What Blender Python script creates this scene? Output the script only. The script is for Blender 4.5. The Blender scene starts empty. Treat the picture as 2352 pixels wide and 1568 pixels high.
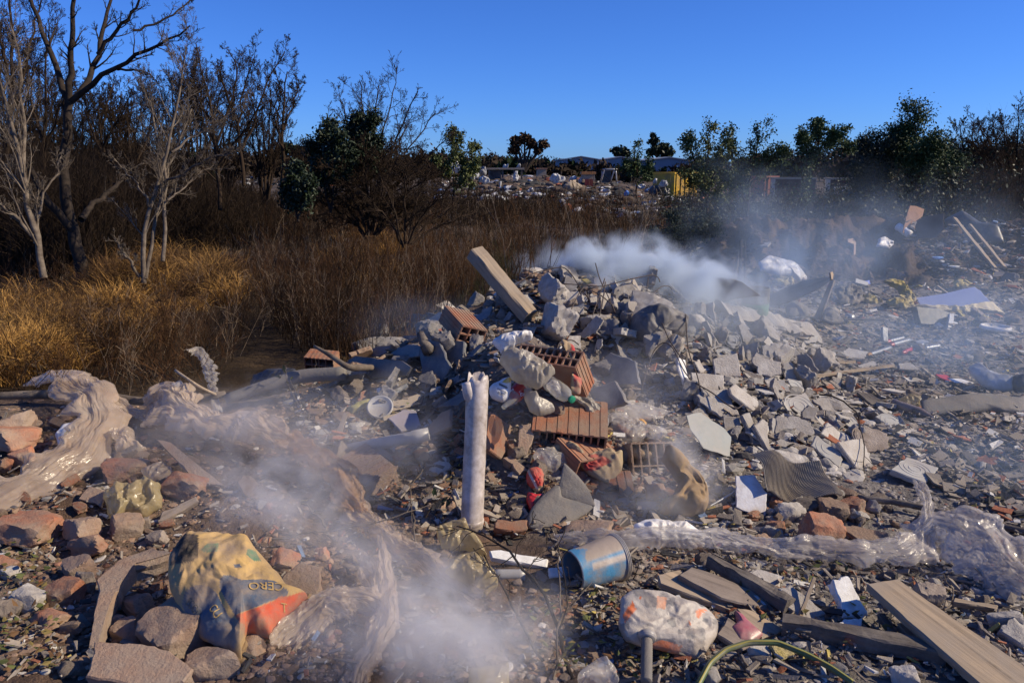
import bpy, math, random
import numpy as np
from mathutils import Vector, Matrix
C = bpy.context.scene
COL = C.collection
# ---------------------------------------------------------------- camera, light, exposure
LENS, PITCH, CAMZ = 28.0, math.radians(12.3), 1.75
F = LENS / 36.0 * 2352.0
cam_d = bpy.data.cameras.new('camera'); cam = bpy.data.objects.new('camera', cam_d); COL.objects.link(cam)
cam.location = (0, 0, CAMZ); cam.rotation_euler = (math.radians(90) - PITCH, 0, 0)
cam_d.lens = LENS; cam_d.sensor_width = 36.0; cam_d.clip_start = 0.05; cam_d.clip_end = 6000
C.camera = cam
SUN_EL, SUN_AZ = math.radians(33), math.radians(95)       # azimuth clockwise from the view direction (+Y)
w = bpy.data.worlds.new('World'); C.world = w; w.use_nodes = True
nt = w.node_tree; bg = nt.nodes['Background']
sky = nt.nodes.new('ShaderNodeTexSky'); sky.sky_type = 'NISHITA'; sky.sun_disc = False
sky.sun_elevation = SUN_EL; sky.sun_rotation = SUN_AZ
sky.air_density = 0.8; sky.dust_density = 0.2; sky.ozone_density = 10.0; sky.altitude = 0
tn = nt.nodes.new('ShaderNodeMix'); tn.data_type = 'RGBA'; tn.blend_type = 'MULTIPLY'; tn.inputs['Factor'].default_value = 1.0
tn.inputs[7].default_value = (0.76, 1.06, 1.62, 1)
nt.links.new(sky.outputs[0], tn.inputs[6]); nt.links.new(tn.outputs[2], bg.inputs[0]); bg.inputs[1].default_value = 0.080
sd = bpy.data.lights.new('sun', 'SUN'); sun = bpy.data.objects.new('sun', sd); COL.objects.link(sun)
sd.energy = 5.0; sd.angle = math.radians(0.5); sd.color = (1.0, 0.85, 0.62)
SDIR = Vector((math.cos(SUN_EL) * math.sin(SUN_AZ), math.cos(SUN_EL) * math.cos(SUN_AZ), math.sin(SUN_EL)))
sun.rotation_euler = SDIR.to_track_quat('Z', 'Y').to_euler(); sun.location = (20, 0, 20)
C.view_settings.view_transform = 'Standard'; C.view_settings.look = 'None'
C.view_settings.exposure = 0.22; C.view_settings.gamma = 1.0
C.render.engine = 'CYCLES'
C.cycles.max_bounces = 5; C.cycles.diffuse_bounces = 2; C.cycles.glossy_bounces = 2; C.cycles.transmission_bounces = 3
C.cycles.transparent_max_bounces = 10; C.cycles.volume_bounces = 2
C.cycles.volume_step_rate = 0.6; C.cycles.volume_max_steps = 256
C.cycles.use_denoising = True; C.cycles.use_adaptive_sampling = True; C.cycles.adaptive_threshold = 0.015
# ---------------------------------------------------------------- noise and pixel rays
RNG = np.random.default_rng(7)
random.seed(7)
def _h(ix, iy, iz, s):
    n = (ix * 374761393 + iy * 668265263 + iz * 2147483647 + s * 1274126177) & 0xffffffff
    n = ((n ^ (n >> 13)) * 1274126177) & 0xffffffff
    return ((n ^ (n >> 16)) & 0xffff) / 65535.0
def vn(x, y, z=0.0, s=0):                        # value noise, -1..1
    x = np.asarray(x, float); y = np.asarray(y, float); z = np.asarray(z, float) + 0 * x
    ix, iy, iz = np.floor(x).astype(np.int64), np.floor(y).astype(np.int64), np.floor(z).astype(np.int64)
    fx, fy, fz = x - ix, y - iy, z - iz
    fx, fy, fz = (t * t * (3 - 2 * t) for t in (fx, fy, fz))
    r = 0
    for a in (0, 1):
        for b in (0, 1):
            for c in (0, 1):
                r = r + _h(ix + a, iy + b, iz + c, s) * (fx if a else 1 - fx) * (fy if b else 1 - fy) * (fz if c else 1 - fz)
    return r * 2 - 1
def fbm(x, y, z=0.0, s=0, o=4, g=0.5):
    r, a, f = 0, 1.0, 1.0
    for i in range(o):
        r = r + a * vn(np.asarray(x) * f, np.asarray(y) * f, np.asarray(z) * f, s + i); a *= g; f *= 2.03
    return r
def sst(a, b, x):
    t = np.clip((np.asarray(x, float) - a) / (b - a), 0, 1); return t * t * (3 - 2 * t)
CX = [-8, -3.27, -1.88, -1.23, -.84, -.57, -.26, .09, 1.08, 1.72, 2.42, 3.2, 4.5]
CZ = [.30, .33, .27, .38, .47, .58, .72, .90, .95, .72, .42, .03, 0]
CY = [5.2, 4.9, 4.9, 5.0, 5.4, 5.8, 6.2, 6.6, 7.2, 7.4, 7.6, 8.0, 8.5]
TY = [3.0, 3.2, 3.4, 3.5, 3.6, 3.65, 3.7, 3.75, 3.85, 4.1, 5.0, 6.8, 8.0]
def H0(x, y):                                    # the smooth lie of the land
    x = np.asarray(x, float); y = np.asarray(y, float)
    lev = -0.5 * (1 - sst(1.2, 3.2, x - 0.10 * (y - 7))) * (1 - sst(20, 36, y))
    yc, zc, yt = np.interp(x, CX, CY), np.interp(x, CX, CZ), np.interp(x, CX, TY)
    s = np.clip((y - yt) / np.maximum(yc - yt, .3), 0, 1)
    front = zc * (0.65 * s + 0.35 * s * s * (3 - 2 * s))
    sb = sst(0, 1, (y - yc) / np.where(x < .3, 1.3, 2.2))
    z = np.where(y < yc, front, zc * (1 - sb) + lev * sb)
    z = z + .38 * np.exp(-(((x - .08) / .42) ** 2 + ((y - 4.75) / .5) ** 2)) - .16 * np.exp(-(((x - .75) / .4) ** 2 + ((y - 5.0) / .45) ** 2))
    my = (y - 14.2 - .02 * x)
    z = z + .74 * sst(2.6, 4.4, x) * (1 - sst(16, 22, x)) * np.exp(-(my / np.where(my < 0, 1.25, 2.2)) ** 2)
    far = sst(30, 40, y) * (1 - sst(70, 90, y)) * (1 - sst(14, 26, np.abs(x - 4))) * (1 - .85 * sst(6, 9.5, x))
    z = z + far * (.35 + .75 * np.clip(vn(x * .11, y * .09, 0, 5) + .25, 0, 1))
    return z
def H(x, y):
    x = np.asarray(x, float); y = np.asarray(y, float)
    z = H0(x, y)
    near = 1 - sst(10, 16, y)
    z = z + near * (.030 * fbm(x * 2.2, y * 2.2, 0, 11, 4) + .010 * fbm(x * 9, y * 9, 0, 21, 3))
    m = sst(3.0, 4.4, x) * np.exp(-((y - 13.9) / 2.0) ** 2)
    z = z + m * (.30 * (1 - np.abs(fbm(x * 1.3, y * 1.3, 0, 31, 3)))  + .15 * fbm(x * 3.1, y * 3.1, 0, 41, 5, .62) + .06 * (1 - 2 * np.abs(fbm(x * 9, y * 9, 0, 47, 3))) - .22)
    z = z + sst(16, 30, y) * .10 * fbm(x * .5, y * .5, 0, 51, 3)
    return z
CP, SP = math.cos(PITCH), math.sin(PITCH)
def rays(u, v):
    a = (np.asarray(u, float) - 1176) / F; b = (784 - np.asarray(v, float)) / F
    return np.stack([a, CP + b * SP, -SP + b * CP], -1)
def Gs(u, v):                                    # where pixel rays meet the ground (arrays)
    d = rays(u, v); n = d.shape[0]
    t = np.full(n, 1.2); hit = np.zeros(n, bool); prev = t.copy()
    for i in range(260):
        p = d * t[:, None]; below = (p[:, 2] + CAMZ) < H0(p[:, 0], p[:, 1])
        hit |= below
        if hit.all(): break
        prev = np.where(hit, prev, t); t = np.where(hit, t, t * 1.022)
    lo, hi = prev, t
    for i in range(14):
        m = (lo + hi) / 2; p = d * m[:, None]; below = (p[:, 2] + CAMZ) < H0(p[:, 0], p[:, 1])
        hi = np.where(below, m, hi); lo = np.where(below, lo, m)
    p = d * hi[:, None]; p[:, 2] += CAMZ
    return p, hi
def G(u, v, lift=0.0):
    p, t = Gs(np.array([u]), np.array([v])); return Vector(p[0]) + Vector((0, 0, lift))
def GD(u, v): return float(Gs(np.array([u]), np.array([v]))[1][0])
def D(u, v, d): return Vector(rays(u, v) * d) + Vector((0, 0, CAMZ))
def DG(u, d):                                    # on the ground at depth d in column u
    x = (u - 1176) / F * d; y = d / CP
    for i in range(6):
        z = float(H(x, y)); y = (d + (z - CAMZ) * SP) / CP
    return Vector((x, y, float(H(x, y))))
def normal_at(x, y, e=.06):
    return Vector((float(H0(x - e, y) - H0(x + e, y)), float(H0(x, y - e) - H0(x, y + e)), 2 * e)).normalized()
# ---------------------------------------------------------------- mesh and object helpers
def mesh_np(name, V, Fc, m=None, smooth=False, cols=None, mi=None, mats=None):
    V = np.asarray(V, np.float32); me = bpy.data.meshes.new(name)
    Fs = Fc if isinstance(Fc, list) and len(Fc) and isinstance(Fc[0], np.ndarray) and Fc[0].ndim == 2 else [np.asarray(Fc)]
    Fs = [f for f in Fs if len(f)]
    me.vertices.add(len(V)); me.vertices.foreach_set('co', V.ravel())
    nl = sum(f.size for f in Fs); npl = sum(len(f) for f in Fs)
    me.loops.add(nl); me.polygons.add(npl)
    me.loops.foreach_set('vertex_index', np.concatenate([f.ravel() for f in Fs]).astype(np.int32))
    tot = np.concatenate([np.full(len(f), f.shape[1]) for f in Fs]); st = np.concatenate([[0], np.cumsum(tot)[:-1]])
    me.polygons.foreach_set('loop_start', st.astype(np.int32)); me.polygons.foreach_set('loop_total', tot.astype(np.int32))
    me.polygons.foreach_set('use_smooth', np.full(npl, smooth, bool))
    if mi is not None: me.polygons.foreach_set('material_index', np.asarray(mi, np.int32))
    if cols is not None:
        a = me.color_attributes.new('tint', 'FLOAT_COLOR', 'POINT')
        a.data.foreach_set('color', np.concatenate([np.asarray(cols, np.float32), np.ones((len(V), 1), np.float32)], 1).ravel())
    for q in (mats or [m]):
        if q: me.materials.append(q)
    me.update(calc_edges=True); me.validate(); return me
def mesh_py(name, V, Fc, m, smooth=False):
    me = bpy.data.meshes.new(name); me.from_pydata([tuple(v) for v in V], [], Fc)
    me.materials.append(m)
    if smooth: me.polygons.foreach_set('use_smooth', [True] * len(me.polygons))
    me.update(); return me
SEEN = {}
def tag(o, label=None, cat=None, group=None, kind=None):
    if label: o['label'] = label
    if cat: o['category'] = cat
    if group: o['group'] = group
    if kind or cat: o['kind'] = kind or 'thing'
    return o
def link(name, me, parent=None, loc=None, mw=None):
    o = bpy.data.objects.new(name, me); COL.objects.link(o)
    if parent is not None: o.parent = parent
    if mw is not None: o.matrix_world = mw
    elif loc is not None: o.location = loc
    return o
def empty(name, loc): return link(name, None, None, loc)
def recenter(V):
    V = np.asarray(V, float); c = V.mean(0); c[2] = V[:, 2].min(); return V - c, Vector(c)
def put(name, V, Fc, m, label=None, cat=None, group=None, parent=None, smooth=False, cols=None, origin=None):
    """one mesh object built in world coordinates, its origin moved to its base (or the parent's)"""
    if parent is not None:
        o = link(name, mesh_np(name, np.asarray(V, float) - np.array(parent.location), Fc, m, smooth, cols), parent)
    else:
        V, c = recenter(V); o = link(name, mesh_np(name, V, Fc, m, smooth, cols), None, c)
    return tag(o, label, cat, group)
# ---------------------------------------------------------------- materials
def M(name, c1, c2=None, scale=6.0, rough=.85, bump=.3, bscale=40.0, spec=.3, dust=None, dscale=3.0, damt=.5, rnd=.0, metal=0.0, attr=False, wave=None, detail=6, split=(.35, .65), bdist=.01, crease=None):
    m = bpy.data.materials.new(name); m.use_nodes = True; n = m.node_tree.nodes; L = m.node_tree.links
    b = n['Principled BSDF']; b.inputs['Roughness'].default_value = rough; b.inputs['Metallic'].default_value = metal
    b.inputs['Specular IOR Level'].default_value = spec
    tc = n.new('ShaderNodeTexCoord')
    def noise(sc, det=detail, ro=.6):
        t = n.new('ShaderNodeTexNoise'); t.inputs['Scale'].default_value = sc; t.inputs['Detail'].default_value = det
        t.inputs['Roughness'].default_value = ro; L.new(tc.outputs['Object'], t.inputs['Vector']); return t
    def ramp(src, a, c):
        r = n.new('ShaderNodeMapRange'); r.inputs['From Min'].default_value = a; r.inputs['From Max'].default_value = c
        L.new(src, r.inputs['Value']); return r.outputs[0]
    def mix(f, A, B, bl='MIX'):
        x = n.new('ShaderNodeMix'); x.data_type = 'RGBA'; x.blend_type = bl; x.clamp_factor = True
        if isinstance(f, float): x.inputs['Factor'].default_value = f
        else: L.new(f, x.inputs['Factor'])
        for s, k in ((A, 'A'), (B, 'B')):
            i = [q for q in x.inputs if q.name == k and q.type == 'RGBA'][0]
            if isinstance(s, tuple): i.default_value = (*s, 1)
            else: L.new(s, i)
        return [q for q in x.outputs if q.type == 'RGBA'][0]
    if attr:
        at = n.new('ShaderNodeAttribute'); at.attribute_name = 'tint'; col = at.outputs['Color']
        if c2: col = mix(ramp(noise(scale).outputs[0], *split), col, mix(.8, col, c2))
    else:
        col = c1
        nz = noise(scale)
        if c2: col = mix(ramp(nz.outputs[0], *split), c1, c2)
        else: col = mix(ramp(nz.outputs[0], .3, .7), c1, tuple(v * .72 for v in c1))
    if wave:
        mp = n.new('ShaderNodeMapping'); mp.inputs['Scale'].default_value = (wave[0] * .12, wave[0] * 4, wave[0] * 4); L.new(tc.outputs['Object'], mp.inputs['Vector'])
        wv = n.new('ShaderNodeTexNoise'); wv.inputs['Scale'].default_value = 1.0; wv.inputs['Detail'].default_value = 6; wv.inputs['Roughness'].default_value = .7; L.new(mp.outputs[0], wv.inputs['Vector'])
        grain = wv.outputs[0]; col = mix(ramp(grain, .42, .68), col, mix(.72, col, (.015, .011, .008)))
    if dust: col = mix(ramp(noise(dscale, 8, .7).outputs[0], .5 - .35 * damt, .72 - .2 * damt), col, dust)
    if rnd:
        oi = n.new('ShaderNodeObjectInfo'); r = n.new('ShaderNodeMapRange'); r.inputs['To Min'].default_value = 1 - rnd; r.inputs['To Max'].default_value = 1 + rnd
        L.new(oi.outputs['Random'], r.inputs['Value']); v = n.new('ShaderNodeVectorMath'); v.operation = 'SCALE'
        if isinstance(col, tuple): v.inputs[0].default_value = col
        else: L.new(col, v.inputs[0])
        L.new(r.outputs[0], v.inputs['Scale']); col = v.outputs[0]
    if isinstance(col, tuple): b.inputs['Base Color'].default_value = (*col, 1)
    else: L.new(col, b.inputs['Base Color'])
    if bump:
        bp = n.new('ShaderNodeBump'); bp.inputs['Strength'].default_value = bump; bp.inputs['Distance'].default_value = bdist
        L.new(grain if wave else noise(bscale, 8, .65).outputs[0], bp.inputs['Height']); L.new(bp.outputs[0], b.inputs['Normal'])
        if crease:
            fa = n.new('ShaderNodeAttribute'); fa.attribute_name = 'fold'; t = n.new('ShaderNodeTexNoise'); t.inputs['Scale'].default_value = 1.0; t.inputs['Detail'].default_value = 3.5; t.inputs['Roughness'].default_value = .5; L.new(fa.outputs['Vector'], t.inputs['Vector'])
            sb = n.new('ShaderNodeMath'); sb.operation = 'SUBTRACT'; L.new(t.outputs[0], sb.inputs[0]); sb.inputs[1].default_value = .5; ab = n.new('ShaderNodeMath'); ab.operation = 'ABSOLUTE'; L.new(sb.outputs[0], ab.inputs[0])
            b2 = n.new('ShaderNodeBump'); b2.invert = True; b2.inputs['Strength'].default_value = crease[0]; b2.inputs['Distance'].default_value = crease[1]; L.new(ab.outputs[0], b2.inputs['Height']); L.new(b2.outputs[0], bp.inputs['Normal'])
    return m
def film(name, c, alpha=.6, rough=.22, dirt=(.3, .22, .15), damt=.4, bsc=18):
    """thin plastic film: diffuse + translucent + gloss, partly see-through"""
    m = M(name, c, None, 5, rough, .2, 70, .6, dirt, 3.5, damt, bdist=.003, crease=(.55, .018))
    n = m.node_tree.nodes; L = m.node_tree.links; b = n['Principled BSDF']; out = n['Material Output']
    tr = n.new('ShaderNodeBsdfTranslucent'); tr.inputs[0].default_value = (*c, 1)
    s = n.new('ShaderNodeMixShader'); s.inputs[0].default_value = .3; L.new(b.outputs[0], s.inputs[1]); L.new(tr.outputs[0], s.inputs[2])
    tp = n.new('ShaderNodeBsdfTransparent'); s2 = n.new('ShaderNodeMixShader'); s2.inputs[0].default_value = alpha
    L.new(tp.outputs[0], s2.inputs[1]); L.new(s.outputs[0], s2.inputs[2]); L.new(s2.outputs[0], out.inputs[0]); return m
CONC = M('concrete', (.47, .44, .40), (.33, .305, .28), 9, .93, .8, 60, .2, (.33, .29, .25), 5, .35, .16)
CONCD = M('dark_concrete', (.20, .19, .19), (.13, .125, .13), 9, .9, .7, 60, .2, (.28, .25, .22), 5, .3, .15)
GREYSHADE = M('grey_and_shade', (.13, .145, .17), (.09, .10, .12), 7, .6, .3, 50, .4, (.26, .24, .22), 5, .25, .15)  # dark blue grey; on the left flank it paints slabs in shadow
PAVER = M('paver_concrete', (.43, .42, .385), (.34, .33, .305), 12, .88, .35, 120, .25, (.36, .32, .28), 4, .35, .1, bdist=.004)
BRICK = M('red_brick', (.36, .13, .07), (.26, .10, .06), 12, .92, .8, 70, .15, (.30, .22, .16), 5, .45, .2)
BRICKH = M('hollow_clay', (.34, .12, .062), (.26, .095, .055), 8, .9, .5, 60, .15, (.27, .19, .135), 6, .5, .15)
BRICKD = M('dusty_brick', (.30, .19, .13), (.22, .13, .09), 10, .95, .9, 60, .1, (.27, .21, .165), 6, .6, .2)
STONE = M('rubble_stone', (.30, .25, .21), (.19, .15, .12), 14, .95, 1.0, 60, .15, None, 3, .5, .25)
WOODG = M('weathered_wood', (.24, .19, .15), (.15, .12, .095), 5, .85, .5, 40, .2, (.27, .22, .18), 5, .35, .2, wave=(9, 5, 'Y'))
WOODP = M('pale_timber', (.44, .33, .22), (.35, .26, .17), 5, .8, .4, 40, .25, (.32, .26, .2), 5, .3, .12, wave=(9, 4, 'Y'))
WOODD = M('old_dark_wood', (.13, .11, .10), (.075, .065, .06), 5, .9, .8, 30, .15, (.22, .19, .16), 5, .25, .15, wave=(12, 6, 'Y'))
BARK = M('dark_bark', (.05, .038, .03), (.025, .02, .017), 12, .95, .8, 30, .1)
BARKP = M('pale_bark', (.19, .155, .12), (.085, .066, .052), 9, .9, .6, 30, .1)
TWIG = M('twig_brown', (.046, .031, .021), (.024, .017, .012), 3, .95, 0, 30, .08)
TWIGR = M('twig_rust', (.070, .038, .021), (.030, .019, .013), .6, .95, 0, 30, .08)
WIRE = M('rusty_wire', (.05, .042, .04), (.08, .05, .035), 20, .7, .2, 60, .4)
PVC = M('white_pvc', (.66, .59, .54), (.56, .50, .46), 4, .45, .15, 40, .5, (.27, .22, .18), 9, .42)
PVCG = M('grey_pvc', (.36, .36, .36), (.31, .31, .31), 4, .4, .1, 40, .5, (.3, .27, .24), 5, .3)
FOAM = M('styrofoam', (.80, .79, .76), (.70, .69, .66), 30, .8, .6, 160, .3, (.45, .41, .36), 6, .18, bdist=.004)
WHITEP = M('white_plastic', (.76, .75, .74), (.64, .63, .62), 6, .45, .15, 30, .4, (.42, .37, .32), 6, .28, crease=(.35, .015))
WOOL = M('yellow_wool', (.62, .50, .19), (.45, .35, .12), 14, 1.0, 1.0, 60, .05, (.42, .38, .30), 6, .3, bdist=.03)
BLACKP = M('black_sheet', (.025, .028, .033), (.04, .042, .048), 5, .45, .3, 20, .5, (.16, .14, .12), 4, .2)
STEEL = M('dull_metal', (.34, .36, .38), (.25, .26, .28), 10, .45, .3, 50, .5, (.25, .23, .21), 6, .3, metal=.5)
PAPERB = M('brown_paper', (.30, .19, .08), (.22, .13, .055), 6, .85, .5, 60, .2, (.26, .2, .14), 5, .35, bdist=.003, crease=(.3, .015))
CARD = M('cardboard', (.36, .29, .21), (.30, .24, .17), 5, .9, .3, 50, .15, (.33, .28, .22), 5, .4)
REDP = M('red_plastic', (.50, .03, .03), (.36, .02, .025), 6, .35, .3, 30, .5)
GREYF = M('grey_felt', (.16, .155, .15), (.12, .115, .11), 8, .9, .5, 60, .15, (.24, .21, .18), 4, .35)
TINT = M('printed_paper', (1, 1, 1), None, 5, .8, .5, 60, .2, (.30, .22, .15), 7, .34, attr=True, bdist=.003, crease=(.3, .015))
INK = M('black_ink', (.03, .03, .03), None, 5, .8, 0)
OCHRE = M('ochre_ink', (.55, .36, .13), None, 5, .8, 0)
FILMT = film('tan_film', (.82, .68, .54), .45, .15, (.50, .36, .25), .35)
FILMC = film('clear_film', (.82, .77, .72), .38, .14, (.56, .48, .41), .2)
FILMG = film('grey_bag_film', (.60, .56, .48), .88, .35, (.30, .24, .18), .45)
FILMY = film('yellow_film', (.60, .50, .28), .72, .24, (.36, .26, .14), .4)
# ---------------------------------------------------------------- ground and terrain
def axis(lo, hi, step, far, ratio):
    a = list(np.arange(lo, hi, step)); s = step
    x = a[-1]
    while x < far: s *= ratio; x += s; a.append(x)
    s = step; x = lo; b = []
    while x > -far: s *= ratio; x -= s; b.append(x)
    return np.array(b[::-1] + a)
gx = axis(-4.6, 5.6, .036, 4000, 1.085); gx = np.concatenate([gx[gx < 5.6], np.arange(5.6, 12, .065), gx[gx >= 12]])
gy = [-2500, -300, -50, -12, -4, -1.5, 0, .7, 1.2, 1.5]
while gy[-1] < 32: gy.append(gy[-1] + max(.034, .0048 * gy[-1]))
while gy[-1] < 4500: gy.append(gy[-1] * 1.035)
gy = np.array(gy); XX, YY = np.meshgrid(gx, gy); ZZ = H(XX, YY)
ny_, nx_ = XX.shape
idx = np.arange(nx_ * ny_).reshape(ny_, nx_)
quads = np.stack([idx[:-1, :-1], idx[:-1, 1:], idx[1:, 1:], idx[1:, :-1]], -1).reshape(-1, 4)
def lerp3(a, b, t): return a * (1 - t[..., None]) + b * t[..., None]
xx, yy = XX.ravel(), YY.ravel()
nzz = fbm(xx * 1.3, yy * 1.3, 0, 61, 4)
red = lerp3(np.array([.135, .088, .062]), np.array([.20, .15, .115]), sst(-.6, .6, nzz))
grey = lerp3(np.array([.16, .145, .135]), np.array([.26, .235, .215]), sst(-.6, .6, fbm(xx * 2.1, yy * 2.1, 0, 71, 4)))
gc = lerp3(red, grey, sst(-.4, 1.5, xx + .35 * nzz + .05 * (yy - 3)))
field = lerp3(np.array([.030, .021, .014]), np.array([.075, .050, .028]), sst(-.5, .6, fbm(xx * .8, yy * .8, 0, 81, 4)))
crest = np.interp(xx, CX, CY)
gc = lerp3(gc, field, sst(.5, 1.6, yy - crest) * (1 - sst(1.0, 2.6, xx - .10 * (yy - 7))))
soil = lerp3(np.array([.055, .037, .028]), np.array([.125, .082, .057]), sst(-.4, .7, fbm(xx * 3, yy * 3, 0, 91, 4)))
gc = lerp3(gc, soil, sst(3.0, 4.0, xx) * np.exp(-((yy - 14.0) / 2.2) ** 4))
gc = lerp3(gc, lerp3(np.array([.05, .04, .03]), np.array([.14, .11, .09]), sst(-.4, .6, fbm(xx * .6, yy * .6, 0, 93, 4))), sst(16, 24, yy))
GROUND = M('ground_earth', (1, 1, 1), (.02, .015, .01), 22, .97, 1.0, 26, .1, attr=True, bdist=.03, split=(.42, .9))
tag(link('ground', mesh_np('ground', np.stack([xx, yy, ZZ.ravel()], -1), quads, GROUND, True, gc)), kind='structure')
# ---------------------------------------------------------------- vegetation
def unit(v): return v / np.maximum(np.linalg.norm(v, axis=-1, keepdims=True), 1e-9)
def tubes(P, R, k=4):
    P = np.asarray(P, float); R = np.asarray(R, float); B, n, _ = P.shape
    T = unit(np.gradient(P, axis=1)); mean = unit(P[:, -1] - P[:, 0])
    ref = np.where(np.abs(mean[:, 2:3]) < .8, np.array([[0, 0, 1.]]), np.array([[1., .2, 0]]))[:, None, :]
    N1 = unit(np.cross(T, ref)); N2 = np.cross(T, N1)
    a = np.arange(k) * 2 * math.pi / k
    V = P[:, :, None, :] + R[:, :, None, None] * (N1[:, :, None, :] * np.cos(a)[None, None, :, None] + N2[:, :, None, :] * np.sin(a)[None, None, :, None])
    i = np.arange(B * n * k).reshape(B, n, k)
    q = np.stack([i[:, :-1], np.roll(i, -1, 2)[:, :-1], np.roll(i, -1, 2)[:, 1:], i[:, 1:]], -1).reshape(-1, 4)
    return V.reshape(-1, 3), q
def resample(pts, n, rough=0.0):
    p = np.asarray(pts, float)
    s = np.concatenate([[0], np.cumsum(np.linalg.norm(np.diff(p, axis=0), axis=1))]); t = np.linspace(0, s[-1], n)
    q = np.stack([np.interp(t, s, p[:, j]) for j in range(3)], -1)
    for it in range(2): q[1:-1] = .25 * q[:-2] + .5 * q[1:-1] + .25 * q[2:]
    if rough: q[1:-1] += RNG.normal(0, rough, (n - 2, 3))
    return q
def grow(P, R, count, length, ang=(.4, .9), n=5, up=.15, wob=.18, rf=.55, tmin=.25, taper=.25, keepr=None):
    """children along every branch of (P,R): returns (count*B, n, 3), radii"""
    B, m, _ = P.shape; N = B * count; pi = np.repeat(np.arange(B), count)
    t = tmin + (1 - tmin) * RNG.random(N) ** .8; f = t * (m - 1); i0 = np.minimum(f.astype(int), m - 2); fr = (f - i0)[:, None]
    pos = P[pi, i0] * (1 - fr) + P[pi, i0 + 1] * fr; tan = unit(P[pi, i0 + 1] - P[pi, i0])
    r0 = (R[pi, i0] * (1 - fr[:, 0]) + R[pi, i0 + 1] * fr[:, 0]) * rf
    perp = unit(np.cross(tan, RNG.normal(0, 1, (N, 3)))); a = RNG.uniform(*ang, N)[:, None]
    d = np.cos(a) * tan + np.sin(a) * perp
    plen = np.linalg.norm(P[pi, -1] - P[pi, 0], axis=1)
    L = (length * plen * (1.05 - .65 * t) * RNG.uniform(.6, 1.25, N))[:, None] / (n - 1)
    out = [pos]
    for j in range(n - 1):
        d = unit(d + RNG.normal(0, wob, (N, 3)) + np.array([0, 0, up])); out.append(out[-1] + d * L)
    Q = np.stack(out, 1); rr = r0[:, None] * np.linspace(1, taper, n)[None]
    return Q, (np.maximum(rr, keepr) if keepr else rr)
def join(parts):
    Vs, Fs, o = [], [], 0
    for V, Fq in parts: Vs.append(V); Fs.append(Fq + o); o += len(V)
    return np.concatenate(Vs), np.concatenate(Fs)
def leaves(P, per, size, spread, droop=.2):
    """folded diamond leaves scattered round branch points"""
    B, n, _ = P.shape; pts = np.repeat(P[:, 1:].reshape(-1, 3), per, 0); N = len(pts)
    c = pts + RNG.normal(0, spread, (N, 3)); d = unit(RNG.normal(0, 1, (N, 3)) + np.array([0, 0, -droop])); s = size * RNG.uniform(.6, 1.3, (N, 1))
    w = unit(np.cross(d, RNG.normal(0, 1, (N, 3)))) * s * .27; nn = np.cross(d, w) * .25
    V = np.stack([c, c + d * s * .5 + w + nn, c + d * s, c + d * s * .5 - w + nn], 1).reshape(-1, 3)
    i = np.arange(N * 4).reshape(N, 4); return V, np.concatenate([i[:, [0, 1, 2]], i[:, [0, 2, 3]]])
LEAFG = M('leaf_green', (.050, .085, .022), (.028, .050, .015), 2.5, .6, 0, 30, .3)
LEAFD = M('leaf_dark', (.020, .034, .014), (.012, .022, .010), 2.5, .55, 0, 30, .3)
LEAFY = M('leaf_yellow_green', (.10, .115, .030), (.055, .075, .02), 2.5, .6, 0, 30, .3)
LEAFB = M('leaf_brown', (.070, .042, .024), (.04, .026, .017), 1.5, .8, 0, 30, .1)
def limb3(uv, d, drift=0.0, n=12, rough=.02):
    ds = np.linspace(d, d + drift, len(uv)); return resample([D(u, v, x) for (u, v), x in zip(uv, ds)], n, rough)
def tree(name, label, cat, d, limbs, levels, bark, group=None, leaf=None, tw=None, mr=.004):
    """limbs: (pixel polyline, base px radius, tip px radius, depth drift); levels: grow() settings"""
    P = np.stack([limb3(uv, d, dr) for uv, r0, r1, dr in limbs]); R = np.stack([np.linspace(r0, r1, 12) * d / F for uv, r0, r1, dr in limbs])
    P[0, 0, 2] -= .08
    root = empty(name, Vector(P[0, 0])); tag(root, label, cat, group)
    V, q = tubes(P, R, 7); put('trunk', V, q, bark, parent=root, smooth=True)
    cur, cr, parts = P, R, []
    for lv in levels:
        cur, cr = grow(cur, cr, keepr=mr, **lv); parts.append(tubes(cur, cr, 4 if len(cur) < 600 else 3))
    V, q = join(parts); put('crown', V, q, tw or bark, parent=root, smooth=True)
    if leaf:
        V, q = leaves(cur, leaf[1], leaf[2], leaf[3]); put('foliage', V, q, leaf[0], parent=root)
    return root
LV3 = [dict(count=7, length=.45, up=.12), dict(count=6, length=.5, up=.08), dict(count=4, length=.55, n=4, up=.05)]
LVT = [dict(count=15, length=.40, ang=(.3, .8), up=.10, wob=.10, tmin=.12, rf=.40), dict(count=8, length=.50, ang=(.3, .8), up=.05, wob=.14, tmin=.12, rf=.5), dict(count=6, length=.55, n=4, ang=(.3, .8), up=.05, wob=.16, tmin=.12), dict(count=3, length=.65, n=3, up=.03, wob=.2)]
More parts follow.
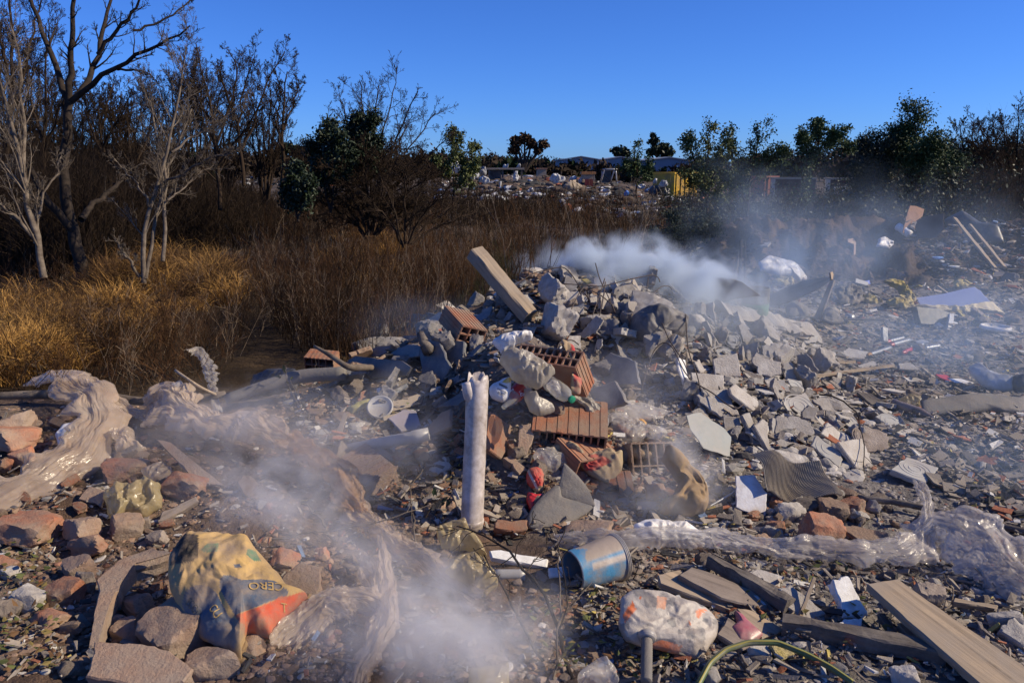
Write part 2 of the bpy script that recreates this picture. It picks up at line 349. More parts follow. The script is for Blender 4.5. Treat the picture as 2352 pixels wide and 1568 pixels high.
tree('bare_tree', 'dark crooked leafless tree forking high above the golden grass', 'tree', 14.5,
     [([(192, 632), (178, 560), (150, 470), (148, 390), (157, 300), (158, 232)], 15, 9, 0),
      ([(158, 232), (132, 160), (105, 90), (72, 0), (50, -60)], 8, 3, .6),
      ([(158, 236), (163, 150), (166, 60), (172, -30)], 8, 4, -.5),
      ([(160, 236), (205, 190), (226, 130), (238, 60), (262, -20)], 8, 3, .7),
      ([(225, 125), (270, 70), (322, 10), (340, -30)], 5, 2, -.4),
      ([(165, 232), (232, 178), (300, 140), (352, 100), (402, 100), (436, 60)], 7, 1.6, -1.0),
      ([(270, 160), (330, 165), (360, 185)], 3, 1.2, -.5),
      ([(305, 70), (370, 50), (430, 15), (440, -15)], 3, 1.3, .5),
      ([(186, 505), (215, 468), (262, 432), (285, 405)], 8, 4, 1.2),
      ([(172, 535), (120, 480), (70, 390), (20, 320), (-20, 260)], 9, 4, -1.0)],
     [dict(count=11, length=.28, ang=(.4, 1.0), up=.12, wob=.14, rf=.42), dict(count=7, length=.5, up=.12, wob=.2), dict(count=4, length=.5, n=4, up=.15, wob=.25)], BARK, mr=.003)
tree('birch_tree', 'thin pale barked tree leaning left beside the dark crooked tree', 'tree', 13.2,
     [([(100, 628), (80, 560), (72, 480), (52, 400), (28, 300), (0, 190)], 8, 3, 0),
      ([(52, 400), (60, 330), (50, 250), (48, 160), (25, 60)], 5, 2, .5), ([(78, 545), (40, 500), (0, 470), (-40, 440)], 5, 2, -.5),
      ([(80, 560), (95, 470), (120, 410), (140, 360)], 4, 1.5, .4), ([(30, 310), (5, 260), (-20, 220)], 4, 1.5, .2)], LVT, BARKP, mr=.0022)
tree('birch_tree', 'clump of slender pale stems rising from one root in the golden grass', 'tree', 13.6,
     [([(330, 640), (325, 580), (345, 470), (378, 370), (402, 260), (428, 110)], 6, 1.4, 0), ([(334, 640), (352, 520), (372, 430), (410, 330), (440, 250)], 5, 1.5, .5),
      ([(374, 600), (376, 500), (385, 400), (360, 300), (342, 220)], 5, 1.4, .3), ([(322, 636), (290, 590), (262, 540)], 4, 1.5, -.4),
      ([(345, 480), (320, 430), (280, 380), (258, 360)], 3, 1.2, -.6), ([(395, 350), (445, 310), (500, 285), (560, 240)], 3, 1, .6),
      ([(378, 420), (430, 400), (480, 362), (530, 352)], 3, 1, -.6), ([(385, 460), (420, 440), (450, 400), (490, 380)], 2.5, 1, .6)], LVT, BARKP, mr=.0022)
BG = 'bare trees behind the golden grass'
for lab, d, limbs in [
    ('tall twiggy leafless tree just right of the pale clump', 19, [([(505, 475), (502, 400), (495, 300), (470, 190), (450, 100)], 5, 1.2, 0), ([(498, 330), (530, 240), (548, 150), (520, 110)], 3, 1, .6), ([(500, 380), (560, 300), (600, 240)], 3, 1, -.6), ([(490, 280), (440, 220), (425, 160)], 2.5, 1, .6)]),
    ('slim leafless tree with feathery top standing alone before the litter heap', 22, [([(560, 420), (556, 350), (545, 270), (560, 190), (585, 130)], 4.5, 1, 0), ([(556, 345), (590, 270), (610, 190), (655, 120)], 3, 1, .8), ([(548, 290), (520, 220), (500, 150)], 3, 1, -.7)]),
    ('narrow leafless tree rightmost of the bare row, twigs drooping to the right', 20, [([(648, 470), (648, 400), (650, 310), (652, 230), (660, 165)], 5, 1.2, 0), ([(650, 300), (672, 250), (690, 185)], 2.5, 1, .5), ([(650, 350), (630, 280), (640, 200)], 2.5, 1, -.4)]),
    ('dense dark leafless tree at the picture edge above the leaning birch', 20, [([(-5, 560), (10, 400), (25, 250), (30, 100), (20, -30)], 7, 2, 0), ([(15, 350), (-20, 200), (-30, 60)], 5, 2, .6), ([(24, 260), (60, 150), (85, 30), (100, -20)], 4, 1.5, 1.0), ([(26, 200), (2, 90), (-8, 0)], 4, 1.5, -.8)]),
    ('grey leafless tree behind the dark crooked trunk, broad fan of twigs', 22, [([(250, 520), (245, 420), (235, 330), (225, 250)], 5, 2, 0), ([(240, 360), (200, 280), (190, 200)], 3, 1, .8), ([(236, 340), (275, 270), (300, 215)], 3, 1, -.8), ([(230, 300), (250, 230), (262, 190)], 3, 1, .4)]),
    ('low spreading leafless tree between the crooked tree and the pale clump', 21, [([(300, 520), (305, 420), (296, 330), (290, 262)], 4, 1.5, 0), ([(302, 400), (340, 320), (360, 250)], 3, 1, .8), ([(300, 380), (262, 320), (250, 270)], 3, 1, -.8)]),
    ('leafless tree with many upright rods behind the dark crooked trunk at far left', 21, [([(95, 540), (100, 420), (100, 300), (110, 180), (105, 60)], 5, 1.5, 0), ([(100, 330), (70, 230), (60, 120)], 3.5, 1, .9), ([(100, 350), (140, 250), (160, 160)], 3.5, 1, -.9)])]:
    tree('bare_tree', lab, 'tree', d, limbs, LVT, TWIG, group=BG, mr=.0033)
BT = 'background trees of the thicket on the left'
for i, (u, by, top, w_, lab) in enumerate([(15, 520, 90, 70, 'hazy tree nearest the left picture edge, twigs filling the corner'), (75, 500, 150, 80, 'tree filling the gap between the leaning birch and the crooked trunk'), (130, 500, 200, 75, 'tree directly behind the fork of the crooked trunk'), (200, 500, 215, 80, 'tree right behind the lower limbs of the crooked trunk'),
        (265, 500, 200, 70, 'tall twiggy tree left of the pale clump'), (335, 490, 210, 80, 'rounded twiggy tree behind the pale clump'), (405, 480, 170, 70, 'tall twiggy tree right behind the top of the pale clump'), (455, 480, 150, 60, 'grey twiggy tree between the pale clump and the tall twiggy one'), (520, 470, 240, 70, 'low twiggy tree under the slim feathery one'), (610, 460, 200, 60, 'thin twiggy tree left of the narrow drooping one'), (700, 470, 330, 50, 'small twiggy bush left of the dark evergreens')]):
    fn = [([(u + dx * .1, by), (u + dx * .4, by - .45 * (by - top)), (u + dx * .8, by - .8 * (by - top)), (u + dx, top + abs(dx) * .7)], 3.2, 1, random.uniform(-1, 1)) for dx in (-w_, -w_ * .55, -w_ * .15, w_ * .2, w_ * .6, w_)]
    tree('bare_tree', lab, 'tree', random.uniform(23, 29), fn, LVT, TWIG, group=BT, mr=.0036)
# the rounded bare shrub in the middle with evergreens beside it
fan = lambda cx, by, tops: [([(cx + dx * .08, by), (cx + dx * .35, by - .45 * (by - ty)), (cx + dx * .75, by - .8 * (by - ty)), (cx + dx, ty)], 3, 1, dr) for dx, ty, dr in tops]
tree('bare_bush', 'big rounded leafless bush with fine grey twigs in the middle', 'bush', 19, fan(850, 500, [(-110, 270, .5), (-70, 225, -.8), (-20, 200, 1), (20, 195, -.5), (60, 190, .9), (110, 210, -1), (150, 260, .5), (175, 320, -.6), (160, 400, .4), (-125, 340, -.5), (130, 350, -1.2), (90, 280, 1.2)]),
     [dict(count=14, length=.4, up=.05, wob=.2, tmin=.1), dict(count=10, length=.5, up=.05, wob=.22, tmin=.1), dict(count=6, length=.5, n=4, up=.1, wob=.25)], TWIG, mr=.0032)
tree('bare_bush', 'wide drooping leafless bush in front of the litter heap, right of the evergreens', 'bush', 16.5, fan(930, 560, [(-60, 400, .5), (0, 380, -.8), (60, 390, 1), (110, 420, -.5), (150, 450, .9), (-100, 440, -1), (180, 480, .5)]),
     [dict(count=14, length=.42, up=-.02, wob=.2, tmin=.1), dict(count=9, length=.5, up=.0, wob=.22, tmin=.1), dict(count=5, length=.5, n=4, up=.0, wob=.25)], TWIG, mr=.0032)
tree('bare_bush', 'dense dark tangle of twigs under the big rounded bare bush', 'bush', 17.8, fan(850, 540, [(-130, 400, .5), (-90, 370, -.6), (-50, 350, .8), (-10, 345, -.5), (30, 340, .6), (70, 345, -.8), (110, 365, .5), (150, 395, -.4), (180, 430, .3), (-150, 440, .3)]),
     [dict(count=18, length=.5, ang=(.4, 1.1), up=.0, wob=.2, tmin=.05), dict(count=12, length=.55, up=.0, wob=.22, tmin=.05), dict(count=6, length=.5, n=4, up=.0, wob=.25)], TWIG, mr=.004)
for lab, d, uv, lim in [('dark evergreen bush with a tall rounded top before the bare bush', 17.5, None, [(760, 480, [(-10, 300, .2), (20, 320, -.2), (-35, 340, .3), (45, 360, 0)]), ]),
                        ('dark evergreen with its head poking out of the bare bush', 18.2, None, [(830, 420, [(0, 255, .2), (25, 275, -.2), (-25, 290, .3), (40, 330, 0), (-45, 345, .1)])]),
                        ('small dark evergreen sapling left of the other evergreens', 16.5, None, [(685, 500, [(0, 390, .2), (18, 420, -.2), (-20, 430, .2)])])]:
    for cx, by, tops in lim:
        tree('evergreen_bush', lab, 'bush', d, fan(cx, by, tops), [dict(count=14, length=.32, up=.05, wob=.2), dict(count=6, length=.5, n=4, up=.0)], BARK, group='dark evergreens round the bare bush', leaf=(LEAFD, 7, .085, .07))
# leafy saplings on the right, in front of the dump
RS = 'leafy saplings along the dump edge'
LVL = [dict(count=15, length=.38, ang=(.5, 1.0), up=.12, wob=.18, tmin=.1), dict(count=9, length=.5, n=4, up=.1, wob=.2, tmin=.1)]
for lab, d, limbs, lf in [
    ('yellow green sapling with spiky top left of the thin smoke', 17, [([(1625, 480), (1622, 400), (1630, 300)], 3, 1, 0), ([(1622, 430), (1590, 360), (1575, 320)], 2, .8, .4), ([(1624, 440), (1655, 370), (1668, 310)], 2, .8, -.4), ([(1622, 455), (1600, 420), (1565, 400)], 2, .8, -.4), ([(1622, 470), (1660, 440), (1690, 400)], 2, .8, .5)], (LEAFY, 3, .065, .05)),
    ('loose green sapling standing in the thin smoke', 17.5, [([(1712, 520), (1722, 420), (1745, 310)], 3, 1, 0), ([(1720, 440), (1690, 370), (1672, 330)], 2, .8, .4), ([(1722, 430), (1765, 370), (1800, 345)], 2, .8, -.4), ([(1718, 470), (1690, 420), (1660, 410)], 2, .8, -.3)], (LEAFG, 3, .06, .05)),
    ('thin tree with a bare leaning trunk and flat leafy head', 16, [([(1828, 505), (1838, 450), (1850, 390), (1862, 350)], 3, 2, 0), ([(1862, 350), (1885, 320), (1880, 296), (1870, 290)], 2, .8, .4), ([(1862, 352), (1900, 320), (1938, 300)], 2, .8, -.4), ([(1864, 350), (1910, 335), (1950, 345)], 2, .8, .5), ([(1860, 355), (1840, 325), (1850, 300)], 2, .8, -.3)], (LEAFG, 3, .06, .04)),
    ('young green tree beside the pale heap, growing left of the big leafless crown', 26, [([(1040, 470), (1042, 400), (1045, 310)], 2.4, .8, 0), ([(1042, 420), (1070, 370), (1095, 335)], 1.6, .7, .5), ([(1042, 430), (1015, 390), (1000, 370)], 1.6, .7, -.4), ([(1042, 440), (1085, 400), (1100, 370)], 1.5, .7, -.5)], (LEAFY, 4, .09, .06)),
    ('sapling with pale spire in front of the grey warehouse', 27, [([(1462, 450), (1463, 390), (1455, 335)], 2, .8, 0), ([(1462, 420), (1438, 385), (1430, 360)], 1.5, .7, .4), ([(1462, 430), (1485, 400), (1490, 370)], 1.5, .7, -.4)], (LEAFG, 2, .08, .06)),
    ('tall leafy tree with pointed green top at the mound, biggest of the saplings', 19, [([(2098, 480), (2096, 400), (2100, 262)], 4, 1, 0), ([(2097, 420), (2060, 350), (2050, 310)], 3, .8, .5), ([(2098, 430), (2140, 360), (2160, 330)], 3, .8, -.6), ([(2098, 440), (2160, 400), (2190, 370)], 3, .8, .6), ([(2097, 450), (2120, 380), (2132, 320)], 3, .8, -.6), ([(2097, 380), (2080, 320), (2078, 290)], 2, .8, .3)], (LEAFG, 6, .065, .10)),
    ('dark bushy sapling between the leaning thin tree and the pointed tree', 19.5, [([(2015, 480), (2010, 400), (2012, 330)], 3, 1, 0), ([(2012, 430), (1985, 370), (1990, 330)], 2, .8, .5), ([(2012, 430), (2040, 370), (2045, 325)], 2, .8, -.5), ([(2012, 450), (2060, 400), (2075, 360)], 2, .8, .5), ([(2012, 455), (1975, 420), (1968, 390)], 2, .8, -.4)], (LEAFD, 5, .065, .09)),
    ('low dark green shrub just left of the soil mound', 14, [([(1560, 560), (1550, 530), (1540, 490)], 2.5, 1, 0), ([(1565, 560), (1590, 530), (1610, 500)], 2, 1, .4), ([(1565, 562), (1600, 545), (1640, 530)], 2, 1, -.4), ([(1560, 562), (1520, 545), (1500, 530)], 2, 1, .4)], (LEAFD, 4, .045, .06))]:
    tree('leafy_sapling', lab, 'tree', d, limbs, LVL, TWIG, group=RS, leaf=lf)
tree('bare_sapling', 'thin bare grey sapling left of the burnt frame', 'tree', 12.5, [([(1472, 575), (1475, 520), (1470, 470), (1455, 420)], 1.6, .6, 0), ([(1474, 540), (1500, 490), (1515, 450)], 1.1, .5, .3), ([(1473, 545), (1445, 500), (1435, 470)], 1.1, .5, -.3)], LVL, BARKP, mr=.002)
tree('bare_bush', 'dark leafless thicket bush at the right picture edge, tallest there', 'bush', 24, fan(2330, 470, [(-110, 330, .5), (-80, 290, -.8), (-30, 280, 1), (10, 240, -.5), (60, 230, .9), (110, 250, -1), (-140, 370, .5)]), LVT, TWIG, mr=.004)
tree('bare_bush', 'dark leafless bush between the pointed leafy tree and the picture edge', 'bush', 25, fan(2235, 470, [(-60, 330, .5), (-30, 290, -.8), (0, 282, 1), (40, 285, -.5), (70, 300, .9)]), LVT, TWIG, mr=.004)
# far woods and single far trees
def clump(c, rx, rz, n, size):
    p = RNG.normal(0, .5, (n, 3)); p = unit(p) * (RNG.random((n, 1)) ** .5); lump = 1 + .25 * RNG.normal(0, 1, (n, 1))
    return c + p * lump * np.array([rx, rx, rz])
def tri_leaves(P, size):
    N = len(P); a = unit(RNG.normal(0, 1, (N, 3))); b = unit(np.cross(a, RNG.normal(0, 1, (N, 3)))); s = size * RNG.uniform(.5, 1.5, (N, 1))
    V = np.stack([P - a * s, P + b * s * .5, P + a * s, P - b * s * .5], 1).reshape(-1, 3); return V, np.arange(N * 4).reshape(N, 4)
pts, cols = [], []
for i in range(420):
    y = RNG.uniform(95, 240); u = RNG.uniform(-150, 2500); x = (u - 1176) / F * y
    hgt = np.interp(u, [0, 500, 1000, 1180, 1300, 1480, 1600, 1760, 1900, 2000, 2400], [30, 22, 18, 14, 9, 8, 12, 16, 22, 26, 34]) * y / F * 2.0 + 1.0
    hgt *= RNG.uniform(.6, 1.25); rx = hgt * RNG.uniform(.5, .9)
    z = float(H0(x, y)); n = 380
    pts.append(clump(np.array([x, y, z + hgt * .5]), rx, hgt * .55, n, 0))
    c = np.array([.040, .030, .022]) if RNG.random() < .7 else np.array([.018, .030, .015])
    cols.append(np.repeat(np.tile(c * RNG.uniform(.7, 1.3), (n, 1)), 4, 0))
FARW = M('far_twigs', (1, 1, 1), None, 3, .95, 0, 30, .05, attr=True)
V, q = tri_leaves(np.concatenate(pts), .38)
tag(put('far_woods', V, q, FARW, cols=np.concatenate(cols)), kind='stuff')
def far_tree(label, d, u, base, blobs, mt, size, n):
    root = empty('far_tree', DG(u, d)); tag(root, label, 'tree'); sc = d / F
    b = D(u, base, d); tops = [D(bu, bv, d) for bu, bv, r in blobs]
    P = np.stack([resample([b, (b * .5 + t * .5) + Vector((0, 0, -.1 * sc)), t], 6) for t in tops]); R = np.tile(np.linspace(4, 1.5, 6) * sc, (len(tops), 1))
    V, q = tubes(P, R, 6); put('trunk', V, q, BARK, parent=root, smooth=True)
    Q, r = grow(P, R, 8, .5); Q2, r2 = grow(Q, r, 5, .5)
    V, q = join([tubes(Q, r, 3), tubes(Q2, np.maximum(r2, .5 * sc * .4), 3)]); put('branches', V, q, BARK, parent=root)
    pp = np.concatenate([clump(np.array(t), r * sc, r * sc * .8, int(n * r), 0) for t, (bu, bv, r) in zip(tops, blobs)])
    V, q = tri_leaves(pp, size); put('crown', V, q, mt, parent=root)
far_tree('rust brown spreading tree on the skyline behind the litter heap', 62, 1205, 395, [(1185, 325, 15), (1205, 318, 14), (1220, 330, 13), (1248, 332, 12), (1236, 345, 10), (1180, 345, 12)], LEAFB, .16, 22)
far_tree('lone dark eucalyptus left on the skyline, lower of the pair above the warehouse', 150, 1424, 385, [(1415, 345, 10), (1432, 347, 11), (1420, 352, 10), (1440, 355, 7)], LEAFD, .38, 34)
far_tree('tall dark eucalyptus, higher and wider of the pair above the warehouse', 150, 1515, 390, [(1502, 325, 11), (1508, 345, 14), (1535, 350, 14), (1522, 338, 11), (1493, 350, 9), (1500, 312, 6)], LEAFD, .38, 34)
far_tree('dark round evergreen behind the litter on the left skyline', 95, 672, 400, [(662, 338, 13), (680, 345, 14), (700, 352, 14), (648, 350, 10)], LEAFD, .26, 30)
# thicket, weeds and grass: nobody could count them
def inside(poly, n):
    poly = np.array(poly, float); lo, hi = poly.min(0), poly.max(0); out = np.zeros((0, 2))
    while len(out) < n:
        p = lo + (hi - lo) * RNG.random((n * 2, 2)); k = np.zeros(len(p), bool); j = len(poly) - 1
        for i in range(len(poly)):
            a, b = poly[i], poly[j]; c = ((a[1] > p[:, 1]) != (b[1] > p[:, 1])) & (p[:, 0] < (b[0] - a[0]) * (p[:, 1] - a[1]) / (b[1] - a[1] + 1e-9) + a[0]); k ^= c; j = i
        out = np.concatenate([out, p[k]])
    return out[:n]
def stems(base, h, r, lean=.25, n=5, k=3, kids=0, kl=.35, up=.1, tint=None):
    N = len(base); d = unit(np.concatenate([RNG.normal(0, lean, (N, 2)), np.ones((N, 1))], 1)); P = [base]
    for j in range(n - 1): P.append(P[-1] + d * h[:, None] / (n - 1)); d = unit(d + RNG.normal(0, .13, (N, 3)))
    P = np.stack(P, 1); R = r[:, None] * np.linspace(1, .3, n)[None]; parts = [tubes(P, R, k)]
    if kids:
        Q, rr = grow(P, R, kids, kl, n=4, up=up, wob=.2, keepr=.0016, tmin=.15); parts.append(tubes(Q, rr, 3))
    if tint is None: return join(parts)
    return (*join(parts), np.concatenate([np.repeat(tint, n * k, 0)] + ([np.repeat(tint, kids * 12, 0)] if kids else [])))
uv = inside([(560, 600), (640, 520), (800, 500), (1080, 500), (1300, 480), (1500, 520), (1560, 580), (1480, 600), (1240, 620), (1120, 680), (980, 760), (850, 830), (740, 850), (640, 780), (590, 700)], 5200)
P, t = Gs(uv[:, 0], uv[:, 1]); P[:, 2] = H(P[:, 0], P[:, 1]); t = np.clip(t, 4, 30)
def weedtint(P):
    g = np.clip(.5 + .75 * fbm(P[:, 0] * .8, P[:, 1] * .8, 0, 141, 3) + RNG.normal(0, .22, len(P)), 0, 1); c = lerp3(np.array([.020, .013, .009]), np.array([.095, .048, .022]), g); k = RNG.random(len(P)); c[k < .13] = (.21, .155, .105); return c
WEED = M('weed_stems', (1, 1, 1), None, 3, .9, 0, 30, .1, attr=True)
V, q, cc = stems(P, RNG.uniform(.35, 1.0, len(P)) * np.interp(t, [5, 12, 25], [.85, 1.0, 1.3]), RNG.uniform(.0024, .005, len(P)) * np.interp(t, [5, 20], [.8, 1.7]), kids=6, kl=.3, tint=weedtint(P))
tag(put('undergrowth', V, q, WEED, cols=cc), kind='stuff')
uv = inside([(1060, 470), (1180, 440), (1320, 450), (1480, 490), (1500, 560), (1380, 570), (1240, 560), (1100, 540)], 420); dd = RNG.uniform(10, 16, len(uv)); P = np.stack([(uv[:, 0] - 1176) / F * dd, dd / CP, 0 * dd], -1); P[:, 2] = H(P[:, 0], P[:, 1])
hh = np.clip((np.interp(uv[:, 0], [1060, 1200, 1350, 1500], [560, 545, 540, 560]) - np.interp(uv[:, 0], [1060, 1200, 1350, 1500], [450, 440, 455, 500])) / F * dd, .5, 1.4) * RNG.uniform(.7, 1.15, len(P))
V, q, cc = stems(P, hh, RNG.uniform(.003, .006, len(P)), lean=.3, n=6, kids=14, kl=.4, tint=np.where(RNG.random((len(P), 1)) < .5, np.array([[.040, .042, .018]]), np.array([[.045, .032, .022]]))); tag(put('undergrowth', V, q, WEED, cols=cc), kind='stuff')
uv = inside([(-60, 640), (-60, 420), (120, 400), (400, 420), (700, 430), (1000, 440), (1300, 450), (1480, 470), (1480, 520), (900, 520), (620, 560), (420, 600), (200, 650)], 2100)
P, t = Gs(uv[:, 0], uv[:, 1]); P[:, 2] = H(P[:, 0], P[:, 1]); ok = t < 40; P, t, uv = P[ok], t[ok], uv[ok]
top = np.interp(uv[:, 0], [0, 300, 420, 560, 660, 720, 1000, 1100, 1300, 1480], [255, 290, 330, 390, 430, 420, 440, 450, 465, 495]) + RNG.uniform(-20, 70, len(P))
hh = np.clip((uv[:, 1] - top) / F * t, .5, 4.2) * RNG.uniform(.7, 1.05, len(P))
V, q = [], []
for k in range(6):
    a = stems(P + RNG.normal(0, .25, P.shape) * np.array([1, 1, 0]), hh * RNG.uniform(.6, 1, len(P)), .006 + .0003 * t, lean=.28, n=6, kids=10, kl=.36, up=.10); V.append(a)
V, q = join(V); tag(put('thicket', V, q, TWIG), kind='stuff')
uv = inside([(1500, 470), (1560, 440), (1780, 440), (1960, 430), (2140, 400), (2400, 400), (2400, 480), (2150, 490), (1900, 490), (1640, 510), (1540, 530)], 900)
dd = RNG.uniform(17, 34, len(uv)); P = np.stack([(uv[:, 0] - 1176) / F * dd, dd / CP, 0 * dd], -1); P[:, 2] = H(P[:, 0], P[:, 1]); hh = np.interp(uv[:, 0], [1500, 1700, 1900, 1980, 2080, 2200, 2350], [.5, .7, .9, 1.6, 2.2, 2.4, 3.0]) * dd / 24 * RNG.uniform(.6, 1.15, len(P))
V, q = join([stems(P + RNG.normal(0, .2, P.shape) * np.array([1, 1, 0]), hh * RNG.uniform(.6, 1, len(P)), .005 + .0003 * dd, lean=.3, n=6, kids=10, kl=.36, up=.1) for k in range(4)]); tag(put('undergrowth', V, q, TWIG), kind='stuff')
sel = RNG.random(len(P)) < np.interp(uv[:, 0], [1500, 1900, 2000, 2180, 2250], [.25, .3, .8, .8, .1]); pp = np.repeat(P[sel], 130, 0); pp = pp + RNG.normal(0, .35, pp.shape) * np.array([1, 1, 0]) + np.array([0, 0, 1.]) * (RNG.random((len(pp), 1)) * np.repeat(hh[sel], 130)[:, None] * .9)
V, q = tri_leaves(pp, .045); tag(put('shrubbery', V, q, LEAFD), kind='stuff')
uv = inside([(-40, 880), (-40, 640), (90, 640), (180, 650), (330, 640), (470, 590), (610, 575), (560, 640), (540, 720), (400, 780), (240, 830), (120, 885)], 4800)
uv2 = inside([(700, 580), (820, 530), (980, 560), (900, 660), (760, 660)], 250)
uv = np.concatenate([uv, uv2]); P, t = Gs(uv[:, 0], uv[:, 1]); P[:, 2] = H(P[:, 0], P[:, 1])
keep = fbm(P[:, 0] * 1.0, P[:, 1] * .75, 0, 101, 3) + RNG.normal(0, .05, len(P)) > .27; P = P[keep]; nb = 44
B = np.repeat(P, nb, 0); N = len(B); big = np.clip(.62 + .75 * fbm(P[:, 0] * 1.1, P[:, 1] * 1.1, 0, 111, 3), .3, 1.35); dens = np.repeat(big, nb)
off = RNG.normal(0, .075, (N, 2)); B[:, :2] += off; wind = np.repeat(RNG.normal(0, .25, (len(P), 2)), nb, 0)
d = unit(np.concatenate([RNG.normal(0, .34, (N, 2)) + off * 2.5 + wind * .6, np.ones((N, 1))], 1)); h = RNG.uniform(.3, .85, N) * dens
w_ = unit(np.cross(d, RNG.normal(0, 1, (N, 3)))) * .0038; m1 = B + d * h[:, None] * .5; d2 = unit(d + np.concatenate([RNG.normal(0, .35, (N, 2)) + wind, np.full((N, 1), -.35)], 1)); m2 = m1 + d2 * h[:, None] * .3; d3 = unit(d2 + np.concatenate([RNG.normal(0, .4, (N, 2)) + wind, np.full((N, 1), -.6)], 1)); e = m2 + d3 * h[:, None] * .3
V = np.stack([B - w_, B + w_, m1 + w_ * .85, m1 - w_ * .85, m2 + w_ * .6, m2 - w_ * .6, e], 1).reshape(-1, 3); i = np.arange(N * 7).reshape(N, 7)
tone = np.repeat(np.clip(.42 + 1.5 * fbm(P[:, 0] * 1.3, P[:, 1] * 1.3, 0, 121, 3) + RNG.normal(0, .15, len(P)), 0, 1), nb)
c = lerp3(np.array([.085, .042, .016]), np.array([.52, .29, .08]), np.clip(tone + RNG.normal(0, .22, N), 0, 1.15)); c *= RNG.uniform(.55, 1.1, (N, 1))
GRASS = M('dry_grass_blades', (1, 1, 1), None, 3, .7, 0, 30, .25, attr=True)
tag(put('dry_grass', V, [i[:, [0, 1, 2, 3]], i[:, [3, 2, 4, 5]], i[:, [5, 4, 6]]], GRASS, cols=np.repeat(c, 7, 0)), kind='stuff')
uv = inside([(-40, 900), (-40, 640), (330, 600), (620, 575), (600, 800), (420, 900), (120, 915)], 1700)
P, t = Gs(uv[:, 0], uv[:, 1]); P[:, 2] = H(P[:, 0], P[:, 1]); V, q, cc = stems(P, RNG.uniform(.3, .8, len(P)), RNG.uniform(.002, .0035, len(P)), lean=.4, kids=6, kl=.45, tint=weedtint(P))
tag(put('dead_weeds', V, q, WEED, cols=cc), kind='stuff')
# ---------------------------------------------------------------- makers for rubble and litter
CROP = {0: (0, 0, 1), 2: (631.7, 172.3, .3662), 3: (1378, 229.7, .4140), 4: (0, 803.9, .4875), 5: (574.2, 689, .3662), 6: (1148.4, 574.2, .3295), 7: (1665, 689, .3295),
        8: (1320.7, 1091, .4385), 'a': (1091, 735, .1318), 'b': (367.5, 1205.8, .2198), 'c': (1148.4, 918.7, .2197),
        'd': (976, 321.6, .2685), 'e': (1894.9, 459.4, .2197), 'f': (631.6, 1205.8, .293), 'g': (1251.8, 1119.7, .2747), 'h': (1492.9, 574.2, .2197)}
def X(k, pts):
    ox, oy, s = CROP[k]; return [(ox + x * s, oy + y * s) for x, y in pts]
NRM = {'F': (.12, -.78, .62), 'R': (.52, -.52, .68), 'L': (-.62, -.60, .5), 'U': (.12, -.22, .97), 'B': (.15, -.5, .85), 'V': (.1, -.97, .2), 'S': (.85, -.45, .3)}
LANDS = []
def onplane(uv, n, lift, depth=None):
    """where pixel rays meet the plane of a tilted board that rests on the ground at its lowest pixel"""
    n = Vector(n).normalized(); lo = max(uv, key=lambda p: p[1])
    p0 = D(lo[0], lo[1], depth) if depth else G(lo[0], lo[1], lift)
    o = Vector((0, 0, CAMZ)); out = []
    for u, v in uv:
        d = Vector(rays(u, v)); t = n.dot(p0 - o) / min(n.dot(d), -.02); out.append(o + d * t)
    return out, n
def plate(P, n, thick, jag=.0, seg=5, mid=None):
    """closed slab from an outline of 3-D points, rough broken rim; returns V, F"""
    P = [np.array(p) for p in P]; nn = np.array(n); ring = []
    per = sum(np.linalg.norm(P[i] - P[i - 1]) for i in range(len(P))); step = max(per / 44, .012)
    for i in range(len(P)):
        a, b = P[i], P[(i + 1) % len(P)]; L = np.linalg.norm(b - a); k = max(1, int(L / step))
        for j in range(k): ring.append(a + (b - a) * j / k)
    ring = np.array(ring); N = len(ring); c = ring.mean(0)
    sd_ = RNG.uniform(0, 99); q_ = ring * 1.0
    if jag: ring = ring + unit(ring - c) * (jag * 1.6 * fbm(q_[:, 0] * 14 + sd_, q_[:, 1] * 14, q_[:, 2] * 14, 3, 4, .6))[:, None]
    rows = [ring]; inn = unit(c - ring)
    for k in range(1, 4):
        r = ring - nn * thick * k / 3 + inn * (jag * 1.8 * fbm(q_[:, 0] * 16 + sd_, q_[:, 1] * 16, q_[:, 2] * 16 + k * 1.3, 9, 4, .6) + jag * (.9 if k < 3 else 1.5))[:, None]; rows.append(r)
    ch = min(.006, thick * .2); top = ring + inn * ch + nn * 0; rows[0] = ring - nn * ch
    V = [*top, *rows[0], *rows[1], *rows[2], *rows[3]]
    Fc = [list(range(N))]
    for r in range(4):
        for i in range(N): j = (i + 1) % N; Fc.append([r * N + i, (r + 1) * N + i, (r + 1) * N + j, r * N + j])
    Fc.append([4 * N + i for i in reversed(range(N))])
    return V, Fc
WOODS = {'weathered_wood', 'pale_timber', 'old_dark_wood'}
def putp(name, V, Fc, m, label=None, cat=None, group=None, parent=None, smooth=False):
    V = np.array([list(v) for v in V], float)
    if m.name in WOODS and parent is None:           # grain runs along the long axis: give the board a turned local frame
        c = V.mean(0); w_, E = np.linalg.eigh(np.cov((V - c).T)); R = np.stack([E[:, 2], E[:, 1], np.cross(E[:, 2], E[:, 1])], -1)
        mw = Matrix(np.vstack([np.hstack([R, c[:, None]]), [[0, 0, 0, 1]]]).tolist()); o = link(name, mesh_py(name, (V - c) @ R, Fc, m, smooth), None, None, mw); return tag(o, label, cat, group)
    if parent is not None:
        V -= np.array(parent.location); o = link(name, mesh_py(name, V, Fc, m, smooth), parent)
    else:
        V, c = recenter(V); o = link(name, mesh_py(name, V, Fc, m, smooth), None, c)
    return tag(o, label, cat, group)
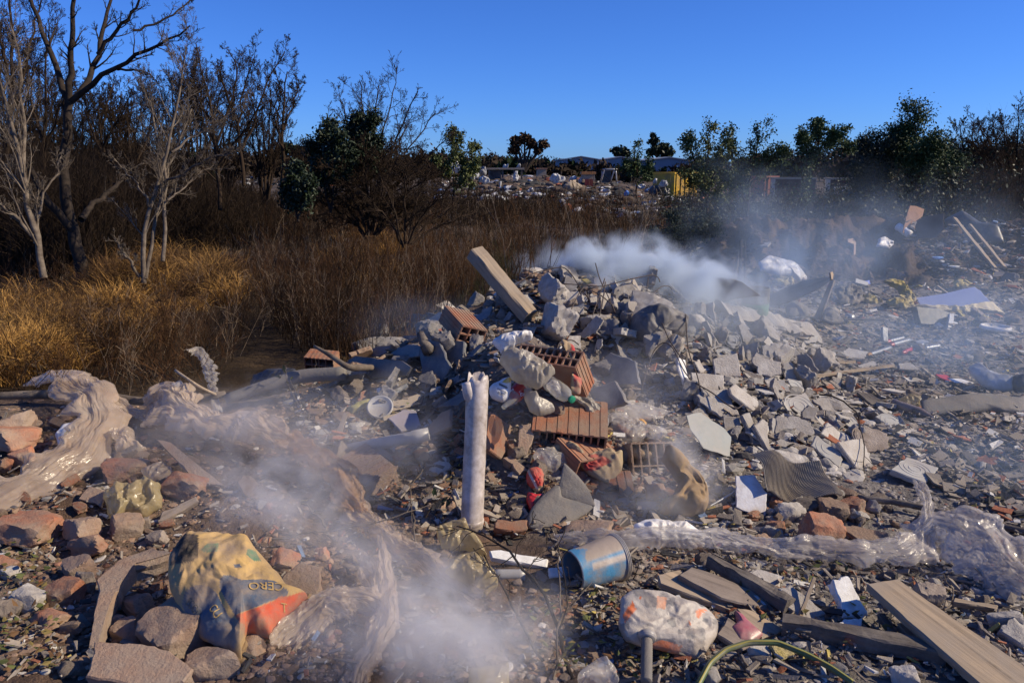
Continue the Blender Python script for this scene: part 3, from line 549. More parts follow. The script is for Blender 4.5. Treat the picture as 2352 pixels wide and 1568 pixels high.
def slab(name, label, cat, k, pts, n='F', thick=.035, m=CONC, lift=.03, jag=.006, group=None, depth=None, rings=None, land=None):
    uv = X(k, pts); P, nn = onplane(uv, NRM.get(n, n), lift, depth)
    if rings:
        root = empty(name, G(*max(uv, key=lambda p: p[1]))); tag(root, label, cat, group); pr = root
        V, Fc = plate(P, nn, thick, jag); putp('slab', V, Fc, m, parent=root)
        (ru, rv), rad, cnt, arc = rings; rad *= .74; q, _ = onplane(X(k, [(ru, rv)]) + [max(uv, key=lambda p: p[1])], nn, lift, depth); c = q[0]
        t1 = Vector((1, 0, 0)) - nn * nn.x; t1.normalize(); t2 = nn.cross(t1); V, Fc = [], []
        for j in range(cnt):
            r = rad * (1 - j / (cnt + .3)); w_ = rad * .055; a0, a1 = arc; M_ = 40; base = len(V)
            for i in range(M_ + 1):
                a = a0 + (a1 - a0) * i / M_; e = t1 * math.cos(a) + t2 * math.sin(a)
                V += [c + e * (r - w_) - nn * .002, c + e * (r - w_ * .4) + nn * .0022, c + e * (r + w_ * .4) + nn * .0022, c + e * (r + w_) - nn * .002]
            for i in range(M_):
                for s in range(3): b = base + i * 4 + s; Fc.append([b, b + 1, b + 5, b + 4])
        putp('ring_relief', V, Fc, m, parent=root, smooth=True); o = root
    else:
        V, Fc = plate(P, nn, thick, jag); o = putp(name, V, Fc, m, label, cat, group)
    if land: LANDS.append((land, sum(u for u, v in uv) / len(uv), sum(v for u, v in uv) / len(uv)))
    return o
def beam(A, B, w_, t, up=None, rough=.004, seg=14, bend=0.0):
    """squared timber or bar from A to B: long grid with slightly worn edges"""
    A, B = Vector(A), Vector(B); ax = (B - A).normalized(); upv = Vector(up or (0, 0, 1)); s = ax.cross(upv).normalized(); n = s.cross(ax)
    prof = [(-.5, .42), (-.42, .5), (.42, .5), (.5, .42), (.5, -.42), (.42, -.5), (-.42, -.5), (-.5, -.42)]; V, Fc = [], []
    for i in range(seg + 1):
        c = A + (B - A) * i / seg + n * bend * math.sin(math.pi * i / seg); L_ = (B - A).length * i / seg
        for j, (x, y) in enumerate(prof): V.append(c + s * (x * w_ + rough * 2 * float(fbm(L_ * 6, j * .9, A.x * 9, 5, 3))) + n * (y * t + rough * 1.6 * float(fbm(L_ * 7, j * .9 + 40, A.y * 9, 5, 3))))
    for i in range(seg):
        for j in range(8): a = i * 8 + j; b = i * 8 + (j + 1) % 8; Fc.append([a, b, b + 8, a + 8])
    Fc += [list(range(7, -1, -1)), list(range(seg * 8, seg * 8 + 8))]; return V, Fc
def bar(name, label, cat, k, pts, wpx, t=.03, m=WOODG, lift=(.03, .03), depth=None, group=None, up=None, rough=.003, bend=0, land=None):
    (u0, v0), (u1, v1) = X(k, pts); s = CROP[k][2]
    A = D(u0, v0, depth[0]) if depth else G(u0, v0, lift[0]); B = D(u1, v1, depth[1]) if depth else G(u1, v1, lift[1])
    d = (((A + B) / 2) - Vector((0, 0, CAMZ))).length
    V, Fc = beam(A, B, wpx * s * d / F, t, up, rough, 22, bend)
    if land: LANDS.append((land, (u0 + u1) / 2, (v0 + v1) / 2))
    return putp(name, V, Fc, m, label, cat, group)
def tube(name, label, cat, P, r, m, k=8, group=None, parent=None, smooth=True, n=None):
    P = resample(P, n or max(8, len(P) * 4)); r = np.interp(np.linspace(0, 1, len(P)), np.linspace(0, 1, len(np.atleast_1d(r))), np.atleast_1d(r))
    V, q = tubes(P[None], r[None], k); N = len(V)
    Fc = [list(f) for f in q] + [list(range(k))[::-1], list(range(N - k, N))]
    return putp(name, V, Fc, m, label, cat, group, parent, smooth)
def gpath(k, pts, lift=.02):
    out = []
    for p in pts:
        (u, v), = X(k, [p[:2]]); out.append(G(u, v, p[2] if len(p) > 2 else lift))
    return out
def ptsIn(poly, p):
    c = False; j = len(poly) - 1
    for i in range(len(poly)):
        a, b = poly[i], poly[j]
        if (a[1] > p[1]) != (b[1] > p[1]) and p[0] < (b[0] - a[0]) * (p[1] - a[1]) / (b[1] - a[1]) + a[0]: c = not c
        j = i
    return c
def facet(x, y, s=0):
    """crumple height: random heights joined by flat triangles, -1..1"""
    x, y = np.asarray(x, float), np.asarray(y, float); ix, iy = np.floor(x).astype(np.int64), np.floor(y).astype(np.int64); fx, fy = x - ix, y - iy
    k = (ix + iy) % 2 == 0; fx_ = np.where(k, fx, 1 - fx); o = np.where(k, 0, 1); z = np.zeros_like(ix)
    a, b = _h(ix + o, iy, z, s), _h(ix + 1 - o, iy, z, s); c_, d = _h(ix + o, iy + 1, z, s), _h(ix + 1 - o, iy + 1, z, s)
    return np.where(fx_ + fy < 1, a + (b - a) * fx_ + (c_ - a) * fy, d + (c_ - d) * (1 - fx_) + (b - d) * (1 - fy)) * 2 - 1
def pillow(name, label, cat, k, pts, n='B', bulge=.08, crump=.015, freq=12, m=FILMG, lift=.01, na=88, nr=26, group=None, colour=None, seed=1, parent=None, depth=None, flat=1.0, ridge=True, aniso=(1, 1), land=None, edge=.5):
    """crumpled bag, film or foam with a traced outline: a domed closed skin, ridged with creases"""
    uv = X(k, pts); P, nn = onplane(uv, NRM.get(n, n), lift, depth); P = np.array([list(p) for p in P]); c = P.mean(0); nv = np.array(nn)
    cl = np.concatenate([P, P[:1]]); s = np.concatenate([[0], np.cumsum(np.linalg.norm(np.diff(cl, axis=0), axis=1))]); t = np.linspace(0, s[-1], na + 1)[:-1]
    ring = np.stack([np.interp(t, s, cl[:, j]) for j in range(3)], -1)
    ring = .25 * np.roll(ring, 1, 0) + .5 * ring + .25 * np.roll(ring, -1, 0)
    ax = np.array([1, 0, 0]) - nv * nv[0]; ax /= np.linalg.norm(ax); ay = np.cross(nv, ax)
    rr = np.linspace(0, 1, nr) ** .85; V, UVc = [], []
    pts3 = c + (ring - c)[None] * rr[1:, None, None]
    q = pts3.reshape(-1, 3); q = np.concatenate([c[None], q]); rad = np.concatenate([[0], np.repeat(rr[1:], na)])
    A, Bc = (q - c) @ ax, (q - c) @ ay
    wx, wy = A + .06 * fbm(A * 5, Bc * 5, seed, 3, 2), Bc + .06 * fbm(A * 5, Bc * 5, seed + 9, 4, 2)
    nz = fbm(wx * freq * aniso[0], wy * freq * aniso[1], seed * 3.7, 7, 4)
    hgt = nz
    if ridge:                                        # sharp straight creases between flat facets, strongest in patches
        g_ = np.random.default_rng(seed + 500); hgt = 0
        for fr, am in ((1.5, 1.25), (3.1, .75), (6.5, .36)):
            th = g_.uniform(0, math.pi); hgt = hgt + am * facet((wx * math.cos(th) + wy * math.sin(th)) * freq * fr * aniso[0] + 50, (wy * math.cos(th) - wx * math.sin(th)) * freq * fr * .7 * aniso[1] + 50, seed + int(fr * 9)) * (.45 + .55 * sst(-.4, .4, fbm(A * 3.5, Bc * 3.5 + fr, seed, 61, 2)))
    h = bulge * np.sqrt(np.clip(1 - rad ** 2.4, 0, 1)) * (1 + .25 * fbm(A * 4, Bc * 4, seed, 8, 2)) + crump * hgt * np.clip((1.02 - rad) * 4, edge, 1)
    q = q + nv * h[:, None] + crump * .5 * (fbm(A * freq, Bc * freq, seed, 17, 3)[:, None] * ax + fbm(A * freq, Bc * freq, seed, 27, 3)[:, None] * ay)
    Fa = []; i = np.arange(na); j = (i + 1) % na
    tri = np.stack([np.zeros(na, int), 1 + i, 1 + j], -1); qs = []
    for r in range(nr - 2): b = 1 + r * na; qs.append(np.stack([b + i, b + na + i, b + na + j, b + j], -1))
    nV = len(q); under = q[-na:] - nv * .012 - .02 * (q[-na:] - c); back = c + (under - c) * .5 - nv * .01
    V = np.concatenate([q, under, back, c[None] - nv * .012]); b = nV - na
    qs.append(np.stack([b + i, nV + i, nV + j, b + j], -1)); qs.append(np.stack([nV + i, nV + na + i, nV + na + j, nV + j], -1))
    tri2 = np.stack([nV + na + i, np.full(na, nV + 2 * na), nV + na + j], -1)
    cols = None
    if colour is not None:
        cols = np.array([colour(*pix(v)) for v in V])
    if land: LANDS.append((land, sum(u for u, v in uv) / len(uv), sum(v for u, v in uv) / len(uv)))
    o = put(name, V, [np.concatenate([tri, tri2]), np.concatenate(qs)], m, label, cat, group, parent, True, cols)
    W_ = V - c; setfold(o, np.stack([(W_ @ ax) * 20 * aniso[0], (W_ @ ay) * 20 * aniso[1], (W_ @ nv) * 8 + seed], -1))
    return o, (q, c, ax, ay, nv)
def setfold(o, xyz):
    a = o.data.color_attributes.new('fold', 'FLOAT_COLOR', 'POINT'); a.data.foreach_set('color', np.concatenate([xyz, np.ones((len(xyz), 1))], 1).astype(np.float32).ravel())
def pix(p):
    x, y, z = p[0], p[1], p[2] - CAMZ; d = y * CP - z * SP; return 1176 + x / d * F, 784 - (y * SP + z * CP) / d * F
def strip(name, label, cat, k, path, m, folds=.03, fq=9, sag=.0, nu=120, seed=1, parent=None, group=None, jag=.02, arch=.5, smooth=True):
    """gathered film along a path of (x, y, width px, lift): soft lengthwise gathers, cross creases and an uneven hem; double skin"""
    sc = CROP[k][2]; C3, W = [], []
    for x, y, wpx, lift in path:
        (u, v), = X(k, [(x, y)]); p = G(u, v, lift); C3.append(p); W.append(wpx * sc * (p - Vector((0, 0, CAMZ))).length / F)
    nl = len(path) * 24; c = resample(C3, nl); wd = np.interp(np.linspace(0, 1, nl), np.linspace(0, 1, len(W)), W)
    wd = wd * (1 + .22 * fbm(np.linspace(0, len(path) * 1.6, nl), 0 * wd, seed, 5, 3))
    T = unit(np.gradient(c, axis=0)); view = unit(np.array([0, 0, CAMZ]) - c); S = unit(np.cross(T, view * .6 + np.array([0, 0, .8]))); N_ = unit(np.cross(S, T)); N_ *= np.sign(N_[:, 2:3] + 1e-6)
    t = np.linspace(-1, 1, nu); Lx = np.concatenate([[0], np.cumsum(np.linalg.norm(np.diff(c, axis=0), axis=1))])
    TT, LL = np.meshgrid(t, Lx); hw = wd[:, None] * .5
    tw = TT * hw + .05 * fbm(LL * 3.2, TT * 1.3, seed, 3, 3); lw = LL + .06 * fbm(LL * 5, TT * 2, seed, 6, 2)
    amp = .35 + .65 * sst(-.3, .5, fbm(LL * 3, TT * 1.6, seed, 43, 2))
    f = 1 - 2 * np.abs(fbm(tw * 26, lw * 2.4, seed * 2.3, 13, 3, .5)); f2 = 1 - 2 * np.abs(fbm(tw * 62 + lw * 5, lw * 3.5, seed, 19, 2)); f3 = 1 - 2 * np.abs(fbm(tw * 17 - lw * 12, lw * 14 + tw * 8, seed, 23, 3)); big = fbm(LL * 3.5, TT * 1.2, seed, 53, 2)
    h = .62 * arch * np.sqrt(np.clip(1 - TT ** 2, 0, 1)) * hw + folds * (.40 * f * amp + .22 * f2 * amp + .16 * f3 + 1.0 * big)
    g_ = np.random.default_rng(seed + 900); X_ = TT * hw; lat = 0; wx_ = X_ + .035 * fbm(LL * 4, X_ * 6, seed, 71, 3); wl_ = LL + .05 * fbm(X_ * 7, LL * 4, seed, 72, 2)
    for fx_, fl, am, th in ((15, 4.6, .018, .14), (30, 8, .010, -.25), (58, 18, .0055, .3), (22, 20, .007, .9)):
        ca, sa = math.cos(th), math.sin(th); a_, l_ = wx_ * ca + wl_ * sa, wl_ * ca - wx_ * sa; mk = .3 + .7 * sst(-.3, .4, fbm(LL * 2.6 + fx_, X_ * 5, seed, 93, 2)); q_ = facet(a_ * fx_ + 60, l_ * fl + 60, seed * 7 + int(fx_)) * mk; h = h + am * q_; lat = lat + am * .4 * q_
    edge = 1 + .34 * fbm(LL * 8, np.sign(TT) * 3, seed, 29, 5, .6)
    V = c[:, None] + S[:, None] * (TT * edge * hw + lat)[..., None] + N_[:, None] * h[..., None] + T[:, None] * (.02 * fbm(LL * 8, TT * 3, seed, 63, 3))[..., None]
    V2 = V - N_[:, None] * .006 - S[:, None] * (TT * .004)[..., None]
    a = np.arange(nl * nu).reshape(nl, nu); q = np.stack([a[:-1, :-1], a[1:, :-1], a[1:, 1:], a[:-1, 1:]], -1).reshape(-1, 4); o = nl * nu
    e1 = np.stack([a[:-1, 0], a[:-1, 0] + o, a[1:, 0] + o, a[1:, 0]], -1); e2 = np.stack([a[1:, -1], a[1:, -1] + o, a[:-1, -1] + o, a[:-1, -1]], -1)
    o_ = put(name, np.concatenate([V.reshape(-1, 3), V2.reshape(-1, 3)]), np.concatenate([q, q[:, ::-1] + o, e1, e2]), m, label, cat, group, parent, smooth)
    fo = np.stack([tw * 70 + 1.5 * fbm(LL * 9, TT * 2, seed, 71, 2), lw * 7, 0 * tw + seed], -1).reshape(-1, 3); setfold(o_, np.concatenate([fo, fo])); return o_
# rock shapes: an icosphere cut by planes, roughened
import bmesh
def ico(sub):
    bm = bmesh.new(); bmesh.ops.create_icosphere(bm, subdivisions=sub, radius=1.0); V = np.array([v.co[:] for v in bm.verts]); Fc = np.array([[v.index for v in f.verts] for f in bm.faces]); bm.free(); return V, Fc
ICO = {s: ico(s) for s in (1, 2, 3, 4)}
def rock(dims, cuts=5, rough=.04, sub=3, boxy=True, rng=RNG):
    d, Fc = ICO[sub]; d = unit(d); dims = np.array(dims) / 2
    pl = [(np.array(a, float) * s, 1.0) for a in np.eye(3) for s in (1, -1)] if boxy else []
    for i in range(cuts): pl.append((unit(rng.normal(0, 1, 3)), rng.uniform(.72, 1.12)))
    t = np.full(len(d), 1.5)
    for n, o in pl: c = d @ n; t = np.where(c > .05, np.minimum(t, o / np.maximum(c, .05)), t)
    V = d * t[:, None]; s = rng.uniform(0, 99)
    V = V * (1 + rough * fbm(V[:, 0] * 2.5 + s, V[:, 1] * 2.5, V[:, 2] * 2.5, 3, 4)[:, None] * 1.6); return V * dims, Fc
def rot(yaw, tx=0.0, ty=0.0): return Matrix.Rotation(yaw, 4, 'Z') @ Matrix.Rotation(tx, 4, 'X') @ Matrix.Rotation(ty, 4, 'Y')
def rockat(name, label, cat, k, cx, cy, wpx, hpx, m, yaw=None, tilt=(0, 0), group=None, cuts=4, rough=.05, sub=3, sink=.25, deep=.8, boxy=True, land=None):
    (u, v), = X(k, [(cx, cy + hpx * .38)]); s = CROP[k][2]; p = G(u, v); d = (p - Vector((0, 0, CAMZ))).length; W, Hh = wpx * s * d / F, hpx * s * d / F
    V, Fc = rock((W, W * deep, Hh), cuts, rough, sub, boxy); me = mesh_np(name, V, Fc, m, sub < 4 and False)
    for f in me.polygons: f.use_smooth = rough > .03
    try: me.set_sharp_from_angle(angle=math.radians(32))
    except Exception: pass
    mw = Matrix.Translation(p + Vector((0, 0, Hh * (.5 - sink)))) @ rot(random.uniform(-.5, .5) if yaw is None else yaw, *tilt)
    o = link(name, me, None, None, mw); tag(o, label, cat, group)
    if land: LANDS.append((land, u, v))
    return o
def box_vf(x0, x1, y0, y1, z0, z1):
    V = [(x, y, z) for x in (x0, x1) for y in (y0, y1) for z in (z0, z1)]
    return V, [[0, 1, 3, 2], [4, 6, 7, 5], [0, 4, 5, 1], [2, 3, 7, 6], [0, 2, 6, 4], [1, 5, 7, 3]]
def hollow(L, W, Hh, nx, nz, wall=.009):
    """clay block with open cells running through it along y: plates butted into a grid, outer ridges"""
    V, Fc = [], []
    def add(*b):
        v, f = box_vf(*b); o = len(V); V.extend(v); Fc.extend([[i + o for i in q] for q in f])
    zs = np.linspace(-Hh / 2, Hh / 2 - wall, nz + 1); xs = np.linspace(-L / 2, L / 2 - wall, nx + 1)
    for z in zs: add(-L / 2, L / 2, -W / 2, W / 2, z, z + wall)
    for i, z in enumerate(zs[:-1]):
        for x in xs: add(x, x + wall, -W / 2 + .001, W / 2 - .001, z + wall, zs[i + 1])
    n = 7
    for i in range(n):
        x = -L / 2 + L * (i + .35) / n; add(x, x + L / n * .42, -W / 2 + .002, W / 2 - .002, Hh / 2 - .0005, Hh / 2 + .0035)
    for i in range(4):
        z = -Hh / 2 + Hh * (i + .3) / 4
        for sx in (-1, 1): add(min(sx * L / 2, sx * (L / 2 + .0035)), max(sx * L / 2, sx * (L / 2 + .0035)), -W / 2 + .002, W / 2 - .002, z, z + Hh / 4 * .45)
    return V, Fc
def blockat(name, label, cat, u, v, dims, cells, rotm, m=BRICKH, group=None, lift=.0, depth=None, land=None):
    V, Fc = hollow(*dims, *cells); me = mesh_py(name, V, Fc, m)
    p = D(u, v, depth) if depth else G(u, v, dims[2] * .45 + lift)
    o = link(name, me, None, None, Matrix.Translation(p) @ rotm)
    if land: LANDS.append((land, u, v))
    return tag(o, label, cat, group)
# ---------------------------------------------------------------- the heap, right side: concrete slabs and ringed pavers
HS = 'concrete slabs and lumps on the heap'
def cs(lab, pts, n='F', k=6, th=.035, m=CONC, jag=.006, lift=.03, land=None, name='concrete_slab', cat='slab'): return slab(name, lab, cat, k, pts, n, th, m, lift, jag, HS, land=land)
cs('squarish grey slab with a rough top, half way up under the smoke', [(385, 330), (430, 280), (540, 290), (575, 370), (590, 480), (560, 520), (415, 510)], 'F', th=.06, jag=.01, land='squarish rough slab')
cs('rough edged slab veiled by the thickest smoke', [(640, 200), (760, 190), (830, 240), (825, 300), (700, 300)], 'F', th=.08, jag=.014)
cs('slab with crumbling upper edge right of the squarish slab', [(615, 365), (640, 310), (830, 310), (840, 385), (760, 405)], 'B', th=.06, jag=.012)
cs('small pale slab standing like a gable in the smoke', [(870, 185), (920, 125), (965, 185), (930, 222)], 'F', th=.03)
cs('sharp triangular slab with pointed top beside the gable shaped one', [(970, 110), (1080, 200), (1090, 260), (1020, 212), (990, 190)], 'L', th=.025)
cs('wide pale slab tipped flat toward the light below the smoke', [(905, 372), (1070, 300), (1155, 345), (930, 427)], 'B', th=.04, land='wide pale tipped slab')
cs('long narrow pale slab just above the wide tipped slab', [(985, 250), (1170, 300), (1160, 318), (1000, 290)], 'B', th=.03)
cs('smooth slab leaning in the smoke left of the long narrow one', [(820, 250), (990, 245), (980, 315), (830, 302)], 'F', th=.03)
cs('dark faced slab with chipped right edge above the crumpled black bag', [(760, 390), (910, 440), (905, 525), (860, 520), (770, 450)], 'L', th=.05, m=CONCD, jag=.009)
cs('broad flat slab right behind the crumpled black bag', [(1060, 400), (1150, 355), (1215, 390), (1255, 440), (1080, 445)], 'B', th=.04)
cs('upright grey tile with broken edge near the green drum', [(1380, 440), (1430, 375), (1490, 350), (1500, 512), (1400, 505)], 'L', th=.03, land='broken upright tile')
cs('stubby block right of the upright tile near the drum', [(1500, 370), (1610, 370), (1610, 440), (1520, 442)], 'F', th=.10, jag=.014)
cs('narrow slab leaning left of the rounded lump', [(1400, 500), (1440, 490), (1520, 650), (1500, 672)], 'L', th=.03)
cs('smooth square tile standing upright, largest clean face on the heap', [(1485, 760), (1655, 715), (1685, 880), (1500, 882)], 'F', th=.025, m=CONC, jag=.003, land='large smooth tile')
cs('smooth flat tile with worn corner below the pale jagged piece', [(1330, 850), (1560, 870), (1560, 962), (1365, 1002)], 'B', th=.025, m=CONC, jag=.003, land='smooth worn tile')
cs('rough pebbly slab below the smooth worn tile', [(1370, 1010), (1440, 970), (1580, 970), (1670, 1150), (1550, 1162), (1450, 1120)], 'B', th=.06, jag=.014)
cs('coarse jagged lump right of the large smooth tile', [(1765, 770), (1780, 700), (1960, 780), (1930, 860), (1850, 882), (1800, 905)], 'F', th=.12, jag=.02)
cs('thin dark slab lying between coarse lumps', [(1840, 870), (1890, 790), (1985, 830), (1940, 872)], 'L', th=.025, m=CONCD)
cs('clean rectangular slab sloping down to the right, below the thin dark slab', [(1600, 960), (1640, 930), (1815, 1060), (1780, 1135), (1610, 1002)], 'R', th=.03, jag=.004)
cs('tall thin slab leaning left, left one of a leaning pair', [(1690, 1150), (1740, 1130), (1820, 1330), (1780, 1357)], 'R', th=.03, jag=.004)
cs('tall thin slab leaning left, right one of a leaning pair', [(1770, 1220), (1830, 1170), (1870, 1200), (1880, 1402), (1860, 1380)], 'R', th=.03, jag=.005)
cs('pale jagged plaster piece standing on edge right of the dark hollow', [(1230, 740), (1290, 760), (1350, 990), (1345, 1012), (1260, 870)], 'R', th=.03, m=FOAM, jag=.01, land='pale jagged piece')
cs('small pale stick of plaster above the pale jagged piece', [(1175, 700), (1200, 690), (1240, 760), (1225, 782)], 'R', th=.03, m=FOAM)
cs('small slab with frayed edge left of the large smooth tile', [(1345, 770), (1390, 755), (1440, 850), (1400, 857)], 'R', th=.04, jag=.01)
cs('thin slab on edge above the ring patterned half tile', [(1390, 640), (1400, 630), (1520, 740), (1480, 742)], 'L', th=.03)
cs('grey slab lit on its face, leaning right of the leaning pair', [(670, 930), (715, 845), (850, 960), (790, 1002)], 'R', 7, .03, jag=.004)
cs('smooth tapered slab sliding off the foot of the heap', [(790, 985), (880, 970), (960, 960), (1040, 1165), (920, 1172)], 'R', 7, .03, jag=.004, land='tapered slab')
cs('thick rough slab with pebbly top, left of the twin leaning slabs', [(345, 840), (360, 805), (600, 850), (605, 960), (580, 992), (350, 952)], 'F', 7, .10, jag=.014, land='thick pebbly slab')
cs('broken slab lying under the thick pebbly slab', [(370, 985), (395, 965), (620, 1050), (610, 1102), (380, 1012)], 'B', 7, .07, jag=.012)
cs('flat square slab resting on the rubble right of the heap', [(1185, 915), (1350, 880), (1495, 975), (1330, 1012)], 'U', 7, .035, jag=.003, land='flat square slab')
cs('flat slab half under the ringed paver that lies out on the gravel', [(1340, 1080), (1390, 1060), (1480, 1110), (1440, 1142)], 'U', 7, .03)
cs('thick five sided slab lying flat before the sealant tubes', [(790, 370), (860, 330), (1000, 360), (970, 405), (800, 397)], 'U', 7, .05, jag=.005, land='five sided slab')
cs('rubble slab with pebbly face right of the first ringed paver', [(605, 690), (730, 680), (810, 720), (790, 780), (700, 792)], 'B', 7, .07, jag=.012)
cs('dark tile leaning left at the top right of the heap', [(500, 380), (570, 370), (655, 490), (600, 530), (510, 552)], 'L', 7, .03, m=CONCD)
cs('small slab tucked beneath the dark leaning tile', [(390, 430), (470, 430), (500, 540), (420, 512)], 'F', 7, .03)
cs('small upright slab with dark edge above the ringed lump', [(610, 790), (640, 780), (720, 880), (690, 892)], 'R', 7, .03)
for i, (pts, lab) in enumerate([([(920, 460), (1030, 420), (1080, 450), (960, 472)], 'flat tile shard just below the five sided slab'), ([(1040, 490), (1150, 445), (1215, 480), (1080, 502)], 'flat tile shard second below the sealant tubes'),
                                ([(1210, 440), (1290, 430), (1370, 490), (1220, 477)], 'flat tile shard right below the red ended sealant tube'), ([(1260, 540), (1420, 530), (1440, 570), (1290, 582)], 'wide flat tile shard lying behind the timber slat'), ([(1095, 620), (1150, 612), (1400, 660), (1400, 682)], 'long flat tile shard beside the crumpled yellow bag')]):
    slab('tile_shard', lab, 'tile', 7, pts, 'U', .018, CONC, .03, .004, 'flat tile shards right of the heap')
RP = 'paving tiles with moulded rings'
slab('ringed_paver', 'ringed paver propped on the slope, its full circle facing the camera', 'paver', 7, [(375, 715), (560, 640), (640, 770), (620, 800), (520, 822)], 'B', .035, PAVER, .04, .004, RP, rings=((520, 735), .135, 3, (0, 6.29)), land='propped ringed paver')
slab('ringed_paver', 'oblong ringed paver tipped into the light below the propped one', 'paver', 7, [(600, 1010), (635, 935), (820, 1070), (830, 1110), (800, 1167)], 'B', .045, PAVER, .04, .005, RP, rings=((725, 1035), .105, 2, (2.2, 5.6)), land='oblong ringed paver')
slab('ringed_paver', 'pebbly lump of ringed paving with half its rings broken off', 'paver', 7, [(910, 960), (900, 900), (960, 860), (1130, 930), (1135, 1040), (960, 1062)], 'B', .07, STONE, .04, .012, RP, rings=((985, 960), .12, 3, (1.2, 5.0)))
slab('ringed_paver', 'half buried ringed paver behind the pebbly ringed lump', 'paver', 7, [(760, 800), (850, 790), (935, 860), (890, 902), (800, 842)], 'B', .035, PAVER, .04, .005, RP, rings=((840, 850), .12, 3, (.2, 3.0)))
slab('ringed_paver', 'long broken ringed paver leaning under the bent twig', 'paver', 7, [(1045, 810), (1120, 780), (1300, 890), (1290, 912), (1180, 902)], 'B', .04, PAVER, .04, .006, RP, rings=((1160, 850), .10, 2, (.4, 3.2)))
slab('ringed_paver', 'whole ringed paver lying flat and alone on the gravel', 'paver', 7, [(1155, 1180), (1265, 1090), (1490, 1165), (1480, 1190), (1400, 1272)], 'U', .035, PAVER, .035, .003, RP, rings=((1325, 1175), .115, 3, (0, 6.29)), land='lone flat ringed paver')
slab('ringed_paver', 'ringed tile corner standing behind the rounded lump', 'paver', 6, [(1590, 585), (1680, 590), (1630, 692), (1590, 652)], 'F', .03, PAVER, .04, .004, RP, rings=((1622, 628), .09, 3, (0, 6.29)))
slab('ringed_paver', 'ringed tile mostly hidden behind the large smooth tile', 'paver', 6, [(1500, 700), (1560, 680), (1650, 710), (1660, 740), (1520, 747)], 'B', .03, PAVER, .04, .004, RP, rings=((1560, 735), .13, 3, (.3, 2.6)))
slab('ringed_paver', 'ringed piece wedged above the clean rectangular slab', 'paver', 7, [(430, 540), (540, 560), (560, 650), (480, 642)], 'B', .03, PAVER, .04, .005, RP, rings=((480, 600), .09, 2, (0, 2.2)))
V, Fc = beam(G(*X(6, [(1510, 470)])[0], .02), G(*X(7, [(600, 290)])[0], .03), .20, .18, (.1, -.55, .8), .016, 70)
putp('concrete_beam', V, Fc, CONC, 'long broken concrete beam lying along the right flank of the heap', 'beam'); LANDS.append(('long concrete beam', 1760, 755))
HL = 'lumps of broken concrete on the heap'
for lab, k, cx, cy, w_, h_, m in [('rounded concrete lump right of the narrow leaning slab', 6, 1538, 600, 105, 130, CONC), ('cracked concrete lump above the narrow leaning slab', 6, 1355, 490, 125, 105, CONC),
                                  ('tall leaning stone poking up out of the densest smoke', 6, 675, 100, 80, 130, CONC), ('rough stone at the top left edge of the heap, left of the smoke', 6, 205, 140, 80, 50, CONC),
                                  ('pitted lump under the wire tangle', 6, 660, 500, 200, 130, CONC), ('small lump beside the ribbed cardboard', 7, 430, 1130, 190, 110, CONC)]:
    rockat('concrete_lump', lab, 'lump', k, cx, cy, w_, h_, m, None, (random.uniform(-.3, .3), random.uniform(-.3, .3)), HL, 6, .07, 4)
# the long dusty timber and pipes
A, B = D(1090, 580, 6.0), D(1218, 728, 5.75); V, Fc = beam(A, B, .12, .10, (.3, -.4, .8), .003, 22)
putp('timber_post', V, Fc, WOODP, 'thick squared timber post jutting up from the heap to the left of the smoke', 'post'); LANDS.append(('jutting timber post', 1150, 650))
b0, b1 = G(1083, 1212, .0), D(1098, 860, 4.02)
root = empty('standing_pipe', b0); tag(root, 'thick white plastic pipe standing upright, torn open at the top', 'pipe'); LANDS.append(('standing white pipe', 1088, 1040))
ax = (b1 - b0).normalized(); V, q, n_ = [], [], 30; s_, t_ = Vector((1, 0, 0)), Vector((0, 1, 0)); N = 34
for i in range(n_):
    f = i / (n_ - 1); c = b0 + (b1 - b0) * f
    for j in range(N):
        a = 2 * math.pi * j / N; r = .056 + .0015 * float(vn(f * 9, a, 0, 4)); cut = .05 * max(0, math.sin(a * 2 + 1)) + .02 * float(vn(a * 4, 0, 0, 8)) if f > .93 else 0
        V.append(c + s_ * math.cos(a) * r + t_ * math.sin(a) * r - ax * cut)
for i in range(n_ - 1):
    for j in range(N): q.append([i * N + j, i * N + (j + 1) % N, (i + 1) * N + (j + 1) % N, (i + 1) * N + j])
o = putp('pipe_wall', V, q, PVC, parent=root, smooth=True); sm = o.modifiers.new('thickness', 'SOLIDIFY'); sm.thickness = .004
tube('branch_stub', None, None, [b0 + (b1 - b0) * .80, b0 + (b1 - b0) * .86 + Vector((-.035, -.02, 0)), b0 + (b1 - b0) * .96 + Vector((-.055, -.03, 0))], [.03, .034, .026], PVC, 14, parent=root)
V, Fc = [], []
for f in (.03, .035, .055, .06): V += [b0 + (b1 - b0) * f + (s_ * math.cos(2 * math.pi * j / 34) + t_ * math.sin(2 * math.pi * j / 34)) * (.0575 if f in (.03, .06) else .0605) for j in range(34)]
for i in range(3): Fc += [[i * 34 + j, i * 34 + (j + 1) % 34, (i + 1) * 34 + (j + 1) % 34, (i + 1) * 34 + j] for j in range(34)]
putp('collar', V, Fc, PVC, parent=root, smooth=True)
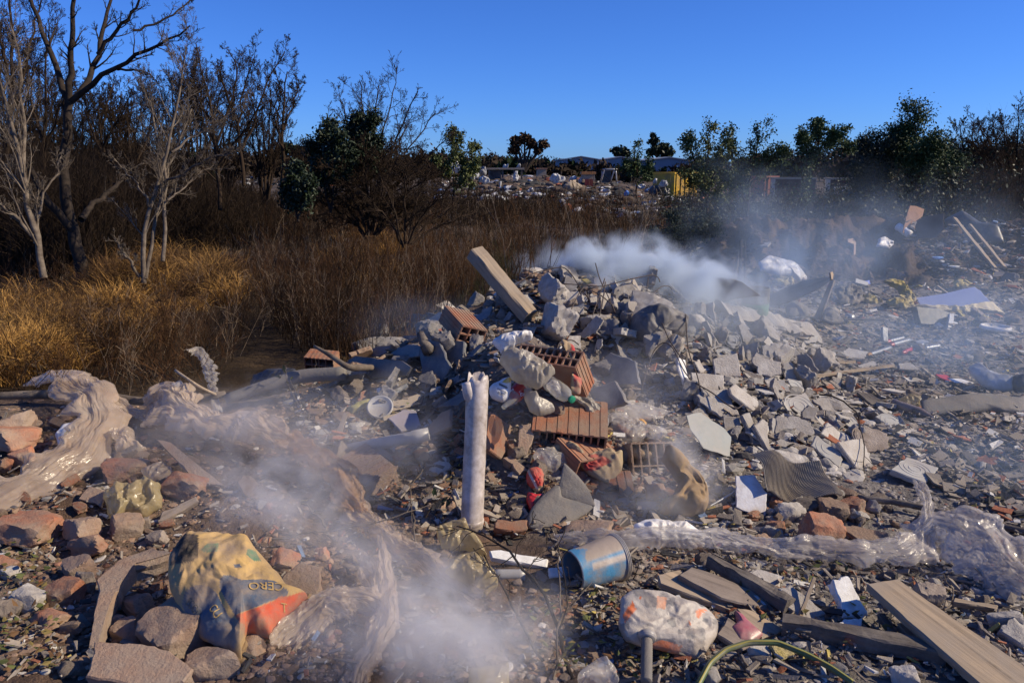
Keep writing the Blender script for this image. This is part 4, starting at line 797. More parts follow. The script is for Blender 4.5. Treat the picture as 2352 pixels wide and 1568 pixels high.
def hollow_pipe(name, label, A, B, r, m, th=.003, flare=1.0):
    ax = (B - A).normalized(); s = ax.cross(Vector((0, 0, 1))).normalized(); t = s.cross(ax); V, Fc = [], []
    for f in (0, .3, .6, .8, .82, 1):
        for j in range(22): a = 2 * math.pi * j / 22; rr = r * (flare if f > .81 else 1); V.append(A + (B - A) * f + s * math.cos(a) * rr + t * math.sin(a) * rr)
    for i in range(5): Fc += [[i * 22 + j, i * 22 + (j + 1) % 22, (i + 1) * 22 + (j + 1) % 22, (i + 1) * 22 + j] for j in range(22)]
    o = putp(name, V, Fc, m, label, 'pipe', smooth=True); sm = o.modifiers.new('thickness', 'SOLIDIFY'); sm.thickness = th; return o
hollow_pipe('drain_pipe', 'grey plastic pipe lying level with its open end facing the standing pipe', G(780, 1048, .03), G(988, 1020, .06) + Vector((0, -.05, .02)), .031, PVCG, .003, 1.12)
hollow_pipe('drain_pipe', 'narrow grey tube lying left of the blue bucket', G(*X('f', [(1700, 440)])[0], .03), G(*X('f', [(1960, 440)])[0], .03), .022, PVCG)
# hollow clay blocks and bricks
HB = 'hollow clay blocks on the heap'
blockat('hollow_block', 'big hollow clay block with ridged top and eight square openings, on the left ridge', 'brick', 742, 862, (.33, .2, .18), (4, 2), rot(-.16, .28, .06), BRICKH, HB, .08, land='ridged hollow block')
blockat('hollow_block', 'bright red hollow block standing on end by the tied bags', 'brick', 1272, 850, (.40, .25, .12), (9, 2), Matrix.Translation((0, 0, 0)) @ rot(-.55, -.95, .0) @ Matrix.Rotation(math.radians(180), 4, 'Z'), BRICKH, HB, depth=4.55, land='bright red hollow block')
blockat('hollow_block', 'hollow block near the top of the heap below the jutting post', 'brick', 1063, 748, (.2, .3, .12), (3, 2), rot(.5, .3, .3), BRICKH, HB, depth=5.4)
blockat('hollow_block', 'wide ribbed hollow block with a row of openings under the twisted sheet', 'brick', 1308, 985, (.42, .30, .095), (10, 1), rot(-.10, .42, .1), BRICKH, HB, .0, land='wide ribbed hollow block')
blockat('hollow_block', 'ribbed clay block facing up right above the red torn paper bag', 'brick', 1345, 1050, (.30, .22, .12), (5, 1), rot(.6, .35, .1), BRICKH, HB, -.04)
blockat('hollow_block', 'ribbed block lying low behind the grey felt sheet', 'brick', 1380, 1120, (.34, .2, .08), (8, 1), rot(.05, .5, .0), BRICKH, HB, -.05)
blockat('hollow_block', 'ribbed clay block standing on its side near the brown paper bag', 'brick', 1490, 1078, (.26, .12, .26), (5, 2), rot(.35, -.45, .1), BRICKD, HB, -.1)
blockat('hollow_block', 'broken hollow block half hidden in smoke left of the grey pipe', 'brick', 845, 1100, (.3, .2, .14), (4, 2), rot(-.9, .3, .2), BRICKD, HB, -.03)
slab('clay_panel', 'red ribbed clay panel leaning right beside the standing pipe', 'brick', 5, [(1490, 710), (1535, 715), (1690, 810), (1580, 1002), (1480, 922)], 'S', .04, BRICKH, .05, .004)
slab('clay_panel', 'narrow red clay strip leaning behind the ribbed panel', 'brick', 5, [(1500, 690), (1560, 720), (1520, 800), (1490, 800)], 'R', .05, BRICKH, .12, .004)
slab('brick', 'tall brick standing on its end with a bright broken side, right of the ribbed panel', 'brick', 5, [(1690, 790), (1760, 770), (1782, 850), (1740, 980), (1665, 982)], 'F', .08, BRICKD, .05, .005)
slab('brick', 'long brick lying slanted below the brick that stands on end', 'brick', 5, [(1585, 985), (1650, 970), (1742, 1062), (1690, 1092)], 'B', .08, BRICKD, .03, .005)
slab('brick', 'red brick at the foot of the heap right of the standing pipe', 'brick', 'c', [(-60, 1330), (-40, 1240), (285, 1250), (290, 1340), (150, 1390)], 'B', .08, BRICKH, .05, .005)
slab('brick', 'small red brick end poking out by the brown paper bag', 'brick', 'c', [(1495, 1090), (1580, 1065), (1640, 1120), (1560, 1172)], 'F', .06, BRICK, .03, .004)
# left shaded flank: flat slabs and panels, most coloured dark blue for shadow
GSL = 'dark slates and panels stacked on the shaded left flank'
for lab, pts, n, m, th in [('dark slab jutting left, upper of the stacked slabs', [(910, 160), (1010, 80), (1100, 90), (1000, 192)], 'L', GREYSHADE, .03), ('rough dark slab lying across the stack', [(1020, 130), (1110, 75), (1220, 100), (1040, 177)], 'L', GREYSHADE, .05),
                           ('pale lit slab end at the top of the slab stack', [(1165, 30), (1240, -2), (1290, 45), (1240, 72)], 'R', CONC, .05), ('long dark slab running up to the jutting post', [(1250, 100), (1260, 60), (1470, 0), (1420, 62)], 'L', GREYSHADE, .05),
                           ('long low slab at the left tip of the stack', [(640, 362), (800, 290), (890, 285), (830, 352)], 'L', GREYSHADE, .03), ('middle slab of the stack, lying level', [(830, 270), (980, 220), (1060, 225), (950, 267)], 'L', GREYSHADE, .03),
                           ('slab painted shadow blue, right of the long low one on the flank', [(880, 330), (1000, 270), (1070, 290), (1060, 352), (900, 382)], 'L', GREYSHADE, .03), ('wide dark sheet bulging below the slab stack', [(610, 380), (660, 350), (950, 380), (1010, 420), (980, 472), (760, 492)], 'L', BLACKP, .02),
                           ('dark upright panel behind the wooden stump', [(1060, 330), (1075, 250), (1180, 250), (1260, 420), (1200, 520), (1080, 482)], 'L', GREYSHADE, .03), ('dusky panel left of the standing pipe', [(1260, 650), (1360, 640), (1350, 752), (1270, 762)], 'F', CONCD, .03),
                           ('dark slab under the dusky panel left of the standing pipe', [(1110, 800), (1200, 700), (1260, 680), (1250, 792), (1140, 842)], 'L', BRICKD, .03), ('small square tile lying below the grey pipe end', [(1150, 1020), (1220, 975), (1278, 1045), (1180, 1082)], 'B', CONC, .02),
                           ('slab fragment standing just behind the small square tile', [(1180, 720), (1240, 690), (1260, 780), (1210, 792)], 'F', CONCD, .03), ('big dark slab deep in the shade behind the tied bags', [(1150, 300), (1240, 240), (1340, 260), (1330, 400), (1210, 430)], 'L', GREYSHADE, .04),
                           ('broad dark sheet in the hollow right of the red block', [(2150, 420), (2260, 330), (2420, 380), (2440, 520), (2250, 540)], 'L', GREYSHADE, .03), ('dark slab across the back of the hollow', [(2120, 560), (2290, 500), (2360, 640), (2180, 700)], 'L', CONCD, .04)]:
    slab('flank_panel', lab, 'panel', 5, pts, n, th, m, .04, .004, GSL)
LANDS.append(('slab stack', 930, 745))
slab('cardboard_strip', 'long brown cardboard strip lying left of the standing pipe', 'cardboard', 5, [(850, 650), (960, 620), (1215, 530), (1235, 590), (990, 672), (870, 702)], 'B', .006, CARD, .06, .002, land='long cardboard strip')
slab('tile_shard', 'lavender grey broken tile below the cardboard strip', 'tile', 5, [(870, 740), (960, 690), (1040, 690), (1080, 800), (950, 822)], 'B', .012, M('lavender_tile', (.34, .30, .35), None, 5, .4, .1, 40, .5, (.3, .27, .24), 5, .3), .05, .003)
slab('paper_strip', 'pale paper strip bridging the white lid and the lavender tile', 'paper', 5, [(835, 730), (1000, 685), (1015, 700), (880, 742), (840, 757)], 'B', .004, CARD, .09, .002)
slab('foam_strip', 'white foam strip on the shaded slope above the white lid', 'foam', 5, [(790, 550), (812, 545), (912, 620), (900, 640), (850, 622)], 'B', .03, FOAM, .05, .004)
slab('timber_strip', 'grey slat leaning left of the white lid', 'slat', 5, [(530, 850), (590, 700), (615, 705), (570, 862)], 'F', .02, WOODG, .04, .003)
pillow('plastic_bag', 'yellow green plastic bag spread left of the cardboard strip', 'bag', 5, [(600, 700), (720, 640), (850, 610), (862, 650), (720, 690), (640, 722)], 'B', .05, .02, 10, M('yellow_bag', (.30, .27, .05), None, 6, .45, .3, 20, .4, (.25, .22, .16), 5, .3), .04)
def disc(name, label, cat, p, r, m, rm, h=.02, rim=.012):
    root = empty(name, p); tag(root, label, cat); prof = [(0, h * .3), (r * .78, h * .3), (r * .84, h), (r * .97, h), (r, h * .7), (r * .98, -h * .2), (r * .7, -h * .3), (0, -h * .3)]; V, Fc = [], []
    n = 40
    for i in range(n):
        a = 2 * math.pi * i / n; V += [p + (rm @ Vector((math.cos(a) * x, math.sin(a) * x, z))) for x, z in prof]
    k = len(prof)
    for i in range(n):
        for j in range(k - 1): Fc.append([i * k + j, ((i + 1) % n) * k + j, ((i + 1) % n) * k + j + 1, i * k + j + 1])
    putp('dish', V, Fc, m, parent=root, smooth=True)
    V, Fc = [], []
    for i in range(n):
        a = 2 * math.pi * i / n
        for j in range(6): b = 2 * math.pi * j / 6; x = r * .9 + math.cos(b) * rim; V.append(p + (rm @ Vector((math.cos(a) * x, math.sin(a) * x, h + math.sin(b) * rim * .7))))
    for i in range(n):
        for j in range(6): Fc.append([i * 6 + j, ((i + 1) % n) * 6 + j, ((i + 1) % n) * 6 + (j + 1) % 6, i * 6 + (j + 1) % 6])
    putp('rim', V, Fc, m, parent=root, smooth=True); LANDS.append((cat.replace('lid', 'white bucket lid').replace('tray', 'white round tray'), *pix(p)))
disc('bucket_lid', 'round white bucket lid half buried left of the lavender tile', 'lid', G(874, 968, .09), .08, PVCG, rot(.3, .75, -.15), .008, .005)
disc('basin_lid', 'wide white round tray lying alone on the ash at far right', 'tray', G(2284, 768, .06), .155, WHITEP, rot(0, .0, .02), .03, .012)
# left shade: black tarp, logs, sticks
pillow('tarpaulin', 'black plastic tarpaulin bunched left of the ridged hollow block', 'tarp', 5, [(0, 560), (40, 480), (120, 435), (290, 430), (310, 500), (290, 560), (140, 600), (30, 602)], 'L', .10, .02, 6, BLACKP, .03, land='black tarpaulin')
tube('log', 'long thin branch lying across the left ridge', 'branch', gpath(0, [(-30, 928, .05), (90, 930, .07), (230, 935, .08), (330, 948, .07), (430, 945, .07), (520, 940, .10)], .06), [.022, .03, .03, .026, .022], BARKP, 8)
tube('rolled_carpet', 'rolled dusty carpet end below the ridged hollow block', 'roll', gpath(0, [(520, 945, .08), (600, 925, .10), (690, 905, .12), (795, 903, .13)], .1), [.03, .04, .045, .045], GREYF, 12)
tube('log', 'forked grey branch sticking up beside the ridged hollow block', 'branch', [G(855, 885, .12), D(800, 845, 4.85), D(750, 810, 4.95), D(722, 795, 5.0)], [.02, .022, .016, .01], BARKP, 8)
tube('stick', 'bare yellow stick leaning up from the left ridge', 'stick', [G(512, 930, .05), D(460, 890, 4.75), D(402, 850, 4.85)], [.010, .009, .008], WOODP, 7)
strip('cloth_strip', 'white rag strip hanging over the leaning yellow stick', 'rag', 0, [(440, 868, 22, .28), (462, 862, 26, .30), (482, 885, 22, .22), (495, 930, 18, .08), (506, 960, 18, .03)], FILMC, .012, 4, nu=20, seed=4)
pillow('cloth_scrap', 'small white scrap snagged on the tip of the leaning stick', 'rag', 4, [(812, 160), (850, 140), (862, 160), (840, 188), (815, 185)], 'F', .02, .01, 20, FILMC, .25, 40, 12, depth=4.8)
tube('wood_stump', 'splintered dark wooden stump rising behind the tied bags', 'wood', [G(990, 830, .05), D(978, 795, 5.1), D(965, 765, 5.15)], [.05, .045, .025], WOODD, 7)
# tied bags in the middle
LANDS.append(('tied bags', 1195, 840))
pillow('plastic_bag', 'bright white knotted plastic bag on top of the tied bags', 'bag', 'a', [(310, 380), (350, 320), (430, 260), (560, 240), (720, 240), (860, 235), (1000, 250), (1010, 330), (880, 370), (760, 400), (660, 460), (640, 520), (560, 540), (460, 560), (380, 480)], 'F', .07, .022, 16, WHITEP, .0, depth=4.28, seed=3)
pillow('plastic_bag', 'large dirty grey white bag crumpled below the white knotted bag', 'bag', 'a', [(420, 600), (560, 560), (700, 580), (820, 580), (1000, 620), (1100, 700), (1280, 800), (1350, 880), (1360, 970), (1240, 1070), (1160, 1110), (1060, 1170), (900, 1160), (680, 1110), (600, 1000), (600, 900), (520, 780), (430, 680)], 'F', .13, .035, 11, FILMG, .0, depth=4.22, seed=5, land='crumpled grey bag')
def soap(u, v):
    return (.62, .42, .05) if ptsIn(X('a', [(470, 1080), (560, 1000), (640, 1000), (620, 1080), (560, 1100)]), (u, v)) else ((.04, .04, .04) if ptsIn(X('a', [(420, 1090), (560, 1150), (575, 1185), (555, 1195), (415, 1130)]), (u, v)) else (.70, .70, .71))
o, S = pillow('printed_bag', 'white shopping bag printed with SOLOLUGA hanging beside the standing pipe', 'bag', 'a', [(240, 1180), (300, 1120), (420, 1070), (500, 1020), (600, 1000), (630, 1080), (620, 1250), (560, 1380), (480, 1430), (380, 1400), (290, 1350), (245, 1270)], 'F', .06, .006, 9, M('printed_film', (1, 1, 1), None, 5, .4, .3, 25, .5, (.45, .40, .35), 5, .12, attr=True), .0, colour=soap, depth=4.2, seed=8, land='printed shopping bag')
def lettering(parent, text, k, p0, p1, size_px, S, m=INK, lift=.004, squash=1.0):
    """text laid along the line p0-p1 and wrapped over the crumpled skin S"""
    q, c, ax, ay, nv = S; cu = bpy.data.curves.new('lettering', 'FONT'); cu.body = text; cu.size = 1.0; cu.resolution_u = 3; cu.align_x = 'CENTER'; cu.align_y = 'CENTER'
    to = bpy.data.objects.new('lettering', cu); me0 = bpy.data.meshes.new_from_object(to); bpy.data.objects.remove(to); bpy.data.curves.remove(cu)
    bm = bmesh.new(); bm.from_mesh(me0); bmesh.ops.subdivide_edges(bm, edges=bm.edges[:], cuts=1); bmesh.ops.triangulate(bm, faces=bm.faces[:]); bm.verts.ensure_lookup_table()
    W = max(v.co.x for v in bm.verts) - min(v.co.x for v in bm.verts)
    pl = []
    for p in (p0, p1):
        (u, v), = X(k, [p]); d = Vector(rays(u, v)); n = Vector(nv); o = Vector((0, 0, CAMZ)); t = n.dot(Vector(c) + n * .04 - o) / n.dot(d); w3 = np.array(o + d * t) - c; pl.append(np.array([w3 @ ax, w3 @ ay]))
    e = pl[1] - pl[0]; L = np.linalg.norm(e); e /= L; f = np.array([-e[1], e[0]]); mid = (pl[0] + pl[1]) / 2; s = L / W; A_, B_ = (q - c) @ ax, (q - c) @ ay; Hq = (q - c) @ nv; V = []
    for v in bm.verts:
        ab = mid + e * v.co.x * s + f * v.co.y * size_px * s; dd = (A_ - ab[0]) ** 2 + (B_ - ab[1]) ** 2; i = np.argsort(dd)[:4]; w_ = 1 / (dd[i] + 1e-6); hh = (Hq[i] * w_).sum() / w_.sum()
        V.append(c + ax * ab[0] + ay * ab[1] + nv * (hh + lift))
    Fc = [[v.index for v in f_.verts] for f_ in bm.faces]; bm.free(); bpy.data.meshes.remove(me0); return putp('lettering', V, Fc, m, parent=parent)
WINK = M('white_ink', (.75, .75, .75), None, 5, .6, 0)
lettering(o, 'SOLOLUGA', 'a', (412, 1100), (565, 1180), 1.3, S, WINK)
lettering(o, 'Chacras de', 'a', (385, 1205), (545, 1270), 1.2, S); lettering(o, '353/05', 'a', (395, 1262), (510, 1310), 1.2, S)
def bottle(name, label, P0, P1, r, m, capm, lab=None, text=None):
    root = empty(name, P0); tag(root, label, 'bottle'); A, B = Vector(P0), Vector(P1); ax = (B - A).normalized(); s = ax.cross(Vector((0, -.6, .8))).normalized(); t = s.cross(ax); n = 24
    def lathe(nm, prof, m_):
        V, Fc = [], []
        for f, rr in prof: V += [A + (B - A) * f + (s * math.cos(2 * math.pi * j / n) + t * math.sin(2 * math.pi * j / n)) * rr for j in range(n)]
        for i in range(len(prof) - 1): Fc += [[i * n + j, i * n + (j + 1) % n, (i + 1) * n + (j + 1) % n, (i + 1) * n + j] for j in range(n)]
        Fc += [list(range(n))[::-1], list(range((len(prof) - 1) * n, len(prof) * n))]; return putp(nm, V, Fc, m_, parent=root, smooth=True)
    lathe('body', [(0, r * .7), (.02, r * .95), (.1, r), (.2, r * .94), (.3, r), (.58, r), (.7, r * .9), (.85, r * .45), (.9, r * .32), (.97, r * .32)], m)
    if capm: lathe('cap', [(.93, r * .40), (.94, r * .44), (.995, r * .44), (1.0, r * .40)], capm)
    if lab: lb = lathe('printed_label', [(.34, r * 1.01), (.345, r * 1.02), (.575, r * 1.02), (.58, r * 1.01)], lab)
    return root
PETC = film('pet_plastic', (.62, .64, .62), .45, .08, (.4, .36, .3), .2, 12)
p1_, p0_ = D(*X('a', [(480, 1540)])[0], 4.2), D(*X('a', [(960, 1020)])[0], 4.35)
bt = bottle('soda_bottle', 'clear bottle with a red label wedged under the crumpled grey bag', p0_, p1_, .042, PETC, None, REDP)
lc = (Vector(p0_) * .54 + Vector(p1_) * .46) + Vector((0, -.045, .012)); axl = (Vector(p0_) - Vector(p1_)).normalized()
cu = bpy.data.curves.new('t', 'FONT'); cu.body = 'Amiga'; cu.size = .032; cu.align_x = 'CENTER'; cu.align_y = 'CENTER'; to = bpy.data.objects.new('t', cu); me = bpy.data.meshes.new_from_object(to); bpy.data.objects.remove(to)
me.materials.clear(); me.materials.append(WINK); zz = Vector((0, -1, .25)).normalized(); rd = Vector((.92, .1, -.32)).normalized(); yy_ = zz.cross(rd).normalized(); rd = yy_.cross(zz)
Vt = [lc + rd * v.co.x + yy_ * v.co.y + zz * .0 for v in me.vertices]; putp('lettering', Vt, [list(p.vertices) for p in me.polygons], WINK, parent=bt)
bottle('soda_bottle', 'clear empty bottle with a green cap below the bright red block', D(*X('a', [(1290, 1090)])[0], 4.4), D(*X('a', [(1700, 1390)])[0], 4.2), .045, PETC, M('green_cap', (.03, .30, .16), None, 5, .4, .1))
pillow('plastic_bag', 'clear bag puffed open between the crumpled grey bag and the green capped bottle', 'bag', 'a', [(1250, 1110), (1330, 1040), (1420, 1080), (1480, 1200), (1510, 1330), (1440, 1370), (1340, 1280), (1270, 1200)], 'F', .05, .015, 14, FILMC, 0, 60, 18, depth=4.25)
strip('plastic_sheet', 'long twisted tan sheet running down right from the crumpled grey bag', 'film', 'c', [(250, -230, 150, .20), (420, -110, 130, .17), (590, 30, 120, .15), (760, 170, 150, .15), (930, 290, 170, .14), (1080, 380, 200, .12)], FILMG, .02, 6, seed=6, arch=.8)
pillow('plastic_sheet', 'stiff dirty sheet flap under the twisted tan sheet', 'film', 'a', [(840, 1210), (960, 1210), (1010, 1300), (1060, 1480), (1200, 1560), (1380, 1500), (1420, 1600), (1150, 1660), (960, 1560), (880, 1380)], 'B', .05, .02, 9, FILMG, .0, depth=4.15, seed=12)
pillow('plastic_bag', 'pale clear bag lying flat with a torn end, right of the twisted sheet', 'bag', 'c', [(1080, 200), (1180, 140), (1260, 130), (1320, 190), (1480, 250), (1540, 270), (1700, 310), (1720, 340), (1680, 430), (1560, 340), (1520, 410), (1380, 460), (1230, 430), (1150, 330)], 'B', .06, .02, 12, FILMC, .03, seed=14, land='pale torn bag')
pillow('torn_bag', 'small orange scrap of bag on the pale torn bag', 'bag', 'c', [(1370, 215), (1440, 200), (1510, 215), (1540, 262), (1470, 240), (1400, 235)], 'B', .02, .01, 20, M('orange_scrap', (.5, .25, .04), None, 5, .5, .2), .10, 40, 10)
pillow('cement_bag', 'bent paper strip bag standing at the right end of the bright red block', 'bag', 'a', [(1480, 340), (1540, 330), (1700, 420), (1760, 560), (1800, 700), (1820, 900), (1870, 1080), (1850, 1280), (1780, 1310), (1660, 1270), (1700, 1130), (1690, 1000), (1700, 860), (1700, 640), (1600, 480), (1490, 420)], 'F', .03, .014, 14, TINT, 0, depth=4.35, seed=15, colour=lambda u, v: (.45, .05, .05) if u > 1312 + (v - 800) * .09 else (.42, .30, .16))
# lower middle
def torn(u, v): return (.42, .04, .04) if ptsIn(X('c', [(840, 580), (1000, 560), (1080, 580), (1170, 640), (1080, 690), (1000, 740), (900, 740)]), (u, v)) else (.33, .26, .16)
pillow('cement_bag', 'torn paper bag with red print sprawled in the lower middle of the heap', 'bag', 'c', [(530, 440), (620, 430), (760, 470), (880, 560), (1010, 545), (1090, 600), (1180, 640), (1280, 560), (1270, 680), (1190, 820), (1100, 860), (980, 830), (860, 740), (760, 600), (640, 540), (540, 510)], 'B', .05, .03, 12, TINT, .05, colour=torn, seed=21, land='torn red print bag')
pillow('soda_can', 'crushed red plastic bottle wrapper standing in the shade of the heap', 'wrapper', 'c', [(265, 800), (290, 720), (350, 695), (420, 715), (465, 790), (460, 880), (440, 970), (390, 990), (330, 920), (280, 860)], 'F', .06, .012, 16, TINT, .05, colour=lambda u, v: (.62, .60, .58) if (abs((u - 1217) - (v - 1088) * .5) < 3.2 and v < 1122) else ((.5, .38, .2) if v > 1122 - (u - 1225) * .5 and v > 1116 else (.52, .025, .03)), seed=22, na=70)
pillow('red_plastic', 'dark red plastic sheet below the crushed red wrapper', 'plastic', 'c', [(290, 960), (380, 990), (440, 980), (460, 1020), (400, 1130), (320, 1170), (285, 1080)], 'F', .03, .012, 12, REDP, .03, 60, 16)
pillow('felt_sheet', 'grey felt sheet folded to a point, standing in front of the clay blocks', 'sheet', 'c', [(665, 650), (700, 680), (820, 800), (900, 900), (960, 1010), (1000, 1110), (930, 1100), (820, 1080), (720, 1040), (640, 1020), (612, 980), (625, 860)], 'F', .012, .006, 6, GREYF, .10, ridge=False, land='pointed felt sheet')
pillow('felt_sheet', 'broad dark felt sheet lying under the pointed one', 'sheet', 'c', [(620, 880), (560, 900), (430, 1010), (330, 1140), (290, 1220), (290, 1330), (420, 1350), (560, 1330), (760, 1280), (900, 1180), (980, 1110), (800, 1060), (640, 1020)], 'B', .03, .008, 5, GREYF, .02, ridge=False)
pillow('plastic_sheet', 'grey clear plastic bunched left of the torn red print bag', 'film', 'c', [(345, 570), (420, 525), (520, 520), (620, 570), (740, 640), (660, 660), (600, 740), (480, 720), (400, 650)], 'B', .06, .025, 10, FILMC, .04)
pillow('paper_bag', 'big brown paper sack gaping open right of the clay blocks', 'bag', 'c', [(1690, 590), (1750, 470), (1860, 520), (1940, 640), (2060, 740), (2100, 840), (2170, 960), (2180, 1080), (2120, 1160), (2000, 1240), (1840, 1240), (1700, 1210), (1690, 1110), (1780, 1000), (1840, 880), (1800, 760)], 'F', .10, .035, 8, PAPERB, .05, seed=31, land='brown paper sack')
pillow('paper_scrap', 'rust stained paper flap in front of the brown paper sack', 'paper', 'c', [(1510, 880), (1700, 868), (1770, 1010), (1640, 1060), (1520, 1060), (1540, 960)], 'F', .03, .015, 12, M('stained_paper', (.40, .17, .07), (.33, .27, .2), 9, .8, .3), .05)
pillow('paper_scrap', 'curled brown paper edge above the ribbed clay block on its side', 'paper', 'c', [(1350, 500), (1500, 540), (1680, 580), (1690, 600), (1560, 600), (1440, 610), (1360, 560)], 'B', .03, .015, 12, PAPERB, .12)
slab('chipped_board', 'white chipped board with cracked paint standing before the ribbed cardboard', 'board', 7, [(75, 1220), (210, 1215), (250, 1280), (295, 1345), (280, 1500), (222, 1512), (160, 1470), (80, 1442)], 'F', .018, M('cracked_paint', (.62, .62, .64), (.52, .52, .55), 6, .6, .6, 9, .4, (.40, .30, .20), 3, .12), .02, .004, land='white chipped board')
# ribbed cardboard: its flutes are modelled
P, nn = onplane(X(7, [(160, 1090), (620, 1150), (760, 1405), (300, 1405)]), (.25, -.62, .74), .06); a, b, c_, d_ = [np.array(p) for p in P]; nu, nv_ = 260, 26; V = []
for j in range(nv_):
    for i in range(nu):
        s, t = i / (nu - 1), j / (nv_ - 1); w0 = .18 * float(vn(s * 4, 1, 0, 3)); t2 = t * (1 - .5 * max(0, math.sin(s * 5 + 1)) * .4); p = (a * (1 - s) + b * s) * (1 - t2) + (d_ * (1 - s) + c_ * s) * t2
        h = .006 * math.sin(s * 2 * math.pi * 42 + 2.5 * math.sin(t * 2)) + .05 * math.sin(s * 7 + t * 2) + .03 * math.sin(t * 5 + s * 3); V.append(p + np.array(nn) * (h + .02))
i = np.arange(nu * nv_).reshape(nv_, nu); q = np.stack([i[:-1, :-1], i[1:, :-1], i[1:, 1:], i[:-1, 1:]], -1).reshape(-1, 4)
o = put('ribbed_cardboard', V, q, M('fluted_card', (.40, .35, .27), (.30, .26, .2), 6, .9, .3, 60, .1, (.34, .3, .25), 4, .3), 'fluted cardboard sheet draped at the foot of the heap, its ribs showing', 'cardboard', smooth=True); sm = o.modifiers.new('thickness', 'SOLIDIFY'); sm.thickness = .004
LANDS.append(('fluted cardboard', 1815, 1110))
pillow('metal_bag', 'large crumpled black bag slumped on top of the heap under the smoke', 'bag', 6, [(925, 470), (990, 415), (1130, 420), (1280, 460), (1275, 600), (1230, 640), (1150, 700), (1080, 720), (1000, 700), (940, 600)], 'F', .16, .05, 6, M('dusty_black_bag', (.10, .095, .095), (.06, .06, .062), 6, .6, .4, 25, .3, (.26, .24, .22), 4, .35), .05, seed=41, land='crumpled black bag')
pillow('rubber_sheet', 'rolled black rubber strip below the crumpled black bag', 'rubber', 6, [(1080, 705), (1150, 650), (1215, 655), (1300, 690), (1280, 722), (1200, 690), (1110, 720)], 'F', .04, .01, 10, BLACKP, .15)
pillow('plastic_sheet', 'dim clear sheet lying across the bottom of the dark hollow', 'film', 6, [(800, 1110), (880, 1075), (1000, 1070), (1090, 1100), (1180, 1130), (1090, 1190), (900, 1200), (820, 1150)], 'B', .05, .012, 8, FILMC, .03)
slab('tarp_board', 'grey green sheet with striped shadow under the rough pebbly slab', 'sheet', 6, [(1300, 1150), (1400, 1130), (1560, 1240), (1610, 1300), (1600, 1440), (1420, 1380), (1330, 1250)], 'R', .006, M('green_grey_sheet', (.26, .28, .27), None, 5, .6, .3, 20, .4, (.3, .28, .25), 4, .3), .03, .003)
# ---------------------------------------------------------------- foreground, left: cement bag, films, bricks
YE, BL, RE, GR, BAG_SHADE = (.52, .34, .13), (.085, .115, .16), (.58, .09, .035), (.07, .22, .13), (.02, .02, .02)
REG = [(X('b', [(130, 60), (400, 100), (400, 330), (330, 380), (100, 420)]), BAG_SHADE), (X('b', [(490, 190), (620, 185), (600, 270), (480, 280), (420, 260)]), GR), (X('b', [(920, 240), (1000, 270), (1055, 370), (980, 370), (900, 300)]), GR),  # first region: shade on the bag's left side, painted black
       (X('b', [(770, 410), (830, 400), (860, 440), (780, 440)]), BL), (X('b', [(780, 940), (1030, 850), (1200, 780), (1250, 740), (1330, 740), (1700, 640), (1700, 1000), (1450, 1300), (960, 1190), (850, 1110), (820, 1000)]), RE),
       (X('b', [(625, 560), (660, 520), (740, 520), (850, 570), (1060, 560), (1200, 580), (1340, 680), (1330, 745), (1200, 775), (1010, 850), (780, 935), (690, 780), (625, 660)]), BL),
       (X('b', [(230, 820), (260, 700), (330, 640), (420, 620), (510, 640), (580, 690), (640, 800), (720, 950), (820, 1000), (830, 1120), (790, 1240), (760, 1400), (600, 1300), (400, 1130), (260, 930)]), BL)]
def bagc(u, v):
    for poly, c in REG:
        if ptsIn(poly, (u, v)): return c
    return YE
o, S = pillow('cement_bag', 'big crumpled cement bag, yellow with blue panels and a torn orange red end', 'bag', 'b', [(80, 300), (170, 150), (290, 80), (500, 85), (700, 75), (920, 105), (1000, 230), (1090, 380), (1200, 520), (1330, 660), (1440, 690), (1550, 730), (1480, 830), (1340, 960), (1290, 1050), (1215, 1130), (1200, 1210), (1080, 1190), (960, 1140), (900, 1160), (920, 1240), (870, 1350), (880, 1480), (760, 1420), (740, 1330), (600, 1270), (440, 1150), (320, 1010), (230, 860), (120, 680), (80, 520)],
              (.16, -.42, .89), .105, .021, 6, TINT, .03, 170, 70, colour=bagc, seed=55, edge=1.0, land='cement bag')
lettering(o, 'CERO', 'b', (1290, 690), (935, 735), 1.0, S, OCHRE, .004); lettering(o, 'ECOR', 'b', (280, 770), (410, 930), 1.0, S, M('faded_ink', (.15, .14, .12), None, 5, .8, 0), .004)
lettering(o, 'CU', 'b', (540, 900), (620, 1010), 1.0, S, OCHRE, .004); lettering(o, 'T', 'b', (1270, 890), (1330, 880), 1.0, S, OCHRE, .005)
pillow('paper_scrap', 'torn tan paper tail under the near corner of the cement bag', 'paper', 'b', [(770, 1230), (900, 1200), (920, 1260), (870, 1340), (960, 1540), (780, 1560), (740, 1420)], 'B', .02, .015, 12, PAPERB, .02)
pillow('paper_scrap', 'crumpled tan paper fringe beyond the orange red end of the cement bag', 'paper', 'b', [(1420, 800), (1560, 720), (1610, 760), (1590, 850), (1520, 990), (1440, 960), (1380, 910)], 'B', .04, .03, 14, PAPERB, .04)
LF = 'tan plastic film strewn over the left foreground'
strip('plastic_film', 'broad glossy tan film arching down to the left picture edge', 'film', 4, [(215, 190, 90, .10), (330, 240, 190, .14), (440, 330, 230, .14), (460, 430, 200, .10), (380, 530, 190, .05), (230, 610, 190, .04), (60, 690, 210, .03), (-120, 740, 220, .03)], FILMT, .022, 8, seed=2, group=LF, arch=.55)
